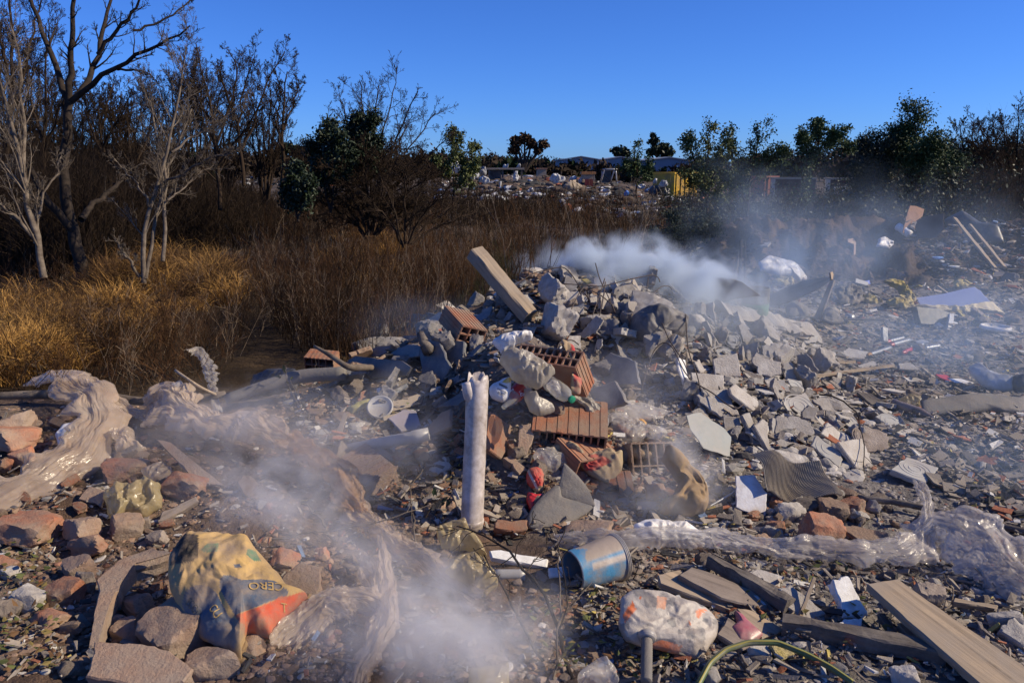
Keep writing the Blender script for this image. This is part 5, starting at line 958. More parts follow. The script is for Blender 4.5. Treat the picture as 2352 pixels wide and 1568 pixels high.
strip('plastic_film', 'bunched tan film heaped on the left ridge, right of the arching one', 'film', 4, [(720, 330, 140, .06), (780, 330, 220, .12), (870, 390, 220, .13), (990, 450, 200, .12), (1130, 440, 210, .12), (1260, 480, 160, .12), (1340, 510, 90, .10)], FILMT, .03, 9, seed=3, group=LF, arch=.7)
strip('plastic_film', 'thin tan film twist joining the arching film and the bunched one', 'film', 4, [(430, 270, 60, .12), (540, 310, 70, .10), (640, 350, 60, .08), (740, 400, 50, .06)], FILMT, .014, 6, seed=5, group=LF)
strip('plastic_film', 'amber film rope running down from the bunched film toward the shrub twigs', 'film', 5, [(250, 960, 140, .08), (380, 1060, 150, .08), (470, 1130, 170, .10), (560, 1240, 190, .12), (620, 1340, 170, .10), (720, 1420, 140, .06)], film('amber_film', (.76, .46, .24), .42, .18, (.36, .25, .17), .3), .03, 9, seed=7, group=LF, arch=.8)
strip('plastic_film', 'long diagonal film sheet crossing from the amber rope to the bottom smoke', 'film', 'f', [(640, -40, 200, .03), (800, 120, 190, .05), (960, 250, 190, .05), (1120, 340, 190, .05), (1280, 450, 200, .04), (1450, 560, 230, .03), (1600, 640, 260, .03)], FILMT, .016, 8, seed=9, group=LF)
strip('plastic_film', 'dark glossy film thrown over a hollow at the bottom edge', 'film', 'f', [(60, 1020, 200, .02), (250, 900, 260, .06), (430, 830, 280, .10), (640, 800, 260, .12), (830, 810, 200, .10), (980, 880, 170, .05)], FILMT, .028, 9, seed=11, group=LF, arch=.7)
strip('plastic_film', 'hanging film fold dropping to the bottom edge', 'film', 'f', [(860, 800, 150, .14), (870, 930, 210, .12), (790, 1060, 220, .08), (700, 1170, 220, .04), (620, 1300, 230, .02)], FILMT, .028, 8, seed=12, group=LF, arch=.7)
strip('plastic_film', 'short upright film peak above the dark glossy film', 'film', 'f', [(680, 380, 90, .10), (770, 480, 170, .08), (800, 600, 200, .05), (760, 720, 220, .04)], FILMT, .02, 7, seed=14, group=LF)
strip('plastic_film', 'slender film fold rising to a tip beside the film peak', 'film', 'f', [(860, 340, 50, .14), (880, 460, 80, .12), (900, 580, 110, .08), (850, 700, 150, .06)], FILMT, .016, 5, seed=15, group=LF)
pillow('plastic_film', 'golden crumpled film ball below the green leaved twig', 'film', 'f', [(1270, 20), (1480, -30), (1560, 80), (1640, 180), (1680, 260), (1560, 200), (1440, 190), (1300, 150)], 'B', .05, .03, 12, FILMY, .02, seed=61, group=LF)
pillow('plastic_film', 'pale yellow crumpled film mass left of the styrofoam sticks', 'film', 'f', [(1340, 350), (1430, 230), (1530, 185), (1640, 260), (1730, 380), (1740, 480), (1660, 580), (1560, 560), (1440, 440)], 'F', .08, .03, 11, FILMY, .0, seed=62, group=LF)
pillow('plastic_bag', 'yellowish crumpled bag between the arching film and the cement bag', 'bag', 4, [(480, 690), (560, 630), (640, 650), (700, 600), (770, 640), (760, 740), (680, 795), (600, 760), (550, 810), (510, 790)], 'B', .07, .03, 13, FILMY, .02, seed=63, land='yellowish crumpled bag')
pillow('plastic_film', 'small scrunched film patch above the yellowish bag', 'film', 4, [(540, 370), (620, 390), (660, 450), (690, 470), (640, 500), (550, 470), (520, 420)], 'B', .05, .03, 13, FILMT, .03, seed=64, group=LF)
pillow('plastic_film', 'scrunched film collar right behind the yellowish bag', 'film', 4, [(660, 560), (760, 530), (830, 580), (820, 620), (760, 640), (690, 610)], 'B', .05, .025, 13, FILMT, .03, seed=65, group=LF)
pillow('paper_cup', 'white crumpled liner with dark inside beneath the arching film', 'liner', 4, [(262, 400), (300, 345), (360, 335), (350, 360), (310, 390), (300, 440), (310, 475), (280, 460)], 'F', .03, .01, 14, WHITEP, .04, 50, 12)
pillow('plastic_bag', 'clear crumpled bag at the bottom edge left of the ribbed hose', 'bag', 8, [(20, 1045), (90, 970), (150, 960), (200, 1010), (235, 1090), (20, 1110)], 'B', .06, .02, 11, FILMC, .02, seed=66)
pillow('plastic_bag', 'yellow green plastic bag stub at the bottom edge below the smoke', 'bag', 'f', [(1540, 1130), (1680, 1090), (1840, 1060), (1845, 1180), (1830, 1290), (1520, 1290)], 'F', .05, .02, 9, FILMY, .0, seed=67)
pillow('leaf_scrap', 'white scrap of paper at the left bottom corner', 'paper', 4, [(0, 1395), (40, 1375), (52, 1385), (20, 1420)], 'B', .01, .006, 20, WHITEP, .02, 30, 8)
slab('concrete_slab', 'big square edged block lying at the bottom edge, its top sprinkled with grit', 'slab', 4, [(445, 1372), (640, 1380), (800, 1410), (905, 1498), (870, 1560), (660, 1600), (410, 1530)], (.05, -.25, .97), .09, BRICKD, .09, .006, land='bottom edge block')
slab('concrete_slab', 'long raised earth caked slab edge left of the cement bag', 'slab', 4, [(455, 1080), (560, 990), (720, 925), (820, 945), (640, 1000), (545, 1120), (500, 1240), (455, 1400), (415, 1400), (440, 1230)], (.05, -.2, .97), .08, BRICKD, .09, .01, land='earth caked slab')
slab('concrete_slab', 'flat dusty slab veiled by smoke right of the cement bag', 'slab', 4, [(1330, 1060), (1420, 990), (1500, 1030), (1480, 1200), (1340, 1150)], 'B', .04, BRICKD, .04, .008)
slab('board', 'thin dusty board edge under the bunched film', 'board', 4, [(740, 420), (800, 430), (960, 560), (1060, 640), (930, 620), (830, 520)], 'B', .02, BRICKD, .05, .004)
slab('plank', 'short grey plank leaning under the lit broken brick', 'plank', 4, [(735, 820), (760, 760), (920, 690), (930, 710), (800, 790)], 'B', .03, WOODG, .03, .004)
slab('plank', 'dark flat plank end left of the yellowish bag', 'plank', 4, [(370, 700), (420, 640), (500, 660), (480, 740), (440, 720)], 'B', .02, BRICKD, .03, .004)
LB = 'broken bricks and stones in the left foreground'
for lab, cx, cy, w_, h_, m in [('lit broken brick leaning right of the yellowish bag', 880, 630, 170, 105, BRICK), ('reddish brick half buried under the film by the left edge', 85, 350, 150, 95, BRICKD), ('pale brick catching the sun at the left edge', 70, 405, 185, 85, BRICK),
                               ('small dark brick below the pale sunny brick', 105, 500, 80, 70, BRICK), ('big red brick below the arching film at left', 130, 845, 210, 120, BRICK), ('brick lying flat behind the yellowish bag', 595, 550, 170, 80, BRICK),
                               ('round stone on top of the flat brick behind the yellowish bag', 615, 495, 90, 70, STONE), ('stone with square top below the yellowish bag', 600, 825, 115, 95, BRICKD), ('small pebble stone right below the yellowish bag', 675, 812, 55, 50, STONE),
                               ('rounded stone left above the cement bag', 742, 885, 75, 62, STONE), ('earthy lump left of the square topped stone', 390, 845, 120, 110, BRICKD), ('dark red brick lump above the earth caked slab', 432, 912, 135, 80, BRICK),
                               ('brick chunk lit on its right side, left of the earth caked slab', 305, 1140, 130, 125, BRICK), ('brown clod just behind the chunk lit on its right side', 375, 1020, 120, 85, BRICKD), ('stone at the upper end of the earth caked slab', 415, 1080, 75, 75, STONE),
                               ('whitish lump near the left edge', 145, 1175, 130, 100, CONC), ('broken red brick near the bottom left leaves', 255, 1275, 140, 90, BRICK), ('small stone in the shade of the cement bag', 532, 1275, 70, 62, STONE),
                               ('dark stone next to the small stone in the shade of the cement bag', 610, 1315, 105, 90, BRICKD), ('large brick slab wedged under the cement bag', 830, 1325, 250, 190, BRICKD), ('flat brick half hidden in shade behind that wedged brick', 650, 1200, 110, 100, BRICKD),
                               ('square brick standing in the smoke right of the cement bag', 1345, 985, 120, 85, BRICK), ('small dark red lump right of the square brick in the smoke', 1522, 965, 62, 80, BRICK), ('dusty brick end below the orange red end of the cement bag', 1190, 1400, 120, 120, BRICKD),
                               ('flat tile like brick at the bottom below the cement bag', 1010, 1470, 200, 130, BRICKD), ('grey stone by the left edge above the leaves', 40, 1230, 90, 80, STONE), ('brown brick at the far left edge under the leaves', 30, 1010, 90, 60, BRICK),
                               ('pale stone standing where the film meets the smoke', 1600, 600, 110, 110, CONC), ('rust red stone at the left edge by the film', 20, 540, 60, 60, BRICK), ('small pale stone beside the left picture edge', 55, 1050, 60, 55, CONC)]:
    rockat('brick_lump' if m in (BRICK, BRICKD) else 'stone', lab, 'brick' if m in (BRICK, BRICKD) else 'stone', 4, cx, cy, w_, h_, m, random.uniform(-.7, .7), (random.uniform(-.35, .35), random.uniform(-.3, .3)), LB, 4, .05, 4)
# ---------------------------------------------------------------- foreground, right: film roll, bucket, bags, planks
strip('plastic_sheet', 'long clear film twisted into a rope across the right foreground', 'film', 8, [(-80, 380, 80, .03), (80, 400, 110, .05), (260, 420, 120, .06), (460, 400, 120, .07), (700, 400, 120, .07), (900, 420, 120, .06), (1100, 450, 120, .06), (1300, 450, 120, .06), (1500, 470, 130, .06), (1700, 470, 140, .05), (1800, 440, 150, .06)], FILMC, .020, 8, seed=20, arch=.8)
strip('plastic_sheet', 'flared clear film end fanning out at the right edge', 'film', 8, [(1790, 400, 120, .06), (1870, 390, 260, .12), (1980, 420, 300, .12), (2120, 480, 300, .09), (2260, 570, 270, .05), (2400, 650, 240, .03)], FILMC, .026, 8, seed=21, arch=.5)
strip('plastic_sheet', 'film tuft standing up where the rope meets the flared end', 'film', 8, [(1830, 470, 90, .04), (1830, 380, 90, .12), (1810, 290, 70, .18), (1770, 235, 40, .22)], FILMC, .018, 6, seed=22, arch=.6)
def bucket(A, B, r0, r1):
    ax = (B - A).normalized(); s = ax.cross(Vector((0, 0, 1))).normalized(); t = s.cross(ax); n = 44; root = empty('paint_bucket', Vector((A.x, A.y, A.z - r0))); tag(root, 'dented blue paint bucket with a bare pale band, lying on its side', 'bucket')
    def ring(f, r): return [A + (B - A) * f + (s * math.cos(2 * math.pi * j / n) + t * math.sin(2 * math.pi * j / n)) * r for j in range(n)]
    def lathe(nm, prof, m, parent=root, smooth=True):
        V, Fc = [], []
        for f, r in prof: V += ring(f, r)
        for i in range(len(prof) - 1): Fc += [[i * n + j, i * n + (j + 1) % n, (i + 1) * n + (j + 1) % n, (i + 1) * n + j] for j in range(n)]
        return putp(nm, V, Fc, m, parent=parent, smooth=smooth)
    R = lambda f: r0 + (r1 - r0) * f
    V, cl = [], []; fs = np.linspace(0, 1, 30)
    for f in fs:
        for j in range(n):
            a = 2 * math.pi * j / n; V.append(A + (B - A) * f + (s * math.cos(a) + t * math.sin(a)) * (R(f) - .004 * max(0, float(fbm(f * 3, math.cos(a) * 2, math.sin(a) * 2, 6, 2)))))
            up = math.sin(a); band = (.30 < up < .62 and .22 < f); dirt = fbm(f * 5, a * 2, 0, 9, 3); cl.append((.36, .29, .23) if (up > .66 and f > .2 + .1 * dirt) or f < .02 or f > .95 or (up < -.72) else ((.50, .43, .36) if band else (.07, .235, .40)))
    q = [[i * n + j, i * n + (j + 1) % n, (i + 1) * n + (j + 1) % n, (i + 1) * n + j] for i in range(29) for j in range(n)]
    o = put('bucket_wall', np.array([list(v) for v in V]), np.array(q), M('bucket_print', (1, 1, 1), None, 5, .5, .2, 60, .4, (.33, .27, .21), 8, .14, attr=True), parent=root, smooth=True, cols=cl); sm = o.modifiers.new('thickness', 'SOLIDIFY'); sm.thickness = .003; sm.offset = -1
    for f in (.93, .96, .99): lathe('rim_ring', [(f - .008, R(f) * 1.0), (f - .006, R(f) * 1.055), (f + .006, R(f) * 1.055), (f + .008, R(f) * 1.0)], M('bucket_rim', (.5, .47, .43), None, 5, .5, .2, 40, .4, (.3, .25, .2), 6, .4))
    lathe('bottom_disc', [(.98, R(1) * .99), (.975, .001)], PVCG); tube('wire_handle', None, None, [A + ax * .27 + s * r1 * 1.05, A + ax * .25 - t * r1 * 1.1 + ax * .03 + s * r1 * .5, A + ax * .22 - t * r1 * 1.15 - s * r1 * .3, A + ax * .24 - s * r1 * .9 - t * r1 * .3], .0025, WIRE, 6, parent=root)
bucket(G(*X('g', [(225, 850)])[0], .085), G(*X('g', [(615, 770)])[0], .095) + Vector((0, .03, 0)), .082, .098); LANDS.append(('blue paint bucket', 1368, 1335))
def sack(u, v):
    x, y = (u - 1320.7) / .4385, (v - 1091) / .4385; a = float(fbm(x / 55, y / 55, 3, 33, 3))
    if ptsIn([(250, 730), (300, 660), (350, 630), (330, 690), (260, 770)], (x, y)) or ptsIn([(590, 740), (650, 700), (690, 700), (640, 760), (600, 790)], (x, y)) or ptsIn([(380, 890), (450, 860), (560, 890), (540, 950), (440, 930)], (x, y)): return (.62, .16, .05) if a > -.5 else (.5, .45, .38)
    if ptsIn([(430, 630), (480, 640), (460, 830), (420, 840)], (x, y)) and a > -.1: return (.55, .26, .15)
    return (.20, .19, .18) if a > .22 else (.43, .385, .33)
pillow('printed_bag', 'dirty white sack with faded orange print right of the blue paint bucket', 'bag', 8, [(245, 640), (300, 600), (420, 612), (560, 650), (680, 700), (755, 762), (740, 850), (650, 962), (500, 935), (380, 912), (270, 870), (225, 790)], 'B', .045, .017, 8, M('printed_sack', (1, 1, 1), None, 5, .5, .4, 30,   .4, (.33, .27, .22), 5, .18, attr=True, crease=(.4, .015)), .02, 120, 44, colour=sack, seed=71, land='orange printed sack')
PW = 'weathered planks in the right foreground'
def pl(lab, pts, n='B', m=WOODG, th=.025, k=8, jag=.003, lift=.035, land=None): return slab('plank', lab, 'plank', k, pts, n, th, m, lift, jag, PW, land=land)
pl('flat dusty board left of the charred split timber', [(435, 520), (540, 490), (850, 692), (832, 712), (440, 562)], 'U', WOODP)
pl('wide grey board under the charred split timber', [(545, 520), (610, 480), (720, 510), (1125, 690), (1130, 712), (1000, 700), (760, 642)], 'U', WOODG, .03)
bar('timber', 'charred split timber lying over the grey boards', 'timber', 8, [(700, 540), (1120, 755)], 70, .05, WOODD, (.09, .06), group=None, rough=.007, land='charred split timber')
pl('longest sunlit plank running off the bottom right corner', [(1530, 565), (1690, 540), (1760, 590), (2360, 1000), (2420, 1130), (2160, 1120), (1900, 900), (1700, 720)], 'U', WOODP, .03, lift=.03, land='longest sunlit plank')
bar('timber', 'dark split beam lying along the bottom below the styrofoam', 'timber', 8, [(1080, 840), (1930, 1005)], 75, .06, WOODD, (.05, .05), rough=.006, land='dark split beam')
pl('dark thin plank left of the longest sunlit plank', [(1590, 720), (1620, 715), (1740, 900), (1700, 905)], 'U', WOODD)
pl('tan batten between the dark thin plank and the longest one', [(1690, 770), (1730, 765), (1850, 905), (1800, 915)], 'U', WOODP)
pl('brown board beside the pink plastic piece', [(840, 690), (920, 700), (1105, 810), (980, 852)], 'U', WOODP)
pl('board underneath the pink plastic piece', [(740, 830), (800, 740), (830, 760), (1000, 880), (880, 912)], 'U', WOODG)
pl('short tan batten at the right edge below the flared film', [(1980, 660), (1985, 640), (2220, 680), (2210, 700)], 'U', WOODP)
pl('curved roof tile like board behind the film rope', [(1390, 270), (1450, 260), (1640, 300), (1655, 350), (1480, 332)], 'U', BRICKD, .02)
pl('grey board just behind the film rope, right of the reddish stone', [(1270, 325), (1340, 320), (1660, 380), (1500, 402), (1280, 392)], 'U', WOODG, .02)
slab('concrete_slab', 'pebbly grey slab behind the charred split timber', 'slab', 8, [(895, 510), (960, 480), (1100, 530), (1060, 592), (900, 562)], 'U', .05, CONC, .05, .006)
slab('concrete_slab', 'grey slab tilted under the bent slat', 'slab', 8, [(1070, 590), (1130, 570), (1310, 720), (1250, 772), (1100, 682)], 'B', .05, CONC, .03, .006)
slab('bent_slat', 'thin curved slat standing upright left of the styrofoam', 'slat', 8, [(1160, 787), (1185, 700), (1215, 620), (1250, 530), (1264, 540), (1235, 620), (1205, 705), (1180, 790)], 'F', .012, WOODP, .03, .001)
slab('styrofoam_block', 'long white styrofoam block leaning between the planks', 'styrofoam', 8, [(1350, 540), (1430, 520), (1480, 620), (1530, 722), (1500, 752), (1405, 742)], 'B', .05, FOAM, .05, .007, land='long styrofoam block')
slab('styrofoam_block', 'crumbled grey styrofoam piece below the long white block', 'styrofoam', 8, [(1375, 770), (1500, 750), (1505, 862), (1420, 852)], 'B', .04, FOAM, .02, .012)
slab('styrofoam_block', 'small styrofoam cube on the boards above the charred split timber', 'styrofoam', 8, [(1010, 620), (1055, 615), (1065, 650), (1020, 660)], 'B', .03, FOAM, .06, .004)
slab('styrofoam_stick', 'long styrofoam stick left of the blue paint bucket', 'styrofoam', 'f', [(1685, 200), (1760, 190), (2140, 265), (2135, 330), (1690, 252)], 'B', .03, FOAM, .05, .003)
slab('styrofoam_stick', 'short styrofoam stick touching the blue paint bucket', 'styrofoam', 'f', [(2140, 330), (2352, 305), (2360, 400), (2150, 412)], 'B', .03, FOAM, .05, .003)
pillow('pink_plastic', 'broken pink plastic moulding with a round socket', 'plastic', 8, [(815, 800), (850, 765), (830, 710), (870, 730), (900, 765), (985, 840), (920, 880), (860, 868)], 'U', .03, .004, 6, M('pink_plastic', (.42, .12, .14), None, 6, .4, .2, 30, .5, (.3, .22, .18), 5, .2), .03, ridge=False, seed=80)
slab('foam_chunk', 'yellow foam chunk at the bottom edge above the hose', 'foam', 8, [(1015, 885), (1040, 862), (1150, 910), (1157, 952), (1060, 972)], 'B', .05, WOOL, .04, .006)
P = gpath(8, [(640, 1130, .02), (700, 1050, .05), (780, 1005, .07), (900, 978, .08), (1050, 978, .08), (1200, 1012, .06), (1330, 1055, .04), (1450, 1110, .02)]); root = empty('garden_hose', P[0]); tag(root, 'green hose with a yellow stripe looping at the bottom edge', 'hose')
tube('hose_wall', None, None, P, .011, M('hose_green', (.10, .14, .05), None, 5, .45, .1, 40, .4, (.25, .22, .15), 5, .2), 12, parent=root, n=60); tube('stripe', None, None, [p + Vector((0, -.0055, .0085)) for p in P], .0035, M('hose_yellow', (.34, .29, .07), None, 5, .55, 0), 6, parent=root, n=60)
pp = G(*X(8, [(372, 1120)])[0], .03); root = empty('ribbed_hose', pp); tag(root, 'stub of grey ribbed hose with a round collar at the bottom edge', 'hose'); pe = G(*X(8, [(372, 965)])[0], .10)
tube('hose_wall', None, None, [pp, (pp + pe) / 2, pe], [.019 + .002 * (i % 2) for i in range(40)], GREYF, 14, parent=root, n=40); tube('collar', None, None, [pe - (pe - pp) * .10, pe - (pe - pp) * .05, pe, pe + (pe - pp) * .04], [.03, .034, .034, .028], PVCG, 18, parent=root)
RB = 'red and grey lumps behind the film rope'
for lab, k, cx, cy, w_, h_, m in [('large reddish stone right of the white chipped board', 8, 1290, 295, 185, 150, BRICK), ('rusty red stone at the foot of the fluted cardboard', 8, 1445, 168, 120, 80, BRICK), ('broken brick between the white chipped board and the large reddish stone', 8, 1040, 275, 100, 75, BRICK),
                                  ('grey angular stone below the fluted cardboard', 8, 1120, 185, 130, 90, CONC), ('wide flat stone left of the rusty red one', 8, 1340, 180, 130, 100, BRICKD), ('brick upright at the foot of the fluted cardboard', 8, 1050, 145, 55, 60, BRICK),
                                  ('dark brick lying against the fluted cardboard', 8, 1220, 165, 110, 90, WOODD), ('long rounded rubble lump behind the start of the film rope', 'c', 930, 1340, 420, 150, BRICKD), ('small brick under the film rope start', 8, 980, 350, 100, 45, BRICKD),
                                  ('grey stone right of the longest sunlit plank', 8, 1840, 640, 120, 130, STONE), ('pale stone at the right edge below the batten', 8, 2250, 770, 130, 90, CONC), ('lump of mortar at the bottom right corner', 8, 2320, 840, 140, 90, CONC), ('grey stone at the bottom edge right of the foam chunk', 8, 960, 935, 100, 70, CONC),
                                  ('flat rubble stone at the bottom right of the hose', 8, 1720, 1060, 110, 90, CONC), ('brick stub just left of the blue paint bucket', 'f', 2090, 410, 110, 70, BRICKD)]:
    rockat('rubble_lump', lab, 'lump', k, cx, cy, w_, h_, m, random.uniform(-.7, .7), (random.uniform(-.3, .3), random.uniform(-.3, .3)), RB, 4, .06, 4)
pillow('plastic_film', 'white crumpled paper and film lying behind the film rope', 'film', 8, [(310, 260), (360, 235), (500, 235), (600, 265), (700, 320), (740, 350), (620, 350), (470, 355), (350, 330)], 'B', .04, .02, 12, WHITEP, .02, seed=90)
tube('metal_rod', 'thin metal rod leaning from the white chipped board down to the left', 'rod', [G(*X(8, [(610, 235)])[0], .02), D(*X(8, [(840, 85)])[0], GD(*X(8, [(840, 200)])[0]) + .05)], .006, STEEL, 8)
tube('metal_rod', 'long rusty pipe lying across the gravel behind the flared film', 'rod', gpath(8, [(1480, 145, .03), (1700, 180, .04), (1950, 240, .04), (2200, 300, .04), (2400, 345, .04)]), .016, WOODD, 10)
# ---------------------------------------------------------------- right, behind the heap: burnt litter, drum, foam, boards at the soil mound
SP2 = lambda *a, **k: slab(*a, **k)
gd = (1733, 735); db = G(gd[0], gd[1], 0); r_ = 28 * (db - Vector((0, 0, CAMZ))).length / F; hd = 70 * (db - Vector((0, 0, CAMZ))).length / F
root = empty('paint_drum', db); tag(root, 'small upright drum with a green lower half and streaked pale lettering', 'drum'); LANDS.append(('green drum', *gd)); n = 36
def dr(nm, prof, m, **kw):
    V, Fc = [], []
    for z, r in prof: V += [db + Vector((math.cos(2 * math.pi * j / n) * r, math.sin(2 * math.pi * j / n) * r, z)) for j in range(n)]
    for i in range(len(prof) - 1): Fc += [[i * n + j, i * n + (j + 1) % n, (i + 1) * n + (j + 1) % n, (i + 1) * n + j] for j in range(n)]
    return putp(nm, V, Fc, m, parent=root, smooth=True)
dr('lower_wall', [(0, r_), (hd * .55, r_)], M('drum_green', (.03, .20, .085), None, 5, .5, .2, 30, .4, (.2, .18, .16), 4, .2)); dr('upper_wall', [(hd * .55, r_ * 1.0), (hd * .57, r_ * 1.02), (hd, r_), (hd * 1.01, r_ * 1.03), (hd * 1.03, r_ * .98), (hd * .95, r_ * .94), (hd * .9, .01)], GREYSHADE)
cu = bpy.data.curves.new('t', 'FONT'); cu.body = 'ANDE'; cu.size = r_ * .62; to = bpy.data.objects.new('t', cu); me = bpy.data.meshes.new_from_object(to); bpy.data.objects.remove(to)
Vt = []
for v in me.vertices: a = -math.pi / 2 - .95 + v.co.x / r_; Vt.append(db + Vector((math.cos(a) * r_ * 1.03, math.sin(a) * r_ * 1.03, hd * .60 + v.co.y)))
putp('lettering', Vt, [list(p.vertices) for p in me.polygons], M('faded_white_ink', (.30, .31, .32), None, 5, .7, 0), parent=root)
slab('scorched_sheet', 'curved scorched panel leaning behind the green drum', 'panel', 'h', [(360, 335), (520, 300), (700, 280), (840, 295), (960, 330), (1080, 420), (1150, 470), (900, 500), (700, 560), (520, 520), (430, 470)], 'L', .02, M('scorched_panel', (.10, .09, .09), (.20, .13, .09), 5, .8, .4, 20, .2), .05, .003, land='scorched panel')
slab('plank', 'wide dark plank propped up to the right like a ramp, behind the green drum', 'plank', 'h', [(1200, 490), (1400, 400), (1620, 310), (1890, 278), (1900, 300), (1740, 410), (1540, 505), (1350, 575), (1220, 582)], 'L', .03, WOODG, .04, .002, land='propped plank')
slab('plank', 'upright plank holding the end of the propped ramp like plank', 'plank', 'h', [(1890, 300), (1925, 310), (1780, 730), (1700, 732)], 'L', .04, WOODG, .02, .003)
slab('wood_scrap', 'pale wood chip on the tip of the upright plank', 'wood', 'h', [(1885, 230), (1910, 225), (1925, 260), (1915, 310), (1895, 300)], 'R', .02, WOODP, 0, .002, depth=8.1)
pillow('mattress', 'white quilted mattress end rearing up before the soil mound', 'mattress', 'h', [(1130, 130), (1240, 55), (1330, 95), (1540, 170), (1655, 300), (1560, 330), (1480, 270), (1350, 270), (1150, 210)], (.35, -.5, .8), .10, .02, 7, WHITEP, .12, seed=101, land='white mattress end')
YW = 'tufts of yellow insulation wool'
for lab, k, pts, lf in [('big yellow wool tuft beside the burnt posts', 'h', [(1010, 260), (1100, 200), (1200, 220), (1270, 300), (1150, 345), (1030, 325)], .08), ('small yellow wool tuft above the scorched panel', 'h', [(580, 250), (680, 200), (780, 230), (780, 270), (700, 275), (620, 280)], .05), ('pale wool mass under the white mattress end', 'h', [(1280, 310), (1380, 290), (1490, 290), (1510, 360), (1400, 380), (1300, 350)], .04),
                        ('bright yellow wool scrap right of the pale wool mass', 'h', [(1440, 268), (1500, 250), (1620, 290), (1540, 308)], .08), ('yellow wool roll edge arching left of the blue sided foam', 'e', [(610, 845), (700, 825), (800, 875), (880, 950), (942, 1040), (930, 1090), (850, 1040), (780, 960), (700, 900)], .06),
                        ('lower yellow wool clump touching the blue sided foam', 'e', [(640, 1065), (780, 1000), (900, 1035), (945, 1140), (850, 1145), (700, 1105)], .03), ('string of yellow wool left of the wool roll', 'e', [(390, 1000), (450, 1010), (520, 1050), (620, 1080), (520, 1092), (420, 1060)], .03), ('grey dirty wool heap left of the yellow string', 'e', [(100, 920), (250, 880), (380, 940), (420, 1050), (300, 1100), (150, 1080)], .05),
                        ('yellow wool crumbs on the ash below the foam', 'e', [(1530, 1260), (1620, 1240), (1740, 1280), (1700, 1310), (1560, 1300)], .01), ('tan wool lump behind the blue sided foam', 'e', [(1340, 850), (1400, 835), (1540, 880), (1480, 910), (1360, 905)], .05)]:
    pillow('insulation_wool', lab, 'insulation', k, pts, 'B', .06, .03, 16, WOOL if 'grey' not in lab else GREYF, lf, 60, 18, group=YW, seed=110 + len(lab))
root = empty('foam_slab', G(*X('e', [(1400, 1150)])[0], 0)); tag(root, 'big foam mattress slab, white cover painted shade blue, torn cream edge, lying at right', 'foam'); LANDS.append(('large foam slab', 2200, 690))
P, nn = onplane(X('e', [(945, 1022), (1200, 985), (1400, 940), (1560, 905), (1620, 945), (1730, 1060), (1600, 1080), (1400, 1118), (1180, 1105), (1000, 1100)]), (-.38, -.45, .81), .20); V, Fc = plate(P, nn, .02, .004); putp('cover', V, Fc, M('shade_blue_cover', (.62, .65, .80), (.55, .58, .74), 3, .7, .3, 14, .3), parent=root)  # the cover's blue is shade put into the colour of a white face
pillow('foam_core', None, None, 'e', [(945, 1097), (1180, 1103), (1400, 1116), (1600, 1078), (1740, 1060), (1890, 1188), (1700, 1150), (1450, 1178), (1250, 1170), (1080, 1140)], 'F', .04, .012, 14, M('cream_foam', (.66, .58, .40), (.5, .42, .28), 8, .95, .5, 50, .1), .10, parent=root, seed=131)
slab('trough', 'dark trough like metal box under the foam slab', 'box', 'e', [(950, 1112), (1180, 1132), (1320, 1182), (1290, 1312), (1000, 1292)], 'F', .10, BLACKP, .03, .004); slab('bracket', 'pale L shaped bracket standing at the end of the dark trough', 'bracket', 'e', [(1305, 1183), (1350, 1188), (1348, 1268), (1392, 1282), (1380, 1332), (1285, 1332)], 'R', .03, STEEL, .03, .002)
bar('angle_bar', 'flat dark metal bar lying before the rubber sheets', 'bar', 'e', [(190, 1340), (600, 1345)], 22, .02, WOODD, (.10, .10), land='flat metal bar'); bar('angle_bar', 'short upright metal angle at the end of the flat bar', 'bar', 'e', [(620, 1480), (622, 1335)], 50, .03, STEEL, depth=(7.6, 7.65), up=(0, 1, 0))
ST = 'sealant tubes with red nozzles'
def sealant(lab, A, B, r, capm, tailm):
    A, B = G(*X(7, [A])[0], r * 1.2), G(*X(7, [B])[0], r * 1.2); root = empty('sealant_tube', A); tag(root, lab, 'tube', ST); tube('barrel', None, None, [A, (A + B) / 2, B], [r, r, r, r], STEEL, 14, parent=root); d = (A - B).normalized()
    if capm: tube('nozzle', None, None, [A + d * .002, A + d * .02, A + d * .05], [r * 1.03, r * .8, r * .5], capm, 12, parent=root)
    if tailm: tube('band', None, None, [A - d * .003, (A + B) / 2], [r * 1.02, r * 1.02], tailm, 14, parent=root)
sealant('grey tube with an amber blob at its lower end, nearest of the sealant tubes', (1010, 398), (1150, 352), .022, M('amber_blob', (.5, .25, .06), None, 8, .5, .3), None)
sealant('grey tube with red nozzle, middle one of the touching pair', (1170, 328), (1280, 298), .022, REDP, None); sealant('grey tube with red nozzle, far one of the touching pair', (1145, 306), (1240, 282), .022, REDP, None)
sealant('silver tube with half its barrel red, right of the touching pair', (1250, 382), (1405, 315), .022, REDP, REDP); sealant('pale grey tube without nozzle, rightmost of the sealant tubes', (1390, 355), (1490, 338), .022, None, None); LANDS.append(('sealant tubes', 2070, 800))
RS_ = 'folded rubber sheets on the ash'
pillow('rubber_sheet', 'dusty rubber sheet folded in waves behind the propped plank', 'rubber', 'h', [(1410, 590), (1480, 540), (1630, 590), (1690, 690), (1560, 720), (1440, 680)], 'B', .05, .02, 7, GREYF, .03, group=RS_, seed=141); pillow('rubber_sheet', 'dusty rubber sheet wrinkled at the foot of the upright plank', 'rubber', 'h', [(1830, 620), (1920, 610), (1980, 680), (2030, 762), (1880, 770), (1810, 730)], 'B', .05, .02, 7, GREYF, .03, group=RS_, seed=142)
tube('tin_can', 'small pale tin can lying by the rubber sheet', 'can', gpath('h', [(2060, 745, .05), (2110, 760, .05)]), .042, STEEL, 14, n=4)
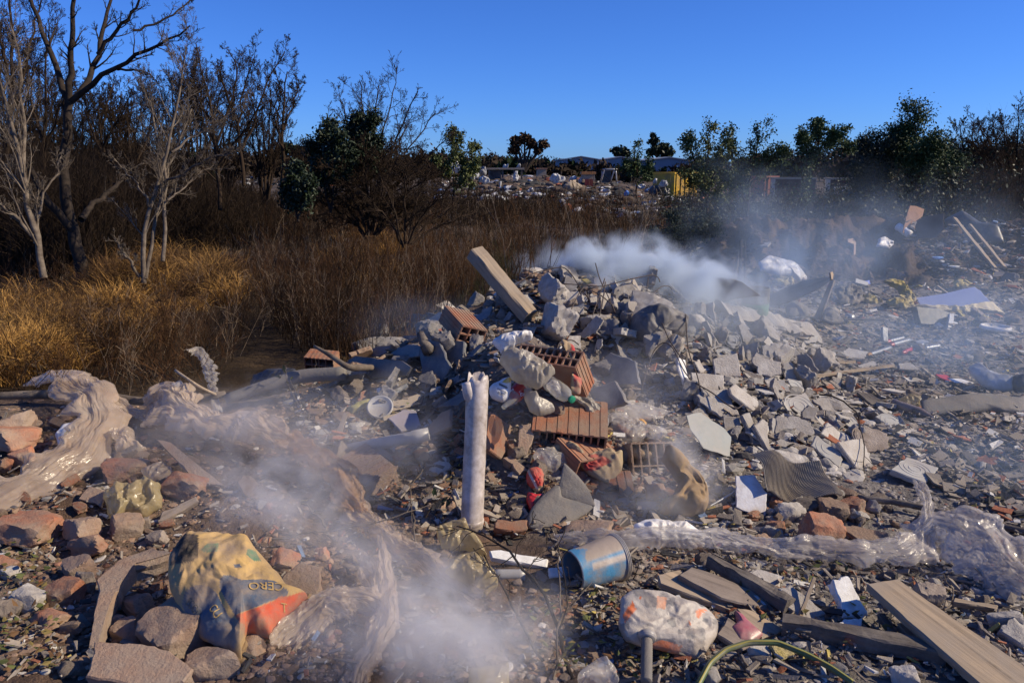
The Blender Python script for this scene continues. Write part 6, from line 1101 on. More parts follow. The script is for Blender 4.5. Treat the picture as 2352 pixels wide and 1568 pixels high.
pillow('foil_sheet', 'silvery foil sheet crumpled in the smoke left of the scorched panel', 'foil', 'h', [(60, 185), (180, 150), (400, 165), (520, 240), (390, 262), (290, 232), (190, 242)], 'B', .05, .02, 10, M('foil', (.6, .6, .62), None, 5, .3, .3, 20, .7, metal=.4), .05, seed=143)
for lab, A, B, r in [('thick burnt post leaning in the rubble, left of a burnt pair', (775, 975), (782, 780), 9), ('thin burnt post, right one of the burnt pair', (800, 985), (806, 785), 5), ('pale charred post just left of the burnt pair', (745, 965), (775, 840), 9)]:
    a, = X(3, [A]); b, = X(3, [B]); d = GD(*a); tube('burnt_post', lab, 'post', [D(*a, d) - Vector((0, 0, .1)), D((a[0] + b[0]) / 2 + 1, (a[1] + b[1]) / 2, d), D(*b, d + .1)], r * .414 * d / F, BARK if 'pale' not in lab else BARKP, 8)
fa = [X(3, [p])[0] for p in [(485, 915), (500, 830), (620, 812), (760, 780)]]; d = GD(1580, 608); tube('burnt_rack', 'black burnt tubular frame left of the burnt posts', 'frame', [D(*fa[0], d), D(*fa[1], d), D(*fa[2], d + .5), D(*fa[3], d + .8)], .022, BLACKP, 8, n=16)
pillow('carpet_strip', 'long dusty carpet strip rumpled at the right edge', 'carpet', 7, [(1360, 705), (1500, 680), (1700, 655), (1840, 650), (2110, 690), (2110, 790), (1980, 785), (1850, 768), (1700, 790), (1600, 803), (1380, 800)], 'B', .05, .012, 4, GREYF, .02, ridge=False, seed=151, land='long carpet strip')
pillow('car_bodywork', 'bent silver car panel with round holes at the right edge', 'panel', 7, [(1690, 475), (1760, 440), (1820, 490), (1900, 520), (2010, 560), (2060, 550), (2010, 630), (1900, 640), (1800, 600), (1720, 530)], (-.3, -.6, .74), .07, .015, 5, M('silver_paint', (.48, .50, .53), (.38, .40, .42), 4, .35, .2, 20, .5, (.25, .23, .21), 4, .25), .03, ridge=False, seed=152, land='bent silver panel')
pillow('black_plastic', 'black plastic part behind the bent silver panel', 'plastic', 7, [(2010, 530), (2110, 510), (2140, 640), (2020, 650), (2000, 600)], 'L', .06, .01, 6, BLACKP, .05, 50, 14)
pillow('plastic_bag', 'crumpled yellow cream bag left of the carpet strip', 'bag', 7, [(1215, 690), (1280, 650), (1360, 680), (1352, 775), (1220, 772)], 'F', .05, .025, 14, FILMY, .03, seed=153, land='yellow cream bag')
A, B = G(*X(7, [(1165, 765)])[0], .05), G(*X(7, [(1465, 862)])[0], .04); bottle('glass_bottle', 'brown beer bottle lying with its neck to the right', A, B, .038, M('brown_glass', (.09, .045, .03), None, 5, .25, .1, 30, .5, (.25, .2, .17), 4, .4), None); LANDS.append(('brown beer bottle', 2105, 955))
bar('pipe', 'thin black pipe under the brown beer bottle', 'pipe', 7, [(1210, 835), (1475, 920)], 26, .03, BLACKP, (.02, .02)); bar('timber_strip', 'long pale timber strip lying across the gravel at right', 'strip', 7, [(600, 578), (1170, 493)], 20, .02, WOODP, (.05, .05), land='long timber strip'); bar('timber_strip', 'short timber strip above the long pale one', 'strip', 7, [(690, 465), (900, 452)], 20, .02, WOODP, (.03, .03))
slab('plank', 'dark flat plank lying at the right foot of the heap above the bottle', 'plank', 7, [(920, 640), (1010, 645), (1170, 740), (1140, 770), (1060, 762)], 'U', .025, WOODD, .03, .004, land='dark foot plank')
slab('red_plastic', 'red plastic tool part lying left of the bent silver panel', 'plastic', 7, [(1468, 515), (1545, 520), (1600, 560), (1560, 562), (1500, 540)], 'U', .02, REDP, .03, .002); slab('board', 'white label board behind the red plastic part', 'board', 7, [(1560, 545), (1640, 545), (1735, 575), (1700, 585), (1600, 570)], 'U', .01, WHITEP, .03, .002); slab('concrete_slab', 'stone block standing near the right edge below the carpet strip', 'slab', 7, [(1950, 810), (2025, 795), (2037, 865), (1960, 868)], 'R', .08, CONC, .02, .006)
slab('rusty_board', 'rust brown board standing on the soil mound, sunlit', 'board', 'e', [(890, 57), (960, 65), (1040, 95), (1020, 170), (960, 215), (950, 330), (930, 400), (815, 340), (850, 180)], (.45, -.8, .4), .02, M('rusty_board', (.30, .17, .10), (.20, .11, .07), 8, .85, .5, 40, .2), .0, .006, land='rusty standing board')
slab('rusty_board', 'right part of the rust brown board, its shade painted dark', 'board', 'e', [(950, 218), (1040, 180), (1180, 147), (1242, 130), (1240, 300), (1160, 390), (930, 402)], 'L', .02, M('shaded_board', (.10, .075, .06), (.07, .05, .045), 8, .85, .4, 40, .2), .02, .004)  # shadowed part of the same board, its shade put into a darker colour
pillow('tarpaulin', 'black sheet draped over the soil mound at right', 'tarp', 'e', [(1240, 210), (1430, 112), (1640, 240), (1820, 270), (1870, 440), (1720, 480), (1500, 400), (1300, 340)], 'L', .12, .02, 3, BLACKP, .02, ridge=False, seed=161, land='black draped sheet')
bar('batten', 'long pale batten leaning on the black draped sheet, left of two', 'batten', 'e', [(1780, 715), (1352, 188)], 38, .03, WOODP, depth=(11.4, 12.6), up=(.2, -.8, .5)); bar('batten', 'long pale batten leaning on the black draped sheet, right of two', 'batten', 'e', [(1880, 705), (1515, 258)], 34, .03, WOODP, depth=(11.4, 12.5), up=(.2, -.8, .5))
tube('white_roll', 'white plastic roll lying below the sunlit rusty board', 'roll', gpath('e', [(755, 350, .12), (880, 425, .10)]), .07, WHITEP, 14, n=4); pillow('cloth_scrap', 'pale rag on the slope left of the white plastic roll', 'rag', 'e', [(560, 405), (610, 390), (720, 440), (690, 500), (540, 490)], 'B', .06, .03, 8, WHITEP, .03, 50, 14); pillow('blue_plastic', 'blue plastic scrap at the foot of the soil mound', 'plastic', 'e', [(320, 875), (400, 850), (470, 835), (475, 880), (400, 888)], 'B', .02, .01, 9, M('blue_plastic', (.14, .20, .62), None, 5, .5, .1), .05, 40, 10)
tube('branch', 'bare branch lying on the left slope of the soil mound', 'branch', gpath('e', [(290, 100, .1), (400, 190, .15), (540, 280, .12), (630, 365, .06)]), [.03, .025, .015], BARKP, 7); slab('panel_scrap', 'scorched metal scrap stuck in the soil mound', 'scrap', 'e', [(240, 405), (330, 395), (320, 570), (300, 575), (305, 460), (240, 440)], 'R', .02, BRICKD, .05, .004)
pillow('plastic_bag', 'pale plastic scraps caught at the top right of the soil mound', 'bag', 'e', [(1480, 60), (1560, 40), (1650, 70), (1640, 150), (1540, 170), (1490, 120)], 'F', .06, .05, 6, FILMG, .1, 60, 16)
# ---------------------------------------------------------------- the far dump
WB = 'white rubbish bags on the far dump'; BAGW = M('rubbish_bag_film', (.60, .60, .60), (.38, .37, .36), 1.6, .6, .1, 10, .3)
def hump(name, lab, cat, k, cx, cy, w_, h_, d, m, group=None, crump=.12, fq=2.2, bulge=.3):
    a = np.linspace(0, 2 * math.pi, 14)[:-1]; pts = [(cx + w_ / 2 * math.cos(t) * random.uniform(.8, 1.05), cy + h_ / 2 * math.sin(t) * random.uniform(.8, 1.05)) for t in a]
    return pillow(name, lab, cat, k, pts, 'F', bulge * d / 45, crump * d / 45, fq * 45 / d, m, 0, 44, 12, group=group, depth=d, seed=random.randrange(99))
for lab, cx, cy, w_, h_, d in [('tall white bag heap at the left end of the far litter', 262, 250, 140, 115, 40), ('white sheet lump right of the tall white heap', 415, 308, 120, 55, 38), ('crumpled white bag below the grey hump', 500, 350, 90, 55, 36), ('white bag on the far wooden frame', 690, 225, 62, 36, 45), ('small white bag at the right end of the far frame', 800, 235, 55, 24, 45),
                               ('bluish white bag below the far wooden frame', 780, 322, 70, 50, 37), ('big white sheeted heap left of the pale dome', 1125, 335, 160, 72, 38), ('white bag topping the black heap before the yellow skip', 1955, 362, 55, 36, 34), ('wide white bag right on the black heap', 2035, 382, 95, 42, 34), ('white bag left of the black heap', 1840, 395, 80, 40, 34),
                               ('long white scrap in the brush at far left of the litter', 150, 385, 90, 18, 30), ('white scrap at the middle of the litter slope', 915, 425, 40, 30, 33), ('white scrap below the brown tarpaulin hump', 1545, 425, 70, 30, 33), ('round white bag at the foot of the frame', 650, 390, 30, 28, 34)]:
    hump('rubbish_bag', lab, 'bag', 'd', cx, cy, w_ * .9, h_ * .9, d, BAGW, WB, .2, 3.2)
hump('tarpaulin', 'grey tarpaulin hump beside the far wooden frame', 'tarp', 'd', 492, 270, 90, 80, 42, GREYSHADE); hump('tarpaulin', 'brown tarpaulin hump in the middle of the far litter', 'tarp', 'd', 1262, 402, 190, 72, 35, CARD, crump=.05); hump('rubbish_bag', 'heap of black bags before the yellow skip', 'bags', 'd', 2000, 440, 250, 90, 34, BLACKP, None, .25, 3); hump('rubbish_bag', 'bright blue bag on the dark slope', 'bag', 'd', 1722, 462, 40, 38, 33, M('blue_bag', (.05, .16, .5), None, 5, .5, .1)); hump('dome', 'pale blue round tank in the far litter', 'tank', 'd', 1266, 345, 72, 48, 40, M('pale_blue', (.42, .50, .60), None, 5, .5, 0), None, .0); hump('dome', 'smaller pale drum right of the round tank', 'tank', 'd', 1330, 355, 40, 50, 40, WHITEP, None, .0)
slab('board', 'tan board leaning on the pale round tank', 'board', 'd', [(1240, 345), (1295, 340), (1290, 378), (1245, 372)], 'R', .05, WOODP, 0, 0, depth=38)
def boxes(name, lab, cat, parts, loc):
    root = empty(name, loc); tag(root, lab, cat)
    for nm, m, bl in parts:
        V, Fc = [], []
        for b in bl:
            v, f = box_vf(*b); o = len(V); V += [Vector(q) + Vector(loc) for q in v]; Fc += [[i + o for i in q] for q in f]
        putp(nm, V, Fc, m, parent=root)
    return root
def ext(u0, u1, v0, v1, d):
    p = D((u0 + u1) / 2, v1, d); return p, (u1 - u0) * d / F, (v1 - v0) * d / F
p, W, Hh = ext(*[976 + .2685 * x for x in (530, 850)], 386, 412, 44)
root = boxes('wooden_frame', 'wide low wooden frame standing in the far litter with bags on top', 'frame', [('tabletop', WOODP, [(-W / 2, W / 2, -.5, .5, Hh - .1, Hh)])], p)
for x in (-W / 2 + .1, -W * .1, W * .2, W / 2 - .2): V, Fc = box_vf(x, x + .1, -.4, -.3, -.3, Hh - .1); putp('leg', [Vector(q) + p for q in V], Fc, WOODD, parent=root)
V, Fc = box_vf(-W / 2 + .2, -W * .12, -.29, -.22, 0, Hh - .12); putp('panel', [Vector(q) + p for q in V], Fc, WOODD, parent=root)
p, W, Hh = ext(*[976 + .2685 * x for x in (1340, 1445)], 401, 428, 40)
root = boxes('old_cabinet', 'orange topped old cabinet with a dark red front in the far litter', 'cabinet', [('body', WOODP, [(-W / 2, W / 2, -.4, .4, Hh * .6, Hh)]), ('front', M('dark_red', (.22, .04, .04), None, 5, .7, 0), [(-W * .3, W * .35, -.45, -.41, 0, Hh * .6)]), ('top', M('orange_top', (.5, .22, .08), None, 5, .7, 0), [(-W / 2 - .05, W / 2 + .05, -.45, .45, Hh, Hh + .12)])], p)
p, W, Hh = ext(*[976 + .2685 * x for x in (1500, 1640)], 390, 420, 40)
root = empty('cab_shell', p); tag(root, 'dark cab like frame with sloping struts in the far litter', 'frame')
for nm, a, b, r in [('post', (-W / 2, 0, 0), (-W / 2 + .2, 0, Hh), .05), ('post', (W * .1, 0, 0), (W * .35, 0, Hh), .04), ('post', (W / 2, 0, 0), (W * .42, 0, Hh), .04), ('top_rail', (-W / 2 + .1, 0, Hh), (W / 2, 0, Hh), .06)]: tube(nm, None, None, [p + Vector(a), p + (Vector(a) + Vector(b)) / 2, p + Vector(b)], r, STEEL, 6, parent=root, n=4)
V, Fc = box_vf(-W / 2 + .1, W * .15, .05, .6, 0, Hh * .9); putp('panel', [Vector(q) + p for q in V], Fc, BLACKP, parent=root)
def skip(lab, u0, u1, v0, v1, d, m, endm, yaw, ribs=4, rim=None, extra=None, dep=1.0):
    p, W, Hh = ext(u0, u1, v0, v1, d); gz = min(p.z, float(H(p.x, p.y))) - .05; Hh += p.z - gz; p.z = gz; root = empty('waste_container', p); tag(root, lab, 'container', 'steel waste containers on the far dump'); Rm = Matrix.Rotation(yaw, 3, 'Z'); t = .06; dp = dep
    def bx(nm, mm, bl):
        V, Fc = [], []
        for b in bl:
            v, f = box_vf(*b); o = len(V); V += [Rm @ Vector(q) + p for q in v]; Fc += [[i + o for i in q] for q in f]
        putp(nm, V, Fc, mm, parent=root)
    bx('front_wall', m, [(-W / 2, W / 2, -dp, -dp + t, 0, Hh)]); bx('rear_wall', m, [(-W / 2, W / 2, dp - t, dp, 0, Hh)]); bx('end_wall', endm, [(-W / 2 + .005, -W / 2 + t, -dp + t, dp - t, 0, Hh - .01)]); bx('end_wall', endm, [(W / 2 - t, W / 2 - .005, -dp + t, dp - t, 0, Hh - .01)]); bx('bottom_plate', m, [(-W / 2 + t, W / 2 - t, -dp + t, dp - t, .02, .1)])
    bx('rim', rim or m, [(-W / 2 - .04, W / 2 + .04, -dp - .05, -dp + t + .02, Hh, Hh + .09), (-W / 2 - .04, W / 2 + .04, dp - t - .02, dp + .05, Hh, Hh + .09), (W / 2 - t, W / 2 + .04, -dp + t + .021, dp - t - .021, Hh, Hh + .09), (-W / 2 - .04, -W / 2 + t, -dp + t + .021, dp - t - .021, Hh, Hh + .09)])
    for i in range(ribs): x = -W / 2 + W * (i + .5) / ribs; bx('rib', m, [(x - .05, x + .05, -dp - .05, -dp - .001, 0, Hh - .02)])
    return root, p, W, Hh, Rm, bx
YEL = M('skip_yellow', (.66, .40, .02), (.55, .32, .02), 2, .6, .1, 10, .4, (.2, .13, .06), 1.5, .2); OXI = M('skip_oxide', (.11, .05, .045), (.075, .036, .034), 2, .8, .1, 10, .2); ROS = M('skip_rose', (.36, .15, .10), (.28, .11, .08), 2, .8, .1, 10, .2); WEN = M('skip_white', (.6, .57, .5), (.4, .36, .28), 3, .7, .1)
root, p, W, Hh, Rm, bx = skip('bright yellow waste container before the warehouse', 1515, 1584, 400, 428, 46, YEL, YEL, .55, 5, dep=.9)
for a, b in [((-.28, .62), (-.05, .66)), ((-.30, .40), (-.02, .50)), ((-.16, .36), (-.10, .70))]: V, Fc = beam(p + Rm @ Vector((-W / 2 - .02, a[0] * 1.6, a[1] * Hh)), p + Rm @ Vector((-W / 2 - .02, b[0] * 1.6, b[1] * Hh)), .05, .02, (-1, 0, .2), .004, 4); putp('painted_mark', V, Fc, BLACKP, parent=root)
skip('dark red container with a pale end, left one of two in the smoke', 1775, 1862, 412, 446, 45, OXI, WEN, -.16, 4, CARD, dep=.9); skip('dark red container with a white end, right one of two', 1900, 1968, 413, 450, 43, OXI, WEN, -.2, 3, CARD, dep=.9)
slab('panel', 'blue grey panel standing before the right dark red container', 'panel', 3, [(1300, 478), (1398, 476), (1396, 522), (1296, 524)], 'V', .04, M('blue_grey', (.30, .34, .42), None, 4, .6, .1), 0, 0, depth=40); skip('rosy brown container end showing in the smoke', 1738, 1772, 408, 434, 47, ROS, ROS, .3, 2, dep=.7); skip('small pale yellow container behind the saplings', 1684, 1712, 404, 424, 48, M('pale_yellow', (.55, .46, .22), None, 4, .6, .1), YEL, .2, 2, dep=.6)
# warehouse far off
def hall(lab, u0, u1, vr, vb, d, dep=20):
    p = D((u0 + u1) / 2, vb, d); W, Hh = (u1 - u0) * d / F, (vb - vr) * d / F; p.z = min(p.z, 0); p.z = float(H0(p.x, p.y)) ; top = D((u0 + u1) / 2, vr, d).z - p.z; ev = D((u0 + u1) / 2, vr + 6, d).z - p.z
    root = empty('warehouse', p); tag(root, lab, 'warehouse', 'grey warehouses on the skyline'); G3 = M('sheet_metal_' + str(u0), (.20, .235, .29), (.17, .20, .25), .3, .6, .05, 4, .4)
    V = [(-W / 2, 0, 0), (W / 2, 0, 0), (W / 2, 0, ev), (0, 0, top), (-W / 2, 0, ev), (-W / 2, dep, 0), (W / 2, dep, 0), (W / 2, dep, ev), (0, dep, top), (-W / 2, dep, ev)]
    putp('wall', [Vector(v) + p for v in V], [[0, 1, 2, 3, 4], [9, 8, 7, 6, 5], [1, 6, 7, 2], [0, 4, 9, 5]], G3, parent=root)
    R_ = [(-W / 2 - .3, -.3, ev - .05), (0, -.3, top + .05), (W / 2 + .3, -.3, ev - .05)]; V = [Vector(v) + p for v in R_ + [(x, dep + .3, z) for x, y, z in R_] + [(x, y, z + .12) for x, y, z in R_] + [(x, dep + .3, z + .12) for x, y, z in R_]]
    putp('roof', V, [[0, 1, 4, 3], [1, 2, 5, 4], [6, 9, 10, 7], [7, 10, 11, 8], [0, 6, 7, 1], [1, 7, 8, 2], [2, 8, 11, 5], [0, 3, 9, 6]], M('roof_' + str(u0), (.34, .38, .44), None, .5, .5, 0), parent=root)
    for i in range(2): x = W * (.16 + .2 * i); V, Fc = box_vf(x, x + W * .05, -.08, -.02, ev * .35, ev * .75); putp('window', [Vector(q) + p for q in V], Fc, WHITEP, parent=root)
hall('left grey warehouse with low gable, partly behind bare trees', 1292, 1375, 361, 392, 120); hall('middle grey warehouse with low gable under the lone eucalyptus', 1378, 1470, 362, 392, 124); hall('right grey warehouse with low gable behind the yellow container', 1485, 1586, 363, 392, 118)
p, W, Hh = ext(1233, 1255, 386, 402, 50); boxes('brick_hut', 'tiny tan brick hut behind the far litter', 'hut', [('wall', CARD, [(-W / 2, W / 2, 0, .8, -.3, Hh * .8)]), ('roof', BRICK, [(-W / 2 - .05, W / 2 + .05, -.06, .86, Hh * .8, Hh)])], p)
# ---------------------------------------------------------------- wires and twigs
WT = 'rusty wires tangled over the top of the heap'
WL = [('long wire arching from the jutting post over the heap', [(100, 350, .10), (220, 305, .16), (340, 292, .18), (440, 288, .20), (500, 330, .18), (560, 380, .12), (620, 410, .08)]), ('wire running right from the long arch to a hooked end', [(440, 370, .15), (560, 385, .16), (700, 400, .16), (900, 380, .2), (1060, 362, .22), (1105, 362, .2), (1108, 378, .18)]),
      ('wire loop dropping from the jutting post to the bright red block', [(10, 490, .1), (120, 480, .14), (260, 520, .14), (330, 560, .12), (380, 620, .06)]), ('straight wire sloping down left through the tangle', [(580, 440, .2), (540, 480, .18), (480, 560, .12), (460, 600, .08)]),
      ('bundle wire, left of the tight wire bundle', [(660, 320, .26), (690, 380, .2), (760, 470, .14), (800, 520, .08)]), ('bundle wire with doubled strand in the tight wire bundle', [(725, 395, .22), (700, 470, .2), (650, 560, .14), (615, 640, .08), (630, 660, .06)]),
      ('bundle wire right of the doubled strand', [(730, 420, .22), (715, 500, .18), (680, 600, .1)]), ('thin wire leaning across the tight bundle', [(640, 450, .18), (700, 480, .18), (780, 510, .14), (800, 530, .1)]),
      ('low wire along the back of the hollow', [(620, 630, .08), (760, 590, .1), (900, 580, .1), (950, 590, .08)]), ('wire bowed in front of the hollow by the pale jagged piece', [(980, 1040, .06), (1060, 900, .2), (1130, 865, .24), (1190, 880, .22), (1270, 980, .14), (1330, 1010, .1)]),
      ('wire rising from the hollow to the rubber strip', [(1330, 1030, .06), (1290, 940, .14), (1160, 850, .24), (1110, 730, .26)]), ('second wire rising from the hollow, bent to the right', [(1400, 1100, .06), (1380, 1020, .12), (1300, 900, .2), (1280, 735, .3)]),
      ('wire sagging over the rough pebbly slab', [(1360, 1030, .1), (1480, 1100, .1), (1560, 1170, .1), (1640, 1220, .1), (1690, 1180, .1)]), ('wire bent round the end of the bright red block', [(380, 900, .1), (400, 870, .2), (500, 830, .2), (545, 820, .16)]),
      ('short hooked wire above the broad flat slab', [(1060, 415, .12), (1120, 390, .16), (1180, 388, .16), (1195, 398, .14)]), ('short wire stub standing by the wide tipped slab', [(1010, 420, .08), (1022, 380, .12), (1028, 345, .18)])]
for lab, pts in WL: tube('wire', lab, 'wire', gpath(6, pts), .0042, WIRE, 6, WT)
def twig(name, label, k, pts, r, mt=BARK, lv=((4, .35), (3, .45)), cat='twig', leafs=None, group=None):
    P = resample(gpath(k, pts), 12, .006)[None]; R = np.linspace(r, r * .4, 12)[None]; root = empty(name, Vector(P[0, 0])); tag(root, label, cat, group)
    V, q = tubes(P, R, 7); put('stem', V, q, mt, parent=root, smooth=True); cur, cr, parts = P, R, []
    for n_, l_ in lv: cur, cr = grow(cur, cr, n_, l_, n=5, up=.02, wob=.25, keepr=.0016, tmin=.15); parts.append(tubes(cur, cr, 5))
    V, q = join(parts); put('sprays', V, q, mt, parent=root, smooth=True)
    if leafs: V, q = leaves(cur[:, -2:], *leafs[1:]); put('leaves', V, q, leafs[0], parent=root)
twig('fallen_twig', 'bent black twig standing over the leaning ringed slabs', 7, [(650, 755, .10), (770, 800, .14), (860, 870, .16), (910, 950, .16), (950, 1080, .12), (968, 1240, .03)], .006, BARK, ((4, .22),))
twig('fallen_branch', 'dead shrub branch with many thin twigs right of the bottom smoke', 'f', [(2330, 1250, .02), (2240, 1060, .10), (2090, 820, .16), (1870, 570, .20), (1650, 430, .22), (1430, 330, .20)], .008, BARK, ((7, .4), (4, .45)))
twig('fallen_branch', 'thin dead branch curving down beside the dead shrub branch', 'f', [(2100, 1100, .02), (1960, 980, .08), (1830, 800, .12), (1740, 640, .14), (1640, 500, .16)], .006, BARK, ((6, .4), (3, .4)))
twig('fallen_branch', 'long thin branch crossing above the diagonal film with dark berries', 'f', [(-20, 185, .05), (350, 190, .09), (640, 190, .12), (850, 170, .14), (1080, 150, .16), (1250, 100, .18)], .005, BARKP, ((5, .22), (2, .4)))
twig('fallen_branch', 'bare twig standing up left of the standing pipe foot', 'f', [(1110, 260, .05), (1085, 150, .14), (1050, 50, .18), (1110, -40, .24), (1180, -90, .26)], .005, BARKP, ((5, .35), (2, .4)))
twig('fallen_branch', 'broken stick poking left out of the smoke above the square brick', 'f', [(470, 185, .04), (370, 120, .1), (260, 40, .14)], .008, BARKP, ((2, .3),))
twig('leafy_twig', 'twig with glossy green leaves lying in front of the standing pipe', 'f', [(1180, 60, .08), (1260, 30, .14), (1340, 10, .16), (1420, 40, .14)], .004, BARK, ((3, .4),), leafs=(LEAFD, 2, .055, .012))
twig('fallen_branch', 'thin stem rising from the bottom edge right of the bottom smoke', 'f', [(2180, 1250, .02), (2210, 1000, .12), (2250, 860, .16), (2200, 640, .22), (2230, 480, .24)], .0045, BARKP, ((4, .4),))
twig('weed_stalk', 'withered stalk with yellow leaves left of the grey pipe', 5, [(520, 900, .02), (400, 850, .1), (290, 780, .16), (210, 640, .22)], .003, BARKP, ((3, .3),), 'weed', (LEAFY, 2, .05, .02))
twig('weed_stalk', 'thin withered stalk before the ridged hollow block', 5, [(370, 795, .04), (400, 650, .14), (415, 520, .22), (408, 405, .3)], .003, BARKP, ((2, .2),), 'weed')
twig('fallen_branch', 'fine twigs matted on the heap behind the white knotted bag', 5, [(1500, 250, .05), (1420, 230, .1), (1350, 250, .12), (1290, 300, .12)], .005, BARK, ((9, .5), (5, .5)))
twig('fallen_twig', 'thin stick lying on the planks at right, below the flared film', 8, [(1930, 740, .03), (1990, 690, .06), (1900, 605, .09), (1790, 615, .08), (1740, 635, .06)], .004, BARKP, ((2, .2),))
# ---------------------------------------------------------------- pieces one can count but that look much alike: described by what they lie next to
def tmpl(kind, i):
    r = np.random.default_rng(1000 + i)
    if kind == 'slab':
        n = int(r.integers(4, 6)); a = np.sort(r.uniform(0, 6.28, n)) if n > 9 else np.linspace(0, 6.28, n, endpoint=False) + r.normal(0, .22, n); rad = r.uniform(.38, .55, n)
        V, Fc = plate([(math.cos(t) * q, math.sin(t) * q * r.uniform(.6, .9), .06) for t, q in zip(a, rad)], (0, 0, 1), r.uniform(.09, .17), .02); return np.array([list(v) for v in V]), Fc
    if kind == 'splinter':
        V, Fc = beam((-.5, 0, 0), (.5, 0, 0), r.uniform(.06, .14), r.uniform(.03, .07), None, .012, 12, r.uniform(-.04, .04)); return np.array([list(v) for v in V]), Fc
    dims = {'lump': (1, r.uniform(.7, .95), r.uniform(.5, .8)), 'brick': (1, r.uniform(.5, .7), r.uniform(.35, .5)), 'stone': (1, r.uniform(.75, 1), r.uniform(.6, .9))}[kind]
    V, Fc = rock(dims, 5 if kind != 'stone' else 9, .07, 4 if kind == 'lump' else 3, kind != 'stone', r); return V, [list(f) for f in Fc]
SP_ = {'slab': ('slab_fragment', 'slab piece', 'slab'), 'lump': ('concrete_lump', 'concrete lump', 'lump'), 'brick': ('brick_fragment', 'brick piece', 'brick'), 'stone': ('stone', 'stone', 'stone'), 'splinter': ('wood_splinter', 'wood splinter', 'splinter')}
TM = {}
def template(kind, i, m):
    if (kind, i, m.name) not in TM:
        V, Fc = tmpl(kind, i); me = mesh_py(SP_[kind][0], V, Fc, m, kind in ('lump', 'stone', 'brick'))
        try: me.set_sharp_from_angle(angle=math.radians(30))
        except Exception: pass
        TM[kind, i, m.name] = me
    return TM[kind, i, m.name]
CN = {'concrete': 'pale grey', 'dark_concrete': 'dark grey', 'grey_and_shade': 'shadow blue', 'red_brick': 'red', 'dusty_brick': 'dusty brown', 'rubble_stone': 'brownish', 'weathered_wood': 'grey', 'pale_timber': 'pale', 'old_dark_wood': 'dark', 'paver_concrete': 'smooth grey', 'styrofoam': 'white'}
ORD = ['', 'second ', 'third ', 'fourth ', 'fifth ', 'sixth ', 'seventh ', 'eighth ', 'ninth ', 'tenth ', 'eleventh ', 'twelfth ', 'thirteenth ', 'fourteenth ', 'fifteenth ', 'sixteenth ']
PENDING = []
def scatter(poly, n, kinds, lo, hi, tilt, group, lift=0.0, lean=0.0):
    uv = inside(poly, n); p, t = Gs(uv[:, 0], uv[:, 1]); p[:, 2] = H(p[:, 0], p[:, 1])
    for (u, v), q, d in zip(uv, p, t):
        kind, m = random.choice(kinds); px = lo * (hi / lo) ** (random.random() ** 1.35); s = px * d / F
        if kind == 'splinter': s *= 1.7
        nrm = normal_at(q[0], q[1]); nrm = (nrm + Vector((.42, -.40, 0)) * lean).normalized(); up = nrm.to_track_quat('Z', 'Y').to_matrix().to_4x4()
        tx, ty = random.gauss(0, tilt), random.gauss(0, tilt); tx = max(-1.2, min(1.2, tx)); ty = max(-1.2, min(1.2, ty))
        R_ = rot(random.uniform(0, 6.28), tx, ty) if kind != 'splinter' else rot(random.uniform(0, 6.28), tx * .3, ty * .4)
        hgt = s * (.10 + .22 * min(1, abs(math.sin(tx)) + abs(math.sin(ty)))) + lift
        o = link(SP_[kind][0], template(kind, random.randrange(6), m), None, None, Matrix.Translation(Vector(q) + nrm * hgt) @ up @ R_ @ Matrix.Diagonal((s, s * random.uniform(.8, 1.1), s * random.uniform(.85, 1.3), 1)))
        o['group'] = group; o['category'] = SP_[kind][2]; o['kind'] = 'thing'
        size = 'tiny' if px < 14 else 'small' if px < 24 else 'medium' if px < 38 else 'large'
        PENDING.append((o, kind, m.name, size, max(abs(tx), abs(ty)), u, v)); o['px'] = px
c_, b_, s_k = ('slab', CONC), ('brick', BRICK), ('stone', STONE)
scatter([(1230, 640), (1450, 600), (1640, 650), (1700, 700), (1900, 800), (1920, 860), (1700, 860), (1640, 760), (1500, 720), (1350, 700), (1250, 720)], 135, [c_, c_, ('lump', CONC), ('slab', PAVER), c_], 20, 84, .5, 'broken concrete across the top of the heap', .0, 1)
scatter([(1600, 780), (1700, 800), (1930, 830), (2080, 980), (2050, 1060), (1900, 1040), (1780, 1060), (1640, 1010), (1560, 900)], 120, [c_, c_, ('slab', PAVER), ('slab', PAVER), ('lump', CONC), c_], 18, 78, .45, 'broken concrete on the right slope of the heap', .0, 1)
scatter([(820, 800), (960, 730), (1100, 670), (1200, 640), (1240, 720), (1180, 780), (1080, 860), (900, 860)], 42, [('slab', GREYSHADE), ('slab', CONCD), ('lump', CONCD), ('slab', GREYSHADE)], 22, 70, .4, 'dark fragments on the shaded left flank')
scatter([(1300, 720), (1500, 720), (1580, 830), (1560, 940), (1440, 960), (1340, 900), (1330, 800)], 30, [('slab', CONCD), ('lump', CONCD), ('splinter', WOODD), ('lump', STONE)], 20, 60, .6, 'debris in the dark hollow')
scatter([(1110, 920), (1240, 900), (1460, 1020), (1620, 1050), (1700, 1150), (1560, 1210), (1320, 1200), (1130, 1190)], 58, [b_, ('brick', BRICKD), ('stone', STONE), ('slab', BRICKD), ('lump', STONE)], 16, 58, .5, 'brick rubble on the front of the heap')
scatter([(640, 900), (800, 870), (1060, 860), (1070, 1180), (940, 1230), (800, 1130), (700, 1020)], 75, [('brick', BRICKD), ('slab', BRICKD), ('lump', STONE), ('slab', CONC), ('stone', STONE), b_], 14, 52, .5, 'rubble in the smoky basin left of the pipe')
scatter([(0, 940), (480, 960), (560, 1080), (620, 1180), (400, 1230), (380, 1560), (0, 1560)], 85, [b_, ('stone', STONE), ('brick', BRICKD), ('stone', BRICKD)], 13, 44, .4, 'small bricks and stones in the left foreground')
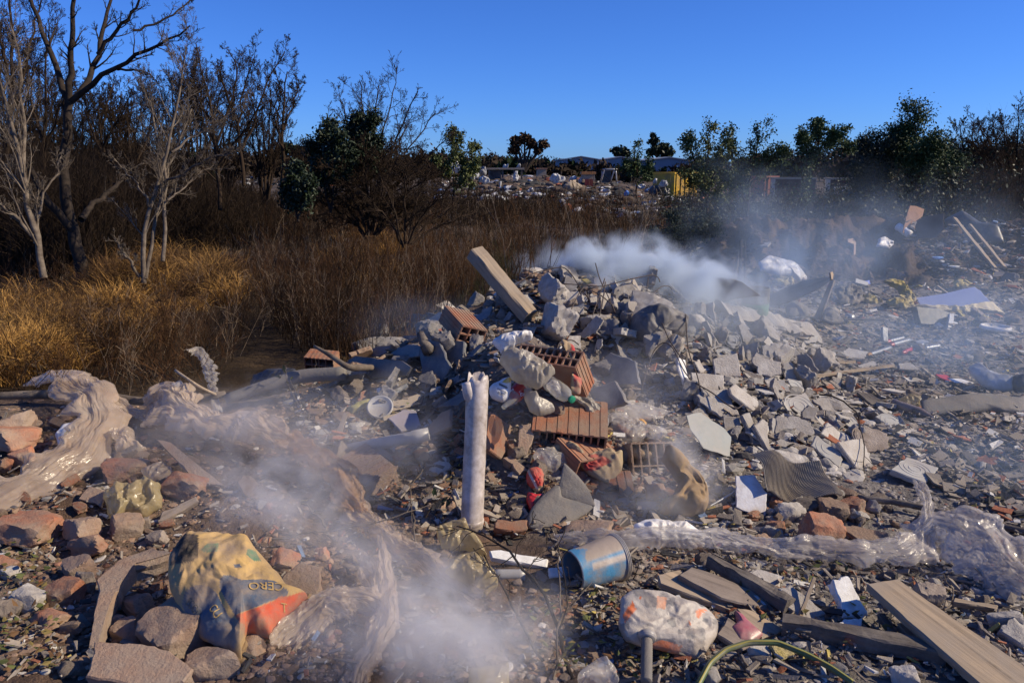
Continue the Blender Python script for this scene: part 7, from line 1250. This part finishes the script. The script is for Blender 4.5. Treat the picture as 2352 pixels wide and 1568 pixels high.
scatter([(600, 1180), (1000, 1230), (1180, 1290), (1500, 1560), (560, 1560), (720, 1400)], 48, [('stone', BRICKD), ('brick', BRICKD), ('slab', BRICKD), ('splinter', WOODG)], 14, 46, .4, 'rubble round the bottom smoke')
scatter([(1480, 1340), (1700, 1270), (2080, 1290), (2352, 1420), (2352, 1560), (1500, 1560)], 62, [('splinter', WOODG), ('splinter', WOODP), ('stone', STONE), ('slab', CONC), ('splinter', WOODD), ('stone', CONC)], 16, 50, .3, 'splinters and stones among the planks')
scatter([(1640, 1090), (1750, 1180), (1960, 1130), (2150, 1180), (2100, 1250), (1700, 1240)], 55, [b_, ('stone', STONE), ('brick', BRICKD), ('stone', CONC), ('splinter', WOODG)], 14, 42, .4, 'brick bits between the fluted cardboard and the film rope')
scatter([(1980, 800), (2352, 720), (2352, 1000), (2150, 960), (2050, 900)], 70, [('slab', CONC), ('slab', PAVER), ('stone', STONE), ('splinter', WOODG), ('slab', BRICKD), ('lump', CONC)], 11, 40, .15, 'fragments scattered over the ash at right')
scatter([(2020, 1000), (2352, 1010), (2352, 1330), (2200, 1230), (2080, 1100)], 55, [('stone', STONE), ('stone', CONC), b_, ('slab', CONC), ('brick', BRICKD)], 11, 30, .2, 'stones on the gravel at right')
scatter([(1700, 560), (1980, 640), (2352, 640), (2352, 720), (1950, 790), (1760, 740)], 55, [('slab', CONCD), ('lump', CONCD), ('splinter', WOODD), ('slab', CONC), ('lump', STONE)], 11, 36, .4, 'burnt debris between the heap and the soil mound')
scatter([(800, 810), (950, 740), (1080, 720), (1075, 980), (940, 1020), (840, 960)], 40, [('slab', GREYSHADE), ('slab', CONCD), ('slab', BRICKD), ('slab', CONCD), ('lump', CONCD)], 34, 105, .35, 'broad dark pieces stacked left of the standing pipe', .02, -1)
scatter([(1130, 720), (1300, 690), (1480, 720), (1560, 830), (1360, 840), (1180, 760)], 34, [('slab', CONC), ('slab', CONCD), ('lump', CONC), ('slab', PAVER)], 30, 95, .6, 'large broken slabs behind the tied bags', .03, .3)
sl = sorted([r for r in PENDING if r[1] == 'slab'], key=lambda r: -r[0]['px'])[296:]     # past 300 of a kind: the smallest go into one mass
if sl:
    bm = bmesh.new(); mts = []
    for r in sl:
        o = r[0]; t_ = bmesh.new(); t_.from_mesh(o.data); t_.transform(o.matrix_world); mm = o.data.materials[0]
        if mm not in mts: mts.append(mm)
        vm = {v: bm.verts.new(v.co) for v in t_.verts}
        for fc in t_.faces: nf = bm.faces.new([vm[v] for v in fc.verts]); nf.material_index = mts.index(mm)
        t_.free(); bpy.data.objects.remove(o)
    me = bpy.data.meshes.new('rubble'); bm.to_mesh(me); bm.free()
    for mm in mts: me.materials.append(mm)
    tag(link('rubble', me), kind='stuff'); gone = {id(r) for r in sl}; PENDING = [r for r in PENDING if id(r) not in gone]
for r in PENDING: del r[0]['px']
used = {}
rows = []
for o, kind, mn, size, tl, u, v in PENDING:
    best = min(LANDS, key=lambda l: (l[1] - u) ** 2 + 1.6 * (l[2] - v) ** 2); dx, dy = u - best[1], v - best[2]
    rel = ('right of' if dx > 0 else 'left of') if abs(dx) > abs(dy) * 1.3 else ('in front of' if dy > 0 else 'behind')
    pose = 'flat' if tl < .3 else 'tilted' if tl < .75 else 'tipped'
    rows.append((f'{pose} {size} {CN[mn]} {SP_[kind][1]} {rel} the {best[0]}', dx * dx + dy * dy, o))
for lab, dd, o in sorted(rows, key=lambda r: r[1]):
    k = used.get(lab, 0); used[lab] = k + 1; o['label'] = (ORD[min(k, 15)] + ('nearest ' if k else '') + lab)
# ---------------------------------------------------------------- grit, gravel and fallen leaves
def gravel(name, m, regions, col):
    Vs, Fs, Cs, o = [], [], [], 0
    shapes = {s: [rock((1, .8, .22 + .1 * (i % 5)), 4, .10, s, i % 2 == 0) for i in range(8)] for s in (1, 2)}
    for poly, n, lo, hi in regions:
        uv = inside(poly, n); p, t = Gs(uv[:, 0], uv[:, 1]); kp = fbm(p[:, 0] * 2.2, p[:, 1] * 2.2, 0, 131, 3) + RNG.normal(0, .3, n) > -.25; uv, p, t = uv[kp], p[kp], t[kp]; n = len(p); p[:, 2] = H(p[:, 0], p[:, 1]); s = lo * (hi / lo) ** (RNG.random(n) ** 3.4) * np.maximum(1, np.interp(t, [4, 12], [1, 1.6])); sh = RNG.integers(0, 8, n)
        yaw = RNG.uniform(0, 6.28, n); ca, sa = np.cos(yaw), np.sin(yaw); tint = col(p) * RNG.uniform(.6, 1.35, (n, 1))
        for lod, sel in ((1, s < lo * 2.6), (2, s >= lo * 2.6)):
            for k in range(8):
                i = np.where(sel & (sh == k))[0]
                if not len(i): continue
                V, Fc = shapes[lod][k]; W = V[None] * s[i, None, None] * RNG.uniform(.7, 1.3, (len(i), 1, 3)); x = W[..., 0] * ca[i, None] - W[..., 1] * sa[i, None]; y = W[..., 0] * sa[i, None] + W[..., 1] * ca[i, None]
                W = np.stack([x, y, W[..., 2]], -1) + p[i, None] + np.array([0, 0, 1.]) * (s[i, None, None] * .02); m_ = len(V)
                Vs.append(W.reshape(-1, 3)); Fs.append((Fc[None] + (np.arange(len(i)) * m_)[:, None, None]).reshape(-1, 3) + o); o += len(i) * m_; Cs.append(np.repeat(tint[i], m_, 0))
    tag(put(name, np.concatenate(Vs), np.concatenate(Fs), m, cols=np.concatenate(Cs)), kind='stuff')
GRV = M('gravel_bits', (1, 1, 1), None, 9, .95, .6, 90, .15, attr=True)
def gcol(p):
    a = lerp3(np.array([.23, .155, .11]), np.array([.27, .24, .215]), sst(-.8, 1.2, p[:, 0] + RNG.normal(0, .5, len(p)))); r = RNG.random(len(p)); a[r < .09] = (.28, .145, .10); a[r > .95] = (.40, .37, .34); return a
gravel('gravel', GRV, [([(0, 900), (520, 950), (640, 900), (900, 830), (1080, 860), (1100, 1250), (1500, 1568), (0, 1568)], 22000, .005, .05), ([(1080, 860), (1300, 700), (1450, 600), (1650, 650), (1920, 800), (2050, 1050), (1700, 1240), (1120, 1240)], 12000, .006, .06),
                       ([(1640, 1140), (2060, 1040), (2352, 950), (2352, 1568), (1400, 1568), (1200, 1250)], 18000, .005, .045), ([(1900, 800), (2352, 700), (2352, 1060), (2060, 1060)], 14000, .005, .05), ([(1650, 660), (2352, 650), (2352, 720), (1900, 800)], 6000, .008, .06)], gcol)
def lcol(p): return np.array([[.13, .07, .03], [.16, .12, .04], [.09, .10, .03]])[RNG.integers(0, 3, len(p))]
uv = np.concatenate([inside([(0, 1240), (140, 1240), (150, 1568), (0, 1568)], 260), inside([(1640, 1280), (1960, 1280), (2050, 1480), (1700, 1480)], 90), inside([(1200, 1380), (1500, 1380), (1560, 1568), (1250, 1568)], 160), inside([(700, 1000), (1050, 900), (1060, 1150)], 60)])
p, t = Gs(uv[:, 0], uv[:, 1]); p[:, 2] = H(p[:, 0], p[:, 1]) + RNG.uniform(.01, .07, len(p)); N = len(p); d = unit(RNG.normal(0, 1, (N, 3)) * np.array([1, 1, .35])); s = RNG.uniform(.018, .045, (N, 1)); wv_ = unit(np.cross(d, np.array([0, 0, 1.]) + RNG.normal(0, .4, (N, 3)))) * s * .3; nz_ = np.cross(d, wv_) * .35
V = np.stack([p, p + d * s * .4 + wv_ + nz_, p + d * s, p + d * s * .4 - wv_ + nz_], 1).reshape(-1, 3); i = np.arange(N * 4).reshape(N, 4)
tag(put('fallen_leaves', V, np.concatenate([i[:, [0, 1, 2]], i[:, [0, 2, 3]]]), GRASS, cols=np.repeat(lcol(p), 4, 0)), kind='stuff')

def pcol(p):
    r = RNG.random(len(p)); a = lerp3(np.array([.26, .245, .225]), np.array([.42, .39, .355]), RNG.random(len(p))); lf = (p[:, 0] < .9) & (r < .6); a[lf] = lerp3(np.array([.20, .12, .08]), np.array([.28, .20, .145]), RNG.random(lf.sum())); a[(r > .90)] = (.12, .11, .105); a[(r > .955)] = (.30, .115, .065); return a
gravel('rubble', GRV, [([(1090, 690), (1220, 620), (1450, 595), (1640, 650), (1920, 800), (2060, 1020), (1960, 1100), (1700, 1080), (1560, 900), (1300, 760)], 4200, .028, .11), ([(640, 890), (900, 800), (1090, 690), (1300, 760), (1560, 900), (1700, 1080), (1700, 1220), (1300, 1230), (1000, 1240), (800, 1120)], 4600, .022, .09), ([(1250, 1260), (2000, 1240), (2352, 1350), (2352, 1568), (1480, 1568)], 1500, .018, .06), ([(0, 950), (500, 960), (640, 1100), (600, 1300), (380, 1568), (0, 1568)], 1100, .018, .06)], pcol)
def shards(name, m, regions, col):
    Vs, Cs = [], []
    for poly, n, lo, hi, asp in regions:
        uv = inside(poly, n); p, t = Gs(uv[:, 0], uv[:, 1]); p[:, 2] = H(p[:, 0], p[:, 1]) + RNG.uniform(.004, .04, n); s = lo * (hi / lo) ** (RNG.random(n) ** 2); nn = unit(np.stack([RNG.normal(0, .35, n), RNG.normal(-.1, .35, n), np.ones(n)], -1)); d = unit(np.cross(nn, RNG.normal(0, 1, (n, 3)))); e = np.cross(nn, d) * (asp * RNG.uniform(.5, 1.5, (n, 1))); s = s[:, None]; th = nn * (.004 + s * .05)
        q = [p + s * (d * a + e * b_) for a, b_ in ((-.5, -.4), (.45, -.5), (.55, .35), (-.4, .5))]; top = [x * 1 + nn * s * RNG.normal(0, .05, (n, 1)) for x in q]; Vs.append(np.stack(top + [x - th for x in top], 1).reshape(-1, 3)); Cs.append(np.repeat(col(n), 8, 0))
    V = np.concatenate(Vs); i = np.arange(len(V)).reshape(-1, 8); q = np.concatenate([i[:, k] for k in ([0, 1, 2, 3], [7, 6, 5, 4], [0, 4, 5, 1], [1, 5, 6, 2], [2, 6, 7, 3], [3, 7, 4, 0])]); tag(put(name, V, q, m, cols=np.concatenate(Cs)), kind='stuff')
def lit(n):
    r = RNG.random(n); a = lerp3(np.array([.17, .145, .12]), np.array([.34, .29, .24]), RNG.random(n)); a[r < .08] = (.52, .50, .47); a[(r > .16) & (r < .30)] = (.07, .065, .06); a[(r > .30) & (r < .36)] = (.30, .12, .07); a[(r > .36) & (r < .365)] = (.14, .2, .32); a[(r > .375) & (r < .39)] = (.45, .36, .12); return a
shards('litter', GRV, [([(640, 890), (900, 800), (1090, 690), (1300, 760), (1560, 900), (1700, 1080), (1700, 1220), (1300, 1230), (1000, 1240), (800, 1120)], 2400, .02, .13, .35), ([(1090, 690), (1220, 620), (1450, 595), (1640, 650), (1920, 800), (2060, 1020), (1700, 1080), (1560, 900), (1300, 760)], 1300, .03, .16, .5), ([(1250, 1230), (2000, 1220), (2352, 1330), (2352, 1568), (1400, 1568)], 1800, .015, .11, .22),
    ([(1900, 800), (2352, 690), (2352, 1250), (2060, 1060)], 2200, .02, .13, .5), ([(1640, 660), (2352, 640), (2352, 720), (1900, 800)], 1500, .03, .22, .4), ([(0, 950), (500, 960), (640, 1100), (900, 1250), (1100, 1568), (0, 1568)], 1200, .012, .07, .35), ([(2060, 520), (2352, 480), (2352, 660), (2150, 640)], 900, .03, .3, .4)], lit)
def dcol(p):
    r = RNG.random(len(p)); a = np.full((len(p), 3), .055); a[r < .46] = (.12, .09, .07); a[(r > .46) & (r < .58)] = (.52, .52, .51); a[(r > .58) & (r < .64)] = (.36, .36, .4); a[(r > .64) & (r < .67)] = (.34, .12, .07); a[(r > .67) & (r < .69)] = (.12, .22, .45); return a
gravel('debris', GRV, [([(985, 430), (1040, 385), (1300, 400), (1480, 405), (1720, 415), (1740, 470), (1560, 480), (1500, 500), (1300, 500), (1290, 460), (1000, 460)], 9000, .05, .42), ([(560, 385), (640, 372), (760, 375), (760, 430), (560, 425)], 2200, .08, .6), ([(1640, 450), (1980, 450), (2352, 450), (2352, 520), (2100, 500), (1720, 500)], 4000, .02, .13), ([(2100, 560), (2352, 540), (2352, 680), (2200, 640)], 1500, .015, .10)], dcol)
def scol(p): return lerp3(np.array([.07, .048, .036]), np.array([.15, .105, .078]), RNG.random(len(p)))
gravel('soil_clods', GRV, [([(1640, 560), (1720, 490), (2000, 480), (2352, 500), (2352, 640), (1950, 660), (1700, 640)], 7000, .01, .06)], scol)
# ---------------------------------------------------------------- smoke: closed bodies of drifting scattering gas
SPH = None
def smoke(label, u, v, d, radii, dens, col, nscale, thr=.42, gain=3.0, rz=0.0, ry=0.0, soft=1.15, seed=0.0, stretch=(1, 1, 1), rough=.62):
    global SPH
    if SPH is None: V, Fc = ICO[3]; SPH = (unit(V) * 1.0, Fc)
    m = bpy.data.materials.new('smoke'); m.use_nodes = True; n = m.node_tree.nodes; L = m.node_tree.links; n.clear()
    out = n.new('ShaderNodeOutputMaterial'); pv = n.new('ShaderNodeVolumePrincipled'); L.new(pv.outputs[0], out.inputs['Volume']); pv.inputs['Color'].default_value = (*col, 1); pv.inputs['Anisotropy'].default_value = .15
    tc = n.new('ShaderNodeTexCoord'); mp = n.new('ShaderNodeMapping'); mp.inputs['Scale'].default_value = tuple(r * nscale * s for r, s in zip(radii, stretch)); mp.inputs['Location'].default_value = (seed * 7.3, seed * 3.1, seed * 5.7); L.new(tc.outputs['Object'], mp.inputs['Vector'])
    nz = n.new('ShaderNodeTexNoise'); nz.inputs['Scale'].default_value = 1.0; nz.inputs['Detail'].default_value = 6; nz.inputs['Roughness'].default_value = rough; nz.inputs['Distortion'].default_value = .8; L.new(mp.outputs[0], nz.inputs['Vector'])
    ln = n.new('ShaderNodeVectorMath'); ln.operation = 'LENGTH'; L.new(tc.outputs['Object'], ln.inputs[0])
    def math_(op, a, b=None, clamp=False):
        q = n.new('ShaderNodeMath'); q.operation = op; q.use_clamp = clamp
        for k, s in enumerate((a, b)):
            if s is None: continue
            if isinstance(s, (int, float)): q.inputs[k].default_value = s
            else: L.new(s, q.inputs[k])
        return q.outputs[0]
    fall = math_('POWER', math_('SUBTRACT', 1.0, ln.outputs['Value'], True), soft)
    # the threshold rises toward the rim, so the outline breaks into wisps instead of ending on the ellipsoid
    t = math_('ADD', thr - .16, math_('MULTIPLY', ln.outputs['Value'], .30)); w_ = math_('MULTIPLY', math_('SUBTRACT', nz.outputs[0], t), gain, True)
    L.new(math_('MULTIPLY', math_('MULTIPLY', w_, fall), dens), pv.inputs['Density'])
    o = link('smoke', mesh_np('smoke', SPH[0], SPH[1], m)); o.location = D(u, v, d); o.scale = radii; o.rotation_euler = (0, ry, rz); tag(o, None, None, None, 'stuff'); return o
BLU, DRF, GRY = (.78, .88, 1.0), (.60, .77, 1.0), (.985, .98, .975)
smoke('top', 1460, 628, 6.75, (1.30, .75, .44), 24, BLU, 2.7, .50, 4.2, seed=1, ry=.03)
smoke('top', 1340, 612, 6.75, (.75, .55, .38), 20, BLU, 3.6, .50, 4.2, seed=2)
smoke('top', 1620, 672, 6.7, (1.2, .65, .46), 9, BLU, 2.5, .48, 3.6, seed=3, ry=.2)
smoke('drift', 1800, 600, 9.2, (2.3, 1.1, .95), 1.24, DRF, 1.4, .44, 3, seed=4, ry=-.12)
smoke('drift', 2030, 570, 11.0, (4.0, 1.7, 1.4), .42, DRF, .9, .41, 3, seed=5)
smoke('drift', 1720, 470, 13.5, (1.8, 1.1, 1.3), 0.61, DRF, 1.1, .43, 3, seed=6, ry=-.3)
smoke('drift', 2150, 780, 6.9, (3.2, 2.1, 1.0), .55, DRF, .8, .38, 3, seed=7)
smoke('drift', 2280, 1060, 4.6, (1.3, .9, .55), .5, DRF, 1.4, .40, 3, seed=18)
smoke('hollow', 1400, 905, 4.8, (.75, .45, .45), 2.70, (.90, .93, 1), 3.2, .44, 3, seed=8)
smoke('hollow', 1570, 1070, 4.15, (.48, .33, .36), 9.60, GRY, 4.2, .47, 3.4, seed=9, ry=.4)
smoke('basin', 800, 1000, 4.25, (1.15, .5, .46), 3.4, GRY, 2.5, .42, 3, seed=10, ry=-.05)
smoke('basin', 640, 1150, 3.4, (.60, .36, .42), 9.00, GRY, 3.8, .45, 3.4, seed=11, rough=.68)
smoke('basin', 590, 970, 4.3, (.7, .42, .36), 3.38, GRY, 3.0, .44, 3, seed=12)
smoke('foot', 870, 1300, 3.05, (.70, .36, .34), 5.28, GRY, 3.6, .44, 3, seed=13, ry=.3)
smoke('foot', 1020, 1430, 2.70, (.56, .32, .34), 12, GRY, 4.6, .45, 3.4, seed=14, ry=.15)
smoke('foot', 1090, 1520, 2.48, (.42, .26, .26), 9, GRY, 5.2, .45, 3.4, seed=15)
smoke('foot', 740, 1480, 2.7, (.48, .28, .24), 4.32, GRY, 4.4, .45, 3, seed=16)
smoke('foot', 1480, 1160, 3.7, (.6, .3, .28), 2.40, GRY, 3.8, .45, 3, seed=17)
smoke('crest', 1640, 740, 6.1, (1.7, .8, .60), 1.5, BLU, 1.5, .42, 3, seed=19)
smoke('flank', 1020, 760, 5.6, (.9, .6, .45), .7, DRF, 1.8, .42, 3, seed=20)
smoke('left', 380, 1010, 4.1, (.9, .5, .35), 1.3, GRY, 2.4, .43, 3, seed=21)
